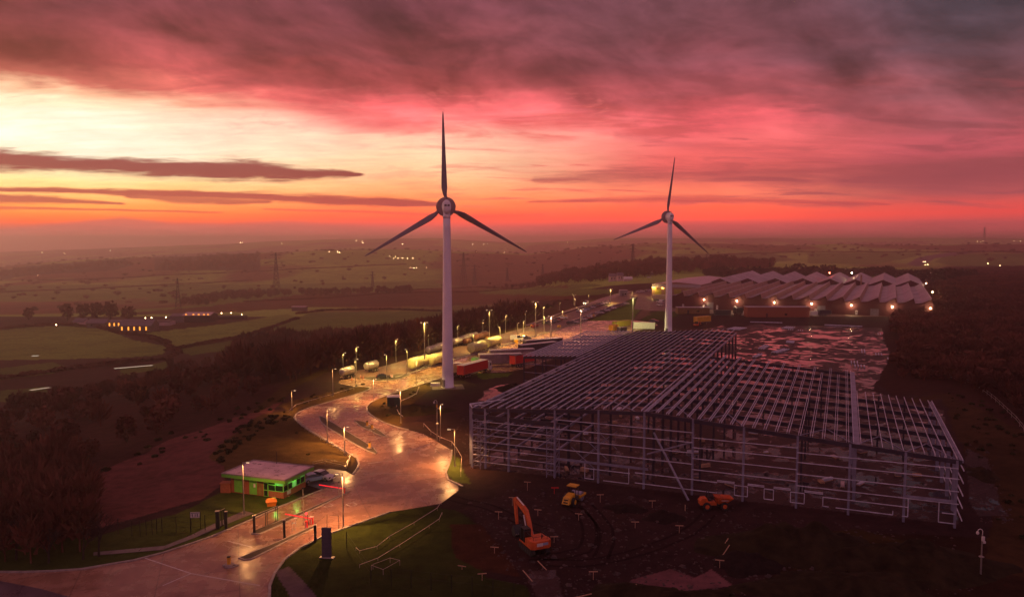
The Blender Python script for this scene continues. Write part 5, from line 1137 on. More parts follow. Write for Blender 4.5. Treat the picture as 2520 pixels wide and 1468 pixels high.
camera_pole(1076, 1083, 985, 'tall pole with a swan neck camera and yellow box near the site entrance'); camera_pole(2413, 1418, 1302, 'lone white camera pole in the bottom right corner of the site')
# ------------------------------------------------------------ vehicles
def wheel(mb_t, mb_r, x, y, r, w):
    for mbx, rr, ww in ((mb_t, r, w), (mb_r, r*0.55, w+0.03)):
        mbx.tube((x, y-ww/2, r), (x, y+ww/2, r), rr, n=14)
def wheels(o, spots, r, w, hubm='pole'):
    for x, y in spots:
        a, b = MB(), MB(); wheel(a, b, x, y, r, w); t = a.build('wheel', M['rubber'], o); b.build('hub_cap', M[hubm], t)
def car(loc, ang, colr, label, group=None, kind='car', lights=None):
    o = empty('parked_car' if not lights else 'car', loc, ang, label, 'car' if kind == 'car' else 'van', group)
    if Vector(loc).y > 280: o.scale = (1.12, 1.12, 1.15)
    if kind == 'car': body = [(-2.1, .35), (-2.15, .75), (-2.0, .92), (-1.6, .98), (1.0, .95), (1.75, .82), (2.1, .62), (2.15, .35)]; top = [(-1.85, .94), (-1.35, 1.38), (-.7, 1.47), (.15, 1.44), (.95, .96)]
    else: body = [(-2.4, .35), (-2.45, 1.1), (1.5, 1.1), (2.2, .95), (2.4, .7), (2.42, .35)]; top = [(-2.42, 1.08), (-2.35, 1.95), (-1.8, 2.02), (.7, 1.98), (1.5, 1.1)]
    w = .88
    mb = MB(); mb.profile(body, -w, w); b = mb.build('body', M['car_'+colr], o)
    mb = MB(); n = len(top); lo = [Vector((x, y, z)) for x, z in top for y in (0,)]
    def cab(k, inset): return [Vector((x*(1 if j in (0, n-1) else k), -w+inset*(0.25+0.75*(z > 1.2)), z)) for j, (x, z) in enumerate(top)], [Vector((x*(1 if j in (0, n-1) else k), w-inset*(0.25+0.75*(z > 1.2)), z)) for j, (x, z) in enumerate(top)]
    a_, b_ = cab(1, .18); mb.hexa(a_, b_); mb.build('windows', M['glass'], o)
    rt = [(x, z) for x, z in top if z > 1.3]; mb = MB(); mb.hexa([Vector((x, -w+.17, z+.01)) for x, z in rt] + [Vector((x, -w+.17, z-.04)) for x, z in rt[::-1]], [Vector((x, w-.17, z+.01)) for x, z in rt] + [Vector((x, w-.17, z-.04)) for x, z in rt[::-1]]); mb.build('roof', M['car_'+colr], o)
    if kind == 'van': mb = MB(); mb.box(-2.38, .2, -w-.005, w+.005, 1.05, 1.92); mb.build('load_panel', M['car_'+colr], o)
    wheels(o, [(-1.35, -.8), (-1.35, .8), (1.35, -.8), (1.35, .8)], .33, .22)
    for s in (-.62, .62):
        mb = MB(); mb.box(2.06 if kind == 'car' else 2.34, 2.2 if kind == 'car' else 2.46, s-.18, s+.18, .58, .78); mb.build('headlight', M['head_glow'] if lights in ('head', 'both') else M['glass'], o)
        mb = MB(); mb.box(-2.2 if kind == 'car' else -2.48, -2.06 if kind == 'car' else -2.4, s-.18, s+.18, .68, .86); mb.build('tail_light', M['tail_glow'] if lights in ('tail', 'both') else M['red'], o)
    return o
RD = Vector((0.404, 0.915, 0)).normalized(); RA = math.atan2(RD.y, RD.x); XA = RA - math.pi/2
G1 = 'cars parked in the works car park'
def crow(pts, cols, where, ang):
    for i, ((x, y), c) in enumerate(zip(pts, cols)): 
        car(at(x, y), ang + random.uniform(-.05, .05), c, f'{c} car, {ordn(i+1)} from the left in the {where}', G1)
# all cars face across the row
crow([(1346, 798), (1356, 795), (1367, 791.5), (1374, 788), (1386, 784)], ['black', 'dark blue', 'grey', 'red', 'white'], 'short car row beside the dark bank', XA)
crow([(1428, 768), (1434, 766.5), (1442, 763.5), (1450, 760.5), (1456, 758), (1462, 756), (1468, 754.5), (1474, 752), (1480, 750), (1487, 747.5)], ['silver', 'white', 'pale blue', 'grey', 'silver', 'black', 'maroon', 'dark blue', 'silver', 'white'], 'far row of the upper car park', XA)
crow([(1406, 797), (1414, 795), (1421, 792.5), (1428, 790), (1434, 787.5), (1441, 785), (1448, 782), (1456, 778.5), (1462, 776), (1476, 771.5), (1484, 768.5), (1492, 765.5), (1500, 762), (1508, 759.5), (1516, 757), (1524, 754), (1532, 751.5), (1540, 748.5)],
     ['dark blue', 'silver', 'maroon', 'grey', 'silver', 'red', 'silver', 'white', 'grey', 'silver', 'black', 'silver', 'grey', 'white', 'maroon', 'black', 'grey', 'silver'], 'near row bordering road and lawn', XA)
crow([(1573, 719.5), (1580, 718.5), (1587, 718), (1594, 717), (1601, 716.5)], ['silver', 'white', 'black', 'silver', 'white'], 'little row left of the warehouse', XA+.3)
car(at(1316, 805), RA+math.pi, 'red', 'red car with a tail lamp glowing, alone beside the tall mast', lights='tail')
car(at(1442, 748), RA+math.pi, 'white', 'white van driving down the far road with headlights on', kind='van', lights='head')
o_ = car(at(1494, 745.5), XA+.2, 'silver', 'silver car at the far end of the car park with a red lamp glowing', lights='tail')
car(at(1273, 838), XA+.15, 'white', 'white van parked beyond the cream tankers', kind='van'); car(at(1293, 835), XA+.15, 'dark blue', 'dark car parked against the white van')
car(at(944, 931), 0.15, 'black', 'black car parked beside the grass island at the yard junction')
car(at(773, 1183), 0.62, 'pale blue', 'pale blue car partly hidden behind the gatehouse corner'); car(at(793, 1178), 0.55 + math.pi*0 - 1.0, 'silver', 'silver blue car on the apron to the right of the gatehouse')
car(at(1610, 793), -.3, 'dark blue', 'dark car behind the white container'); car(at(1597, 683.5), 0.1, 'white', 'white car by the hedge right of the white house'); car(at(1604, 678), 0.2, 'silver', 'silver car farther right of the white house')
car(at(1625, 745), 2.2, 'white', 'white van end-on left of the farther turbine, upper one', kind='van'); car(at(1624, 752), 2.2, 'white', 'white car left of the farther turbine, lower one')
q = at(964, 931); o = empty('notice_board', q, 0, 'pink and white notice board beside the black car', 'sign'); mb = MB(); mb.box(-.45, .45, 0, .06, .35, 1.15); mb.build('board', M['white'], o); mb = MB(); mb.box(-.35, .35, -.02, -.005, .85, 1.0); mb.box(-.35, .2, -.02, -.005, .5, .6); mb.build('text_bar', M['red'], o); mb = MB(); mb.box(-.4, -.34, .06, .12, 0, 1.1); mb.box(.34, .4, .06, .12, 0, 1.1); mb.build('leg', M['pole'], o)
def tanker(loc, ang, L_, r, m, label, group, cab=False, chute=True):
    o = empty('tanker_trailer', loc, ang, label, 'tanker', group); zc = r + (0.95 if r < 1.5 else 0.6)
    from mathutils import Matrix
    R = Matrix.Translation((0, 0, zc)) @ Matrix.Rotation(math.pi/2, 4, 'Y')
    mb = MB(); mb.lathe([(0.05, -L_/2-.28), (r*.55, -L_/2-.22), (r*.9, -L_/2-.05), (r, -L_/2+.12), (r, L_/2-.12), (r*.9, L_/2+.05), (r*.55, L_/2+.22), (.05, L_/2+.28)], 26, R); t = mb.build('tank', M[m], o, True)
    mb = MB()
    for k in range(5): x = -L_/2 + .3 + k*(L_-.6)/4; mb.lathe([(r+.035, x-.05), (r+.035, x+.05)], 26, R, False)
    mb.build('hoop', M['pole'], t)
    mb = MB(); mb.box(-L_/2+.2, L_/2-.2, -.18, .18, zc+r-.04, zc+r+.08); mb.build('catwalk', M['pole'], t)
    for k in range(3): x = -L_/3 + k*L_/3; MB().tube((x, 0, zc+r), (x, 0, zc+r+.22), .25, n=12).build('hatch', M['pole'], t)
    mb = MB(); mb.box(-L_/2+.1, L_/2-.1, -.5, -.35, .75, .98); mb.box(-L_/2+.1, L_/2-.1, .35, .5, .75, .98); mb.build('chassis', M['dark'], o)
    wheels(o, [(-L_/2+1.0, s*1.0) for s in (-1, 1)] + [(-L_/2+2.2, s*1.0) for s in (-1, 1)], .48, .3)
    mb = MB(); mb.box(L_/2-2.2, L_/2-2.05, -.85, -.7, 0, .9); mb.box(L_/2-2.2, L_/2-2.05, .7, .85, 0, .9); mb.build('landing_leg', M['pole'], o)
    mb = MB(); mb.bar((-L_/2-.3, -.3, .6), (-L_/2-.3, -.3, zc+r), .05, .05); mb.bar((-L_/2-.3, .05, .6), (-L_/2-.3, .05, zc+r), .05, .05)
    for k in range(7): mb.bar((-L_/2-.3, -.3, .8+k*.35), (-L_/2-.3, .05, .8+k*.35), .04, .04)
    mb.build('ladder', M['pole'], o)
    return o
GT = 'tankers parked in the yard'
def mid(p, q): return (at(*p) + at(*q))/2
for (p, q), L_, r, m, lb in ((((1016, 912), (1046, 901)), 9.6, 1.7, 'cream', 'cream bulk tanker nearest the camera, under the first tall mast'), (((1060, 903), (1092, 892)), 9.6, 1.7, 'cream', 'cream bulk tanker half hidden behind the nearer turbine tower'),
                        (((1163, 871), (1186, 863)), 10.2, 1.7, 'cream', 'third cream tanker, just right of the nearer turbine'), (((1202, 858), (1224, 850)), 10.2, 1.7, 'cream', 'fourth cream tanker, touching the second tall mast'),
                        (((842, 932), (868, 926)), 5.4, 1.15, 'silver', 'short silver tanker at the left end of the yard'), (((902, 917), (926, 911)), 5.4, 1.15, 'silver', 'second short silver tanker, up the slope from the first'),
                        (((1060, 874), (1072, 869)), 7.5, 1.15, 'silver', 'dirty silver tanker behind the nearest cream pair, left one'), (((1080, 867), (1092, 862)), 7.5, 1.15, 'silver', 'dirty silver tanker tucked just left of the turbine tower'),
                        (((1120, 853), (1133, 849)), 7.5, 1.15, 'silver', 'dirty silver tanker just right of the turbine tower'), (((1140, 846), (1152, 842)), 7.5, 1.15, 'silver', 'middle silver tanker of the back row right of the turbine'), (((1157, 841), (1168, 837)), 7.5, 1.2, 'silver', 'last silver tanker in the back row beside the rusty ones'),
                        (((1145, 851), (1155, 848)), 4.5, 1.0, 'rust', 'low rusty tank in front of the silver back row'), (((1174, 842), (1182, 839)), 5.5, 1.2, 'rust', 'brown rusty tanker, nearer of the rusty pair'), (((1187, 838), (1194, 835)), 5.0, 1.3, 'rust', 'brown rusty tanker, farther of the rusty pair')):
    tanker(mid(p, q), RA + math.pi, L_, r, m, lb, GT)
def trailer(p, q, side, roof, label, L_=None, h=3.9, w=2.5, cab=None, name='lorry_trailer', cat='trailer', z0=1.15):
    A, B = at(*p), at(*q); d = B-A; L_ = L_ or d.length; o = empty(name, A, math.atan2(d.y, d.x), label, cat, None)
    mb = MB(); mb.box(0, L_, 0, w, z0, h); mb.build('body', M[side], o); mb = MB(); mb.box(-.06, L_+.06, -.06, w+.06, h, h+.1); mb.build('roof', M[roof], o)
    mb = MB()
    for x in (0.0, L_-.1): mb.box(x, x+.1, -.04, 0.0, z0, h)
    mb.box(.1, L_-.1, -.04, -.001, z0, z0+.12); mb.build('frame_rail', M['pole'], o)
    if z0 > .5:
        mb = MB(); mb.box(.2, L_-.2, .5, .7, .85, z0-.01); mb.box(.2, L_-.2, w-.7, w-.5, .85, z0-.01); mb.build('chassis', M['dark'], o)
        wheels(o, [(x, y) for x in (1.2, 2.4, 3.6) for y in (.3, w-.3)], .5, .3)
        mb = MB(); mb.box(L_-3.0, L_-2.85, .3, .45, 0, .85); mb.box(L_-3.0, L_-2.85, w-.45, w-.3, 0, .85); mb.build('landing_leg', M['pole'], o)
    if cab:
        mb = MB(); mb.profile([(L_+.5, .6), (L_+.5, 3.2), (L_+.9, 3.5), (L_+2.2, 3.3), (L_+2.5, 2.0), (L_+2.6, .6)], .05, w-.05); c = mb.build('cab', M[cab], o)
        mb = MB(); mb.add([(L_+2.26, .25, 3.1), (L_+2.53, .25, 2.0), (L_+2.53, w-.25, 2.0), (L_+2.26, w-.25, 3.1)], [(0, 1, 2, 3)]); mb.box(L_+1.3, L_+2.1, .03, .049, 1.9, 2.7); mb.build('windscreen', M['glass'], c)
        mb = MB(); mb.box(L_-2, L_+2.4, .6, w-.6, .5, .84); mb.build('tractor_chassis', M['dark'], o); wheels(o, [(L_+1.7, .25), (L_+1.7, w-.25), (L_-.9, .25), (L_-.9, w-.25)], .5, .32)
    return o
trailer((1142, 932), (1201, 915), 'red', 'white', 'bright red box trailer with a pale roof right of the nearer turbine', cab='white')
trailer((1095, 928), (1136, 925), 'cream', 'white', 'cream box trailer with its cab half hidden behind the turbine tower', cab='cab_green')
trailer((1180, 904), (1284, 901), 'greybox', 'white', 'grubby grey curtain sided trailer behind the red one', h=4.1)
trailer((1268, 905), (1316, 896), 'red', 'darkbox', 'dark red trailer at the left rear corner of the frame')
trailer((1208, 891), (1316, 886), 'greybox', 'white', 'trailer with a bright white roof behind the grubby grey one', cab=None)
trailer((1285, 878), (1372, 868), 'darkbox', 'white', 'dark trailer under the left edge of the frame roof, nearer one', h=4.1)
trailer((1295, 866), (1385, 858), 'darkbox', 'white', 'dark trailer with pale roof edge, farther one by the road', h=4.1)
trailer((1168, 898), (1156, 902), 'cab_green', 'cab_green', 'small green lorry cab parked before the white roofed trailer', L_=2.4, h=2.6, name='lorry_cab', cat='lorry', z0=.6)
trailer((1558, 809), (1612, 810), 'white', 'white', 'long dirty white container left of the farther turbine', h=2.9, z0=.08, name='shipping_container', cat='container')
trailer((1517, 806), (1553, 801), 'olive', 'olive', 'olive yellow container beside the tall lawn mast', h=2.7, z0=.08, name='shipping_container', cat='container')
trailer((1508.6, 815), (1523, 813), 'yellow', 'yellow', 'small bright yellow skip in front of the olive container', h=2.6, z0=.08, name='skip', cat='skip')
trailer((1526, 817), (1543, 816), 'darkbox', 'pole', 'black skip right of the yellow one', h=2.0, z0=.08, name='skip', cat='skip')
trailer((1606, 740), (1650, 741), 'cream', 'white', 'lorry backed up to the lit loading bays', cab=None, h=4)
trailer((1759, 776), (1799, 776), 'dkgreen', 'dkgreen', 'dark green container before the factory wall', h=2.8, z0=.08, name='shipping_container', cat='container')
trailer((1812, 776), (1828, 775), 'dkgreen', 'shutter', 'dark green lorry body left of the annexe', h=4.2)
trailer((2016, 778), (2046, 778), 'darkbox', 'dark', 'black lorry standing before the middle grey shutter', h=3.2, cab=None); trailer((1995, 778), (2013, 778), 'white', 'white', 'short white van body in front of the black lorry', h=2.6, z0=.5, w=2.2)
yl = trailer((1716, 799), (1750, 796), 'yellow', 'yellow', 'yellow tipper lorry on the mud right of the farther turbine', h=3.7, cab=None, name='tipper_lorry', cat='lorry')
q = at(1713, 803); o = empty('mini_digger', q, 0.3, 'small orange digger at the left of the yellow tipper lorry', 'digger'); mb = MB(); mb.box(-1, 1, -.8, .8, .5, 1.3); mb.build('body', M['orange'], o); mb = MB(); mb.box(-1.1, 1.1, -.95, -.5, 0, .45); mb.box(-1.1, 1.1, .5, .95, 0, .45); mb.build('track', M['rubber'], o); mb = MB(); mb.box(-.3, .7, -.5, .5, 1.3, 2.4); mb.build('cab', M['glass'], o); mb = MB(); mb.bar((.9, 0, 1), (2.0, 0, 2.5), .2, .25); mb.bar((2.0, 0, 2.5), (2.7, 0, .8), .15, .2); mb.build('arm', M['orange'], o)
for px, py, lb in ((1309, 805, 'yellow grit box left of the red car'), (1376, 806, 'yellow grit box on the kerb before the near car row'), (1461, 779, 'round topped yellow box at the lawn end of the near row'), (1391, 781, 'yellow box beyond the white car in the far row'), (1270, 843, 'yellow box in front of the white van'), (1198, 836, 'yellow box right of the rusty tankers')):
    q = at(px, py); o = empty('grit_box', q, .2, lb, 'grit bin', 'yellow boxes along the yard'); mb = MB(); mb.box(-.7, .7, -.5, .5, 0, .95); mb.build('body', M['yellow'], o); mb = MB(); mb.hexa([Vector(v) for v in ((-.75, -.55, .95), (.75, -.55, .95), (.75, .55, .95), (-.75, .55, .95))], [Vector(v) for v in ((-.6, -.2, 1.3), (.6, -.2, 1.3), (.6, .4, 1.3), (-.6, .4, 1.3))]); mb.build('lid', M['yellow'], o)
for px, py, lb in ((894, 931, 'orange cone in front of the leftmost silver tanker'), (866, 935, 'orange cone under the rear of the leftmost tanker'), (888, 928, 'orange cone between the two silver tankers')):
    q = at(px, py); o = empty('traffic_cone', q, 0, lb, 'traffic cone', 'traffic cones by the silver tankers'); mb = MB(); mb.lathe([(.28, .06), (.05, .95), (.01, 1.0)], 12); mb.build('cone', M['orange'], o); mb = MB(); mb.box(-.32, .32, -.32, .32, 0, .06); mb.build('base', M['dark'], o); mb = MB(); mb.lathe([(.20, .45), (.15, .65)], 12, None, False); mb.build('band', M['white'], o)
# ------------------------------------------------------------ excavator
q = at(1314, 1352); o = empty('excavator', q, math.radians(90+24), 'orange tracked excavator with its boom folded over and bucket on the mud', 'excavator')
# local x = forwards (away from the viewer, to the left)
for s in (-1, 1):
    mb = MB(); mb.profile([(-2.1, .35), (-1.8, .0), (1.8, .0), (2.15, .35), (1.9, .78), (-1.85, .78)], s*1.05-.3, s*1.05+.3); t = mb.build('track', M['rubber'], o)
    mb = MB()
    for k in range(14): x = -1.9 + k*.29; mb.box(x, x+.1, s*1.05-.33, s*1.05+.33, .78, .84)
    for k in range(6): mb.tube((-1.5+k*.6, s*1.05-.33, .34), (-1.5+k*.6, s*1.05+.33, .34), .2, n=10)
    mb.build('track_shoe', M['dark'], t)
mb = MB(); mb.box(-.8, .8, -.75, .75, .35, .95); mb.build('undercarriage', M['dark'], o)
mb = MB(); out = [(-2.35, -1.0), (-2.05, -1.45), (1.5, -1.45), (1.5, 1.45), (-2.05, 1.45), (-2.35, 1.0)]; mb.prism(out, 1.0, 1.22); mb.build('turntable_deck', M['orange'], o)
mb = MB(); mb.prism([(-2.45, -1.0), (-2.1, -1.42), (-1.25, -1.42), (-1.25, 1.42), (-2.1, 1.42), (-2.45, 1.0)], 1.22, 2.05); cw = mb.build('counterweight', M['orange'], o)
mb = MB(); mb.box(-2.49, -2.46, -.1, .75, 1.42, 1.85); mb.build('white_panel', M['white'], cw); mb = MB(); mb.box(-2.49, -2.46, -.85, -.12, 1.5, 1.85); mb.build('blue_panel', M['car_pale blue'], cw)
mb = MB(); mb.hexa([Vector((-1.24, -1.4, 1.22)), Vector((.9, -1.4, 1.22)), Vector((.9, .45, 1.22)), Vector((-1.24, .45, 1.22))], [Vector((-1.24, -1.4, 1.98)), Vector((.5, -1.35, 1.9)), Vector((.5, .4, 1.9)), Vector((-1.24, .45, 1.98))]); mb.box(-1.24, -.2, .46, 1.4, 1.22, 1.95); mb.build('engine_cover', M['orange'], o)
mb = MB()
for a, b in (((-1.9, -1.0), (-1.9, 1.0)), ((-1.9, 1.0), (.2, 1.0)), ((-1.9, -1.0), (-.2, -1.0))):
    mb.bar((*a, 2.5), (*b, 2.5), .04, .04); mb.bar((*a, 2.05), (*a, 2.5), .04, .04); mb.bar((*b, 2.0), (*b, 2.5), .04, .04)
mb.tube((-1.5, -.4, 1.98), (-1.5, -.4, 2.55), .07, n=8); mb.tube((-1.2, -.7, 1.95), (-1.2, -.7, 2.4), .05, n=8); mb.build('handrail', M['dark'], o)
mb = MB(); mb.profile([(.0, 1.23), (.0, 2.75), (.25, 2.95), (1.15, 2.9), (1.5, 2.1), (1.5, 1.23)], .48, 1.4); cb = mb.build('cab', M['glass'], o)
mb = MB(); mb.box(.0, 1.2, .46, 1.42, 2.93, 3.0); [mb.bar((x, y, 1.23), (x, y, 2.9), .09, .09) for x in (.05, 1.15) for y in (.47, 1.41)]; mb.build('cab_frame', M['dark'], cb)
def limb(pts, ws, y0, y1, nm, m):                        # boxed arm through x,z points with half-depths
    mb = MB(); n = len(pts); up_, lo_ = [], []
    for i, (x, z) in enumerate(pts):
        a = pts[max(0, i-1)]; b = pts[min(n-1, i+1)]; d = Vector((b[0]-a[0], b[1]-a[1])).normalized(); nn = Vector((-d.y, d.x))*ws[i]
        up_.append((x+nn.x, z+nn.y)); lo_.append((x-nn.x, z-nn.y))
    for i in range(n-1): mb.hexa([Vector((p[0], y0, p[1])) for p in (lo_[i], lo_[i+1], up_[i+1], up_[i])], [Vector((p[0], y1, p[1])) for p in (lo_[i], lo_[i+1], up_[i+1], up_[i])])
    return mb.build(nm, M[m], o)
limb([(.9, 1.5), (1.7, 3.1), (2.6, 4.25), (3.4, 4.5), (4.9, 4.75), (6.2, 4.9)], [.22, .34, .42, .38, .30, .16], -.30, .12, 'boom', 'orange')
limb([(5.7, 5.3), (6.3, 4.9), (5.9, 3.0), (5.6, 1.6)], [.12, .30, .24, .14], -.25, .07, 'dipper_arm', 'orange')
mb = MB(); mb.tube((1.3, -.5, 1.5), (2.7, -.42, 3.9), .10, n=8); mb.tube((1.3, .33, 1.5), (2.7, .24, 3.9), .10, n=8); mb.tube((3.4, -.09, 4.95), (5.6, -.09, 5.35), .10, n=8); mb.build('hydraulic_ram', M['white'], o)
mb = MB(); mb.profile([(5.45, 1.55), (5.75, 1.4), (6.1, .7), (5.8, .1), (5.0, .05), (4.75, .45), (5.0, 1.0)], -.75, .55); bk = mb.build('bucket', M['dark'], o)
mb = MB(); [mb.bar((4.78, y, .35), (4.5, y, .62), .1, .07) for y in (-.68, -.38, -.1, .2, .48)]; mb.build('tooth', M['pole'], bk)
# ------------------------------------------------------------ roller
q = at(1400, 1243); o = empty('road_roller', q, math.radians(60), 'yellow single drum roller facing away on the mud', 'road roller')
mb = MB(); mb.hexa([Vector(v) for v in ((-1.3, -.62, .55), (1.0, -.62, .55), (1.0, .62, .55), (-1.3, .62, .55))], [Vector(v) for v in ((-.85, -.55, 1.45), (1.0, -.62, 1.75), (1.0, .62, 1.75), (-.85, .55, 1.45))]); b_ = mb.build('engine_hood', M['yellow'], o)
mb = MB()
for z, x in ((.8, -1.205), (1.16, -1.03)): mb.bar((x, -.36, z), (x, .36, z), .08, .17)
mb.build('grille', M['dark'], b_)
mb = MB(); mb.box(.95, 2.0, -.75, .75, .7, 1.15); mb.build('deck', M['dark'], o)
[MB().bar((x, y, 1.1), (x, y, 2.72), .08, .08).build('roof_post', M['dark'], o) for x in (.95, 1.95) for y in (-.66, .66)]; mb = MB(); mb.box(.8, 2.15, -.8, .8, 2.72, 2.86); mb.build('canopy', M['yellow'], o)
mb = MB(); mb.box(1.2, 1.6, -.28, .28, 1.15, 1.45); mb.box(1.18, 1.28, -.28, .28, 1.45, 1.95); mb.build('seat', M['dark'], o)
mb = MB(); mb.bar((2.0, -.98, .95), (4.1, -.98, .95), .16, .3); mb.bar((2.0, .98, .95), (4.1, .98, .95), .16, .3); mb.bar((2.05, -.98, .95), (2.05, .98, .95), .2, .5); mb.bar((4.05, -.98, .95), (4.05, .98, .95), .16, .3); mb.build('drum_yoke', M['yellow'], o)
mb = MB(); mb.tube((3.05, -.86, .74), (3.05, .86, .74), .73, n=30); mb.build('drum', M['steel_md'], o); wheels(o, [(.1, -.85), (.1, .85)], .68, .42, 'yellow')
# ------------------------------------------------------------ dumper
q = at(1757, 1250); o = empty('site_dumper', q, math.radians(4), 'orange site dumper with a tipping skip facing right before the frame', 'dumper')
wheels(o, [(-1.35, -.8), (-1.35, .8), (1.35, -.85), (1.35, .85)], .6, .42, 'orange')
mb = MB(); mb.profile([(-2.3, .75), (-2.35, 1.35), (-2.0, 1.75), (-1.3, 1.8), (-1.1, 1.3), (.2, 1.1), (.2, .7)], -.62, .62); mb.build('engine_body', M['orange'], o)
mb = MB(); mb.box(-2.3, 1.9, -.3, .3, .5, .72); mb.build('chassis', M['dark'], o)
mb = MB(); mb.box(-.95, -.45, -.3, .3, 1.25, 1.5); mb.box(-1.0, -.88, -.3, .3, 1.5, 2.0); mb.build('seat', M['dark'], o); mb = MB(); mb.bar((-.3, 0, 1.1), (0.0, 0, 1.75), .07, .07); mb.tube((-.03, 0, 1.72), (0.03, 0, 1.78), .22, n=14); mb.build('steering_wheel', M['dark'], o)
mb = MB(); mb.bar((-1.05, -.5, 1.6), (-1.05, -.5, 3.0), .08, .08); mb.bar((-1.05, .5, 1.6), (-1.05, .5, 3.0), .08, .08); mb.bar((-1.05, -.5, 3.0), (-1.05, .5, 3.0), .08, .08); mb.build('roll_bar', M['dark'], o)
mb = MB(); lo_ = [Vector(v) for v in ((.45, -.55, .85), (1.75, -.55, .85), (1.75, .55, .85), (.45, .55, .85))]; hi_ = [Vector(v) for v in ((.1, -.95, 1.95), (2.75, -.95, 1.75), (2.75, .95, 1.75), (.1, .95, 1.95))]
mb.add(lo_ + hi_, [(3, 2, 1, 0)] + [(i, (i+1) % 4, 4+(i+1) % 4, 4+i) for i in range(4)]); k_ = [v*.94 + Vector((.06, 0, .08)) for v in lo_]; h_ = [Vector((v.x*.96+.05, v.y*.93, v.z)) for v in hi_]; mb.add(k_ + h_, [(0, 1, 2, 3)] + [((i+1) % 4, i, 4+i, 4+(i+1) % 4) for i in range(4)]); mb.add(hi_ + h_, [(i, (i+1) % 4, 4+(i+1) % 4, 4+i) for i in range(4)]); sk = mb.build('skip', M['orange'], o)
mb = MB(); mb.bar((.9, -.82, 1.45), (2.0, -.83, 1.42), .03, .08); mb.build('stripe', M['white'], sk)
# ------------------------------------------------------------ profile stakes, spoil
GS = 'setting-out stakes on the mud'
sl = ['first', 'second']
stakes = [(1298, 1206, 1185, 'pale T stake left of the roller, by the frame'), (1261, 1243, 1223, 'pale T stake directly above the excavator boom tip'), (1227, 1277, 1258, 'pale T stake left of the excavator boom'), (1323.6, 1268, 1253, 'faint T stake right of the excavator boom'),
          (1477, 1235, 1216, 'T stake right of the roller, towards the first dark mound'), (1605, 1248, 1231, 'T stake between and behind the two dark mounds'), (1424, 1279, 1263, 'T stake in front of the roller drum side'), (1563, 1298, 1283, 'T stake in front of the two dark mounds'),
          (1671.5, 1310, 1292, 'T stake right of the nearer dark mound'), (1363.6, 1334, 1319, 'T stake just right of the excavator'), (1460, 1425, 1405, 'T stake near the bottom edge, below the open mud'), (1771, 1396, 1377, 'T stake beside the big puddle'), (1186.5, 1427, 1410, 'T stake on the grass near the bottom fence'), (1137, 1400, 1393, 'low fallen T stake on the dirt left of the excavator'), (1217, 1360, 1345, 'small T stake on the dirt edge left of the excavator')]
for px, yb, yt, lb in stakes:
    q = at(px, yb); h = max(.45, atY(px, yt, q.y).z); o = empty('profile_stake', q, random.uniform(-.4, .2), lb, 'stake', GS)
    mb = MB(); mb.bar((0, 0, 0), (0, 0, h-.05), .07, .07); mb.build('post', M['board'], o); mb = MB(); mb.box(-.55, .55, -.04, .0, h-.06, h+.06); mb.build('crossboard', M['board'], o)
for px, yb, lb, ml in ((1364, 1214, 'red painted T stake left of the roller', 'red'), (1686, 1256, 'single pale upright peg right of the mounds', 'board')):
    q = at(px, yb); o = empty('profile_stake', q, 0, lb, 'stake', GS); mb = MB(); mb.bar((0, 0, 0), (0, 0, .95), .12, .1); mb.build('post', M[ml], o)
    if ml == 'red': mb = MB(); mb.box(-.5, .7, -.05, 0, .9, 1.1); mb.build('crossboard', M[ml], o)
for px, py, dx, dz, lb in ((1372, 1480, 5.0, -5, 'leaning bent timber rail at the bottom edge, left of the pair'), (1775, 1352, 1.6, 1.0, 'tilted timber on the spoil bank, upper one'), (1778, 1367, 1.6, .9, 'tilted timber on the spoil bank, lower one'), (1345, 1402, -1.3, .6, 'thin timber leaning by the lower path'), (1310, 1430, -1.4, .8, 'pale pole lying by the lower path'), (1590, 1470, -1.2, 1.0, 'pale pole at the bottom edge')):
    q = at(px, py if py < 1500 else 1460); o = empty('timber', q, 0, lb, 'timber'); mb = MB(); mb.bar((0, 0, .05), (abs(dx)*(1 if dx > 0 else -1)*.8, 1.4, max(.2, min(1.2, dz if dz > 0 else .3))), .09, .09); mb.build('rail', M['board'], o)
def mound(px, py, rx, ry, h, label, m='soil'):
    q = at(px, py); vs, fs_ = [], []; n, k = 34, 12
    for i in range(k+1):
        rr = i/k
        for j in range(n):
            a = 2*math.pi*j/n; w = 1 + .5*mnoise.noise(Vector((math.cos(a)*1.5+px, math.sin(a)*1.5, 0))); x, y = math.cos(a)*rx*rr*w, math.sin(a)*ry*rr*w
            z = h*(math.cos(rr*math.pi)*.5+.5)**.8*(1+.7*mnoise.noise(Vector((x*.45+px, y*.45, 1))))+.16*mnoise.noise(Vector((x*1.3, y*1.3, px))) + .12*mnoise.noise(Vector((x*2, y*2, px))) * (1-rr)
            vs.append((x, y, z-.04 if i < k else -.12))
    for i in range(k):
        for j in range(n): fs_.append((i*n+j, (i+1)*n+j, (i+1)*n+(j+1) % n, i*n+(j+1) % n))
    o = meshobj('spoil_heap', vs, fs_, M[m], None, True); o.location = q; tag(o, label, 'spoil heap')
M['soil'] = mat('dark_soil', (0.016, 0.009, 0.008), 0.95, spec=0.1, nz=0.5, nscale=1.5, bump=0.8, bscale=3)
M['soil2'] = mat('mossy_soil', (0.022, 0.015, 0.007), 0.95, spec=0.1, nz=0.6, nscale=0.6, bump=0.8, bscale=2)
mound(1543, 1251, 3.0, 2.6, 0.8, 'farther low dark mound of soil right of the roller'); mound(1635, 1274, 3.1, 2.5, 0.9, 'nearer low dark mound of soil right of the roller')
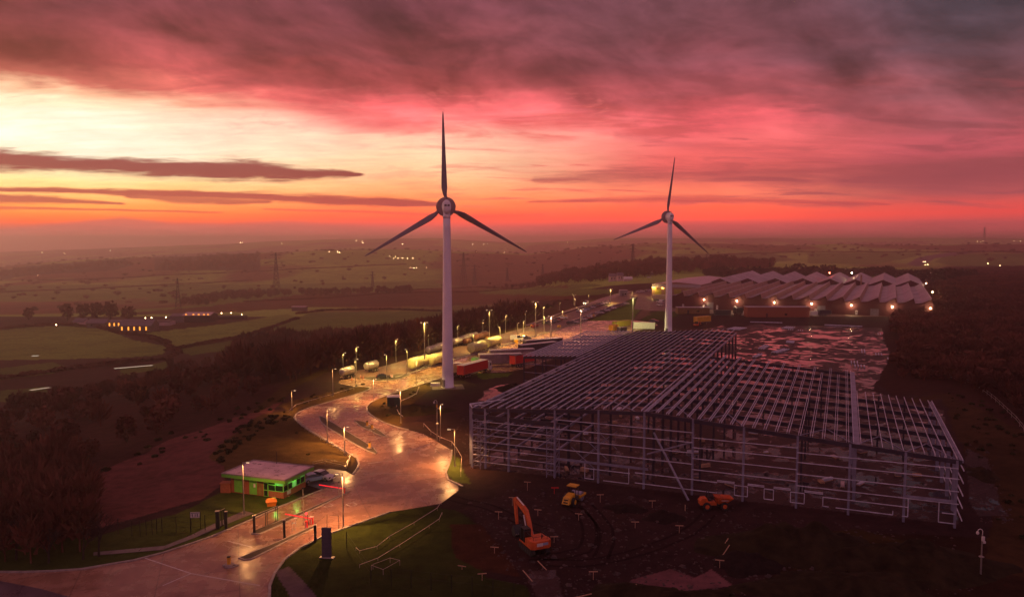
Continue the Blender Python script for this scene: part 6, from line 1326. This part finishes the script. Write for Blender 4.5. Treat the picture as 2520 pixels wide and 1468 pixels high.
mound(1960, 1345, 12, 7, 2.6, 'long mossy spoil bank in front of the frame', 'soil2'); mound(1840, 1385, 5, 4.0, 1.4, 'steep black heap beside the big puddle'); mound(2240, 1385, 13, 7, 2.3, 'broad grassy spoil bank at the lower right', 'soil2'); mound(2100, 1440, 12, 5, 1.2, 'low spoil ridge at the bottom edge right of centre', 'soil2')
mound(1560, 1462, 7, 2.6, .9, 'rough stony soil ridge along the bottom edge', 'soil2'); mound(1700, 1474, 8, 2.4, .9, 'rough dark ridge at the bottom edge below the puddle', 'soil2'); mound(1262, 957, 5, 4, 1.6, 'reddish heap of spoil by the left wall of the frame'); mound(1030, 1010, 9, 6, 1.3, 'low rough mound behind the pale hose', 'soil2'); mound(2420, 1180, 5, 12, 1.5, 'rutted bank right of the frame', 'soil2')
# ------------------------------------------------------------ vegetation
def arr_from(mb):
    return np.array(mb.v, float), mb.f
def crown_variant(kind, seed):
    r = random.Random(seed); mb = MB()
    if kind == 'bare':
        mb.tube((0, 0, 0), (0, 0, .5), .022, .012, 4, False)
        for i in range(150):
            u, v, w = r.gauss(0, 1), r.gauss(0, 1), r.gauss(0, 1); l = math.sqrt(u*u+v*v+w*w); k = r.random()**.4
            c = Vector((u/l*.36*k, v/l*.36*k, .60 + w/l*.36*k)); d = Vector((c.x*1.2 + r.gauss(0, .1), c.y*1.2 + r.gauss(0, .1), abs(c.z-.3)*.8 + .15)).normalized(); s = r.uniform(.06, .15); p = d.cross(Vector((r.gauss(0, 1), r.gauss(0, 1), r.gauss(0, 1)))).normalized()*s*.34
            mb.add([c-d*s-p, c-d*s+p, c+d*s], [(0, 1, 2)])
    elif kind == 'round':
        mb.tube((0, 0, 0), (0, 0, .4), .035, .02, 4, False)
        for i in range(220):
            u, v, w = r.gauss(0, 1), r.gauss(0, 1), r.gauss(0, 1); l = math.sqrt(u*u+v*v+w*w); k = r.random()**.3
            c = Vector((u/l*.38*k, v/l*.38*k, .55 + w/l*.42*k)) + Vector((r.gauss(0, .03), 0, r.gauss(0, .03))); n = Vector((r.gauss(0, 1), r.gauss(0, 1), r.gauss(0, 1))).normalized(); a = n.cross(Vector((0, .3, 1))).normalized()*r.uniform(.03, .07); b = n.cross(a).normalized()*r.uniform(.03, .07)
            mb.add([c-a-b, c+a-b, c+a+b, c-a+b], [(0, 1, 2, 3)])
    elif kind == 'cone':
        mb.tube((0, 0, 0), (0, 0, .9), .02, .005, 4, False)
        for i in range(220):
            z = r.random()**1.3; z = .1 + z*.88; R_ = (1-z)*.34*(.75+.35*math.sin(z*40)); a = r.uniform(0, 6.283); k = r.uniform(.3, 1)
            c = Vector((math.cos(a)*R_*k, math.sin(a)*R_*k, z)); a_ = Vector((math.cos(a)*.06, math.sin(a)*.06, -.03)); b = Vector((-math.sin(a)*.035, math.cos(a)*.035, 0)); mb.add([c-b, c+a_, c+b], [(0, 1, 2)])
    else:                                                 # scrub
        for i in range(70):
            c = Vector((r.uniform(-.5, .5), r.uniform(-.5, .5), r.uniform(0.0, .6))); c *= (1.1 - .7*Vector((c.x, c.y)).length); n = Vector((r.gauss(0, 1), r.gauss(0, 1), r.gauss(0, 1))).normalized(); a = n.cross(Vector((0, .3, 1))).normalized()*.12; b = n.cross(a).normalized()*.10; mb.add([c-a-b, c+a-b, c+a+b, c-a+b], [(0, 1, 2, 3)])
    return np.array(mb.v, float), mb.f
VAR = {k: [crown_variant(k, 10*i+3) for i in range(5)] for k in ('bare', 'round', 'cone', 'scrub')}
def merged(name, spots, kinds, m, label, cat, kind='stuff', group=None):
    VS, FL, LS, LT = [], [], [], []; off = 0; nl = 0
    for (x, y, z, h, w) in spots:
        v, f = random.choice(VAR[random.choice(kinds)]); a = random.uniform(0, 6.283); c, s = math.cos(a), math.sin(a)
        p = np.empty_like(v); p[:, 0] = (v[:, 0]*c - v[:, 1]*s)*h*w + x; p[:, 1] = (v[:, 0]*s + v[:, 1]*c)*h*w + y; p[:, 2] = v[:, 2]*h + z - .15
        VS.append(p)
        for q in f: FL.extend(i+off for i in q); LS.append(nl); LT.append(len(q)); nl += len(q)
        off += len(v)
    P = np.concatenate(VS); me = bpy.data.meshes.new(name); me.vertices.add(len(P)); me.vertices.foreach_set('co', P.ravel()); me.loops.add(len(FL)); me.loops.foreach_set('vertex_index', FL)
    me.polygons.add(len(LS)); me.polygons.foreach_set('loop_start', LS); me.polygons.foreach_set('loop_total', LT); me.update(); me.materials.append(m)
    o = bpy.data.objects.new(name, me); COL.objects.link(o); return tag(o, label, cat, group, kind)
def scatter(poly, gap, hr, wr, xr=None, jitter=.8, keep=1.0, persp=0.0):
    """points on the terrain whose picture position falls in poly, on a jittered world grid"""
    xs = [p[0] for p in poly]; ys = [p[1] for p in poly]
    cs = [on_ground(x, y) for x, y in poly]; X0, X1 = min(c.x for c in cs)-60, max(c.x for c in cs)+60; Y0, Y1 = min(c.y for c in cs)*.85, max(c.y for c in cs)*1.15
    gx = np.arange(X0, X1, gap); gy = np.arange(Y0, Y1, gap*(1+persp)); XX, YY = np.meshgrid(gx, gy); XX = XX.ravel() + np.random.uniform(-.5, .5, XX.size)*gap*jitter; YY = YY.ravel() + np.random.uniform(-.5, .5, YY.size)*gap*jitter
    ZZ = terrain_z(XX, YY); px, py = proj(XX, YY, ZZ); mk = inpoly(px, py, poly) & (np.random.rand(XX.size) < keep)
    return [(x, y, z, random.uniform(*hr), random.uniform(*wr)) for x, y, z in zip(XX[mk], YY[mk], ZZ[mk])]
woods = [('winter_wood', [(545, 885), (600, 860), (690, 842), (800, 838), (960, 830), (1080, 812), (1180, 790), (1290, 772), (1330, 782), (1280, 800), (1150, 835), (1000, 872), (860, 900), (760, 935), (560, 960), (540, 920)], 8.5, (9, 13), (.8, 1.2), ('bare',), 'wood', 'large dark winter wood between the pastures and the tanker yard'),
         ('winter_wood', [(0, 1000), (280, 960), (420, 900), (540, 900), (560, 965), (760, 940), (700, 985), (520, 1020), (380, 1080), (200, 1140), (0, 1180)], 11, (4, 7), (.9, 1.3), ('bare', 'round'), 'wood', 'dark scrubby wood filling the slope at the left edge'),
         ('winter_wood', [(-200, 1180), (150, 1150), (215, 1200), (235, 1290), (228, 1370), (90, 1392), (-200, 1400)], 3.2, (5, 8.5), (.8, 1.1), ('bare',), 'wood', 'dense bare thicket in the bottom left corner'),
         ('winter_wood', [(2205, 800), (2215, 745), (2310, 700), (2360, 668), (2650, 655), (2900, 700), (2900, 1080), (2530, 1045), (2440, 985), (2330, 945), (2215, 935)], 5.0, (3.5, 6.5), (1.0, 1.5), ('bare', 'bare', 'scrub'), 'wood', 'brown winter wood covering the right hand bank'),
         ('winter_wood', [(1320, 705), (1345, 688), (1480, 668), (1600, 655), (1760, 650), (1900, 655), (1900, 664), (1700, 672), (1500, 690), (1400, 700)], 11, (11, 16), (.8, 1.1), ('bare', 'round'), 'wood', 'wooded hillside behind the white house'),
         ('tree_belt', [(440, 752), (470, 740), (580, 724), (700, 722), (720, 728), (560, 740), (500, 752)], 13, (9, 12), (.9, 1.3), ('bare', 'round'), 'tree belt', 'rounded tree belt below the second pylon'),
         ('tree_belt', [(740, 724), (1010, 716), (1012, 721), (760, 730)], 13, (9, 13), (.9, 1.3), ('bare', 'round'), 'tree belt', 'thin tree belt in the valley right of the pylons'),
         ('tree_belt', [(0, 676), (60, 668), (300, 648), (332, 654), (200, 664), (60, 680), (0, 684)], 20, (10, 16), (.9, 1.3), ('round', 'bare'), 'tree belt', 'long dark strip of trees on the left hill'),
         ('plantation', [(385, 664), (400, 650), (560, 634), (636, 632), (630, 646), (560, 664), (440, 670)], 22, (9, 14), (.9, 1.3), ('round',), 'plantation', 'dark square plantation on the far hill left of the tall pylon'),
         ('tree_belt', [(1190, 712), (1330, 702), (1345, 706), (1260, 712)], 14, (6, 9), (.9, 1.3), ('bare',), 'tree belt', 'low clump of trees left of the white house fields')]
for nm, poly, gap, hr, wr, kinds, cat, lb in woods:
    sp = scatter(poly, gap, hr, wr)
    if not sp: print('EMPTY', lb); continue
    print(nm, len(sp)); merged(nm, sp, kinds, M['wood'], lb, cat)
sp = scatter([(0, 770), (0, 628), (1400, 605), (1400, 690), (1100, 712), (600, 735)], 62, (4, 9), (1.2, 2.6), keep=.6); print('valley', len(sp)); merged('hedgerow_trees', sp, ('bare', 'scrub', 'bare'), M['wood'], 'scattered hedgerow trees dotted over the far valley', 'far woodland')
sp = scatter([(1400, 650), (1400, 600), (2600, 592), (2600, 655), (2330, 640), (1900, 632)], 75, (4, 9), (1.2, 2.6), keep=.6); print('valley r', len(sp)); merged('hedgerow_trees', sp, ('bare', 'scrub'), M['wood'], 'scattered trees and copses on the far right hills', 'far woodland')
# trees standing behind the factory halls: each its own
def tree(x, y, z, h, kind, m, label, group, w=1.0, name='tree'):
    v, f = random.choice(VAR[kind]); o = empty(name, (x, y, z), random.uniform(0, 6), label, 'tree', group)
    mb = MB(); mb.tube((0, 0, -.3), (0, 0, h*.55), h*.035, h*.015, 8); mb.build('trunk', M['bark'], o)
    vv = v*np.array((h*w, h*w, h)); f2 = f[4:]; meshobj('crown', vv, f2, m, o)
    # second crown layer turned round for density
    v2, f3 = random.choice(VAR[kind]); k = len(bpy.data.meshes); c = bpy.data.objects.new('crown', None) if False else None
    return o
rr = random.Random(5); i = 0; xs_ = sorted([1762 + 19*j + rr.uniform(-6, 6) for j in range(32)])
for j, px in enumerate(xs_):
    Y = rr.uniform(800, 850) if px < 2200 else rr.uniform(720, 780); d = ray(px, 650); kind = 'cone' if (px < 1775 or 1800 < px < 1965 and rr.random() < .65) else ('round' if rr.random() < .8 else 'cone'); h = rr.uniform(13, 18) if px < 1980 else rr.uniform(11, 16)
    tree(d.x*Y, Y, tz(d.x*Y, Y), h, kind, M['evergreen'], f'dark {"conifer" if kind == "cone" else "round crowned tree"}, {ordn(j+1)} from the left in the belt behind the factory', 'trees in the belt behind the factory', rr.uniform(.9, 1.5) if kind == 'round' else 1.1)
sp = [(ray(px, 640).x*Y, Y, tz(ray(px, 640).x*Y, Y), rr.uniform(8, 12), rr.uniform(1, 1.5)) for px in np.arange(1740, 2400, 3.2) for Y in (rr.uniform(860, 900) if px < 2200 else rr.uniform(790, 840),)]
merged('tree_belt', sp, ('round', 'bare'), M['evergreen'], 'dense undergrowth of trees filling the belt behind the factory', 'tree belt')
def at_ground(px, py): return on_ground(px, py)
for px, yb, yt, w, lb in ((71, 787, 755, 1.0, 'lone round tree at the left edge of the farm fields'), (166, 789, 745, .95, 'tall broad tree left of the farm buildings'), (205, 788, 744, .9, 'dense dark tree just left of the farmhouse'), (237, 788, 741, .95, 'dense dark tree behind the farmhouse'), (272, 787, 738, 1.0, 'loose airy tree behind the lit barn'), (317, 788, 751, 1.3, 'wide tree behind the barn roof')):
    g = at_ground(px, yb); h = atY(px, yt, g.y).z - g.z; tree(g.x, g.y, g.z, h, 'round', M['wood'], lb, 'trees round the farm', w)
    o2 = bpy.data.objects[-1] if False else None
def bare_tree(px, py, h, seed, label, spread=.5):
    r = random.Random(seed); g = on_ground(px, py); o = empty('bare_tree', g, 0, label, 'tree', 'bare trees at the bottom left'); tb, cb = MB(), MB()
    def grow(p, d, L_, rad, lev):
        q = p + d*L_; (tb if lev < 2 else cb).tube(p, q, rad, rad*.66, 6 if lev < 2 else 3, False)
        if lev >= 5: return
        for k in range(3 if lev < 4 else 4):
            nd = (d + Vector((r.gauss(0, spread), r.gauss(0, spread), r.gauss(.1, .25)))).normalized(); grow(p + d*L_*r.uniform(.55, 1), nd, L_*r.uniform(.6, .8), rad*.58, lev+1)
    grow(Vector((0, 0, -.2)), Vector((.05, 0, 1)).normalized(), h*.28, h*.018, 0)
    tb.build('trunk', M['bark'], o); cb.build('crown', M['twig'], o)
bare_tree(243, 1372, 8.5, 3, 'spreading bare tree standing at the end of the black fence'); bare_tree(205, 1378, 8.0, 8, 'slim bare tree at the edge of the bottom left thicket'); bare_tree(120, 1385, 8.0, 12, 'bare tree in the middle of the bottom left thicket'); bare_tree(40, 1380, 9, 15, 'bare tree at the far left of the bottom thicket')
# scrub on the banks: ground cover
sp = []
for poly, gap, k, hr in (([(520, 1120), (600, 1040), (700, 1012), (720, 1030), (640, 1060), (560, 1130), (540, 1150)], 1.6, .75, (.7, 1.4)), ([(720, 1060), (860, 1118), (850, 1140), (700, 1110)], 4, .5, (.6, 1.0)), ([(440, 1085), (560, 1010), (700, 975), (690, 1000), (560, 1050), (470, 1110)], 3.0, .55, (.7, 1.5)), ([(725, 985), (900, 935), (900, 945), (740, 1000)], 2.2, .6, (.5, 1.1)), ([(250, 1160), (330, 1100), (430, 1060), (470, 1080), (370, 1140)], 4, .7, (1, 2)),
                         ([(925, 1000), (1000, 965), (1060, 940), (1062, 952), (1000, 990), (985, 1040), (940, 1026)], 2.6, .45, (.4, .9)), ([(1840, 1330), (2050, 1310), (2300, 1350), (2340, 1420), (2000, 1440)], 1.8, .4, (.3, .8)), ([(1500, 1452), (1900, 1440), (1900, 1480), (1500, 1480)], 1.2, .6, (.3, .7)), ([(2330, 960), (2460, 990), (2560, 1080), (2700, 1400), (2460, 1390), (2440, 1180), (2370, 1090)], 3.0, .5, (.5, 1.3)), ([(1400, 740), (1330, 765), (1250, 790), (1260, 780), (1390, 735)], 5, .6, (1, 2.5))):
    sp += [s for s in scatter(poly, gap, hr, (.9, 1.4), keep=k)]
print('scrub', len(sp)); merged('scrub', sp, ('scrub',), M['scrub'], 'low dark scrub and tussocks on the rough banks', 'scrub')
# clods and rubble turned up over the site floor
def clods(polys, n, name, label):
    VS, FS = [], []; r_ = random.Random(4)
    base = [(-1, -.8, 0), (1, -.9, 0), (1.1, .8, 0), (-.9, 1, 0), (-.5, -.4, .8), (.6, -.3, .6), (.4, .5, .9), (-.5, .4, .55)]; fc = [(0, 1, 5, 4), (1, 2, 6, 5), (2, 3, 7, 6), (3, 0, 4, 7), (4, 5, 6, 7)]
    for poly, k in polys:
        xs = [p[0] for p in poly]; ys = [p[1] for p in poly]; c = 0
        while c < k:
            x, y = r_.uniform(min(xs), max(xs)), r_.uniform(min(ys), max(ys))
            if not inpoly(np.array([x]), np.array([y]), poly)[0]: continue
            c += 1; g = at(x, y); z = tz(g.x, g.y); s = r_.uniform(.05, .22)*(1 if r_.random() < .9 else 2); a = r_.uniform(0, 6.3); B = len(VS)
            for v in base: q = [v[0]*s*r_.uniform(.7, 1.4), v[1]*s*r_.uniform(.7, 1.2), v[2]*s*.8]; VS.append((g.x + q[0]*math.cos(a) - q[1]*math.sin(a), g.y + q[0]*math.sin(a) + q[1]*math.cos(a), z - .02 + q[2]))
            FS += [tuple(i+B for i in f) for f in fc]
    tag(meshobj(name, VS, FS, M['clod']), label, 'rubble', kind='stuff')
M['clod'] = mat('clods_and_stones', (0.05, 0.026, 0.024), 0.8, nz=0.7, nscale=0.6)
clods([([(1140, 1230), (1300, 1195), (1700, 1235), (2350, 1320), (2400, 1460), (1300, 1470), (1200, 1340)], 1500), ([(1165, 1148), (1375, 1000), (1640, 860), (1860, 870), (2140, 960), (2320, 1010), (2356, 1290), (1700, 1215)], 900), ([(1120, 1060), (1160, 990), (1260, 930), (1160, 1160)], 250), ([(2370, 1100), (2430, 1130), (2500, 1290), (2400, 1290)], 200)], 0, 'rubble', 'clods, stones and scraps strewn over the churned site mud')
# hedges between the fields
def hedge(pts, h, w, label):
    sp = []; G = [on_ground(*p) for p in pts]
    for a, b in zip(G, G[1:]):
        n = max(1, int((b-a).length/(w*.45)))
        for k in range(n):
            p = a.lerp(b, k/n); z = tz(p.x, p.y); sp.append((p.x + random.uniform(-.3, .3), p.y + random.uniform(-.3, .3), z, h*random.uniform(.8, 1.3)*1.4, w/h*random.uniform(.7, 1)))
    o = merged('hedge', sp, ('scrub',), M['wood'], label, 'hedge', None); 
    return o
for pts, h, w, lb in (([(0, 809), (150, 799), (240, 806), (300, 822), (360, 828), (412, 845)], 2.4, 4, 'thick dark hedge running below the farm towards the wood'), ([(412, 862), (500, 845), (620, 822), (735, 784)], 2.0, 3.5, 'dark field hedge slanting up to the stone barn'), ([(735, 772), (800, 764), (950, 762), (1085, 766)], 2.4, 5, 'dark hedge along the top of the middle pasture'),
                      ([(600, 742), (760, 736), (930, 724), (1090, 718), (1250, 712)], 2.0, 5, 'long low hedge crossing the brown moor'), ([(0, 932), (120, 916), (280, 895), (420, 885)], 2.2, 4, 'hedge between the lower left pastures'), ([(1010, 714), (1180, 706), (1340, 699)], 2, 6, 'far hedge behind the brown moor'), ([(1640, 652), (1760, 628), (1960, 620), (2260, 620), (2520, 622)], 3, 9, 'far dark hedge line right of the farther turbine'), ([(0, 720), (220, 712), (430, 700), (620, 690)], 2.4, 8, 'hedge crossing the pale valley fields, lower one'), ([(100, 690), (400, 678), (700, 664), (1000, 650)], 2.4, 9, 'hedge crossing the pale valley fields, upper one'), ([(420, 880), (440, 868), (414, 852)], 2, 4, 'short dark hedge joining the two pastures')):
    hedge(pts, h, w, lb)
# ------------------------------------------------------------ farm
def barn(px0, px1, yb, yw, yr, dpt, wm, rm, label, cat='barn', wins=(), name='barn', glow='window_glow'):
    a = on_ground((px0+px1)/2, yb); Y = a.y; z = a.z; A = atY(px0, yb, Y); B = atY(px1, yb, Y); hw = atY(px0, yw, Y).z - z; hr_ = atY(px0, yr, Y+dpt/2).z - z; L_ = B.x-A.x
    o = empty(name, (A.x, Y, z), 0, label, cat); mb = MB(); mb.box(0, L_, 0, dpt, -1, hw); mb.hexa([Vector((0.01, 0, hw)), Vector((0.01, dpt, hw)), Vector((0.01, dpt/2, hr_-.1))], [Vector((L_-.01, 0, hw)), Vector((L_-.01, dpt, hw)), Vector((L_-.01, dpt/2, hr_-.1))]); mb.build('wall', M[wm], o)
    mb = MB(); mb.hexa([Vector((-.5, -.6, hw-.1)), Vector((-.5, dpt/2, hr_)), Vector((-.5, dpt/2, hr_+.3)), Vector((-.5, -.6, hw+.2))], [Vector((L_+.5, -.6, hw-.1)), Vector((L_+.5, dpt/2, hr_)), Vector((L_+.5, dpt/2, hr_+.3)), Vector((L_+.5, -.6, hw+.2))]); mb.hexa([Vector((-.5, dpt/2, hr_)), Vector((-.5, dpt+.6, hw-.1)), Vector((-.5, dpt+.6, hw+.2)), Vector((-.5, dpt/2, hr_+.3))], [Vector((L_+.5, dpt/2, hr_)), Vector((L_+.5, dpt+.6, hw-.1)), Vector((L_+.5, dpt+.6, hw+.2)), Vector((L_+.5, dpt/2, hr_+.3))]); mb.build('roof', M[rm], o)
    for x, y, w, h in wins:
        p = atY(x, y, Y); xx, zz = p.x-A.x, p.z-z; mb = MB(); mb.box(xx-w/2, xx+w/2, -.08, 0, zz-h/2, zz+h/2); mb.build('window', M[glow], o)
    return o
barn(295, 372, 816, 801.5, 786, 14, 'stone', 'slate', 'long lit farm barn with five glowing windows in its front wall', wins=[(x, 808, 1.1, 2.8) for x in (300, 316, 330, 344, 359.5)])
barn(262, 297, 806, 793, 787, 12, 'stone', 'slate', 'lower lit wing of the farm barn with three glowing windows', wins=[(x, 798, 1.1, 2.5) for x in (269.5, 281, 292)])
barn(213, 258, 807, 795, 785, 12, 'stone', 'slate', 'grey farmhouse left of the lit barn', 'house', name='farmhouse', wins=[(225, 800, .9, 1.2), (245, 800, .9, 1.2)], glow='glass')
barn(180, 206, 801, 792, 783, 10, 'render', 'slate', 'small whitish gabled shed at the left of the farm', name='shed', cat='shed'); barn(378, 417, 801, 792, 787, 12, 'render', 'stone', 'low pale walled shed right of the lit barn', name='shed', cat='shed')
barn(418, 452, 793, 778, 771, 16, 'slate', 'slate', 'tall bluish grey shed in the middle of the farm', name='shed', cat='shed')
barn(450, 517, 793, 776, 768, 18, 'dark', 'render', 'long dark cattle shed with a pale roof at the right of the farm', name='cattle_shed', cat='shed', wins=[(x, 773.5, 1.6, .9) for x in (458, 476, 489, 502, 512)]); barn(517, 600, 785, 779, 776, 10, 'dark', 'dark', 'low dark outbuilding stretching right from the cattle shed', name='outbuilding', cat='outbuilding')
barn(718, 752, 765, 755, 753, 9, 'stone', 'render', 'lone stone field barn with a pale roof edge on the moor', name='field_barn'); barn(598, 613, 722, 718, 715, 8, 'render', 'red', 'tiny pinkish roofed barn in the valley tree belt', name='field_barn')
barn(1500, 1518, 692, 680, 673, 9, 'render', 'slate', 'pinkish white house, left gabled half', 'house', name='house', wins=[(1505, 685, 1.2, 1.4), (1513, 685, 1.2, 1.4)], glow='glass'); barn(1520, 1534, 691, 678, 671, 9, 'render', 'slate', 'pinkish white house, taller right half by the dark tree', 'house', name='house', wins=[(1524, 683, .9, 2.4), (1530, 683, .9, 2.4)], glow='glass')
barn(1536, 1556, 691, 686, 681, 8, 'render', 'white', 'low white roofed outbuilding right of the white house', name='outbuilding', cat='outbuilding'); barn(1456, 1462, 674, 672, 669, 7, 'render', 'slate', 'tiny cottage among the trees left of the white house', 'house', name='house'); barn(1588, 1618, 676, 671, 667, 8, 'slate', 'white', 'long pale roofed shed under the wooded hill', name='shed', cat='shed')
mb = MB(); q = at(1567, 730); 
# the slim distant building lamps
def glowlamp(px, py, label, group, gy=None, hh=5.0, m='dist', r=None, name='distant_lamp', cat='lamp', Y=None):
    if Y is None: g = on_ground(px, py + 1.5); Y = g.y
    p = atY(px, py, Y); gz = tz(p.x, p.y); h = max(3.0, p.z - gz); r = r or max(.16, Y*0.00027)
    o = empty(name, (p.x, p.y, p.z - h), 0, label, cat, group); mb = MB(); mb.tube((0, 0, 0), (0, 0, h), r*.18, n=5); mb.build('pole', M['pole'], o)
    mb = MB(); mb.lathe([(.02, h-r), (r*.7, h-r*.7), (r, h), (r*.7, h+r*.7), (.02, h+r)], 10); mb.build('lamp', M[m], o); return o
GF = 'yard lamps around the farm'
for px, py, lb in ((138, 799, 'farm lamp alone at the far left'), (261, 806, 'farm lamp at the left foot of the lit barn'), (313, 780, 'farm lamp above the lit barn roof'), (358, 782, 'farm lamp, left of two beside the barn roof'), (373, 781.5, 'farm lamp, right of two beside the barn roof'), (408, 780, 'small farm lamp left of the bluish shed'), (415, 790, 'farm lamp at the foot of the bluish shed'), (468.5, 780, 'bright farm lamp on the dark cattle shed'), (522, 773, 'farm lamp at the right end of the cattle shed'), (545, 769.7, 'first lamp of the three along the right outbuilding'), (568.8, 769.5, 'second lamp of the three along the right outbuilding'), (594.5, 773.5, 'last lamp at the right end of the outbuilding')):
    glowlamp(px, py, lb, GF, r=.36)
far_l = [(103, 621.5), (158, 622), (271.7, 615.7), (93, 677), (591, 597), (596, 597), (692, 599), (876.7, 592), (891.7, 593), (893, 597), (810, 619), (831, 619), (835, 621), (990.7, 600), (958.6, 630), (968.7, 635.5), (973, 631), (1009, 658.6), (1014, 658.7), (1019, 658.6), (1025, 658.5), (1049.5, 658), (1163.5, 600), (1190, 600), (1199, 600), (1174, 618.8), (1241, 620), (1277.5, 603), (1397, 597), (980, 635), (990, 635), (1003, 635), (1016, 635)]
side_n = {}
for i, (px, py) in enumerate(sorted(far_l)):
    side = 'left hills' if px < 700 else ('hills left of nearer turbine' if px < 1090 else 'hills between the turbines'); side_n[side] = side_n.get(side, 0) + 1; glowlamp(px, py, f'tiny far lamp, {ordn(side_n[side])} from the left on the {side}', 'far village lamps')
for px, py, lb in ((2272, 644, 'left upper lamp of the four on the hill road at the right'), (2277, 643.6, 'right upper lamp of the four on the hill road'), (2277, 651, 'left lower lamp of the four on the hill road'), (2283, 650.5, 'right lower lamp of the four on the hill road'), (2406, 594, 'left lamp of the three below the far mast'), (2412, 594, 'middle lamp of the three below the far mast'), (2418, 593.5, 'right lamp of the three below the far mast'), (2496.5, 592, 'left of two lamps on the right hand skyline'), (2511, 592.5, 'right of two lamps on the right hand skyline'), (2431, 648, 'pale lamp in the fields at the far right'), (2461, 653.5, 'amber lamp right of the pale one in the far right fields'), (2480, 656.8, 'reddish lamp, outermost of the three in the far right fields')):
    glowlamp(px, py, lb, 'lamps on the right hand hills')
# ------------------------------------------------------------ pylons
def pylon(px, yb, yt, label, Y=None, mast=False):
    g = on_ground(px, yb); Y = g.y; h = atY(px, yt, Y).z - g.z; o = empty('pylon', g, .5, label, 'pylon', 'pylons crossing the valley'); w = h*.075; t = max(.22, Y*.00042)
    def wd(k): return w*(1-k)**1.3 + h*.012
    mb = MB(); N = 9
    for sx in (-1, 1):
        for sy in (-1, 1):
            for i in range(N): k0, k1 = i/N, (i+1)/N; mb.bar((sx*wd(k0), sy*wd(k0), h*k0), (sx*wd(k1), sy*wd(k1), h*k1), t, t)
    mb.build('leg', M['pylon'], o); mb = MB()
    for i in range(N):
        k0, k1 = i/N, (i+1)/N
        for sy in (-1, 1): mb.bar((-wd(k0), sy*wd(k0), h*k0), (wd(k1), sy*wd(k1), h*k1), t*.7, t*.7); mb.bar((wd(k0), sy*wd(k0), h*k0), (-wd(k1), sy*wd(k1), h*k1), t*.7, t*.7)
    mb.build('lattice', M['pylon'], o)
    if not mast:
        for k, a in ((.93, .15), (.76, .21), (.60, .16)):
            mb = MB(); mb.bar((-a*h, 0, h*k), (a*h, 0, h*k), t, t); mb.bar((-a*h, 0, h*k), (0, 0, h*(k+.05)), t*.7, t*.7); mb.bar((a*h, 0, h*k), (0, 0, h*(k+.05)), t*.7, t*.7); mb.build('crossarm', M['pylon'], o)
    else:
        mb = MB(); mb.bar((-h*.12, 0, h*.6), (h*.12, 0, h*.6), t, t); mb.bar((-h*.08, 0, h*.8), (h*.08, 0, h*.8), t, t); mb.build('crossarm', M['pylon'], o)
    return g, h
pys = [pylon(680.6, 716, 621, 'tallest pylon, left of the nearer turbine'), pylon(439, 762, 684, 'pylon above the farm'), pylon(917, 706, 667, 'small pylon between the tallest one and the nearer turbine'), pylon(1141, 704, 621, 'tall pylon just right of the nearer turbine tower'), pylon(1168, 702, 651, 'shorter pylon beside the tall one right of the turbine'), pylon(1248.5, 692, 658, 'small pylon in the valley midway between the turbines'), pylon(1335.5, 684, 650, 'small pylon left of the wooded hill'), pylon(1557, 652, 600, 'slim pylon rising behind the wooded hill')]
pylon(2421.8, 596, 559, 'lattice radio mast on the right hand skyline', mast=True)
def cable(a, b, sag, n=14, label=''):
    mb = MB(); pr = None
    for i in range(n+1):
        t = i/n; p = a.lerp(b, t); p.z -= sag*4*t*(1-t)
        if pr is not None: mb.tube(pr, p, .16, n=4, caps=False)
        pr = p
    tag(mb.build('power_line', M['pylon']), label, 'power line')
def tip(i, k, s): g, h = pys[i]; return Vector((g.x + s*h*.19*math.cos(.5), g.y + s*h*.19*math.sin(.5), g.z + h*k))
cable(tip(1, .76, -1), on_ground(230, 722) + Vector((0, 0, 8)), 6, label='power line running left from the pylon above the farm'); cable(tip(0, .76, -1), tip(1, .76, 1), 9, label='power line between the tallest pylon and the farm pylon, upper wire'); cable(tip(0, .60, -1), tip(1, .60, 1), 9, label='power line between the tallest pylon and the farm pylon, lower wire'); cable(tip(0, .76, 1), tip(2, .76, -1), 8, label='power line from the tallest pylon towards the nearer turbine'); cable(tip(3, .76, 1), tip(5, .8, -1), 8, label='power line right of the nearer turbine')
# ------------------------------------------------------------ haze
HD_ = 2.9e-4
mb = MB(); mb.box(-9000, 9000, -300, 11500, -78, 92); o = mb.build('haze', None); tag(o, 'thin pink dusk haze lying over the whole valley', 'haze', kind='stuff')
m = bpy.data.materials.new('haze'); m.use_nodes = True; nt = m.node_tree; nt.nodes.clear(); pv = nt.nodes.new('ShaderNodeVolumePrincipled'); pv.inputs['Color'].default_value = (1.0, 0.86, 0.82, 1); pv.inputs['Density'].default_value = HD_; pv.inputs['Anisotropy'].default_value = 0.76; ou = nt.nodes.new('ShaderNodeOutputMaterial'); nt.links.new(pv.outputs[0], ou.inputs['Volume']); o.data.materials.clear(); o.data.materials.append(m)
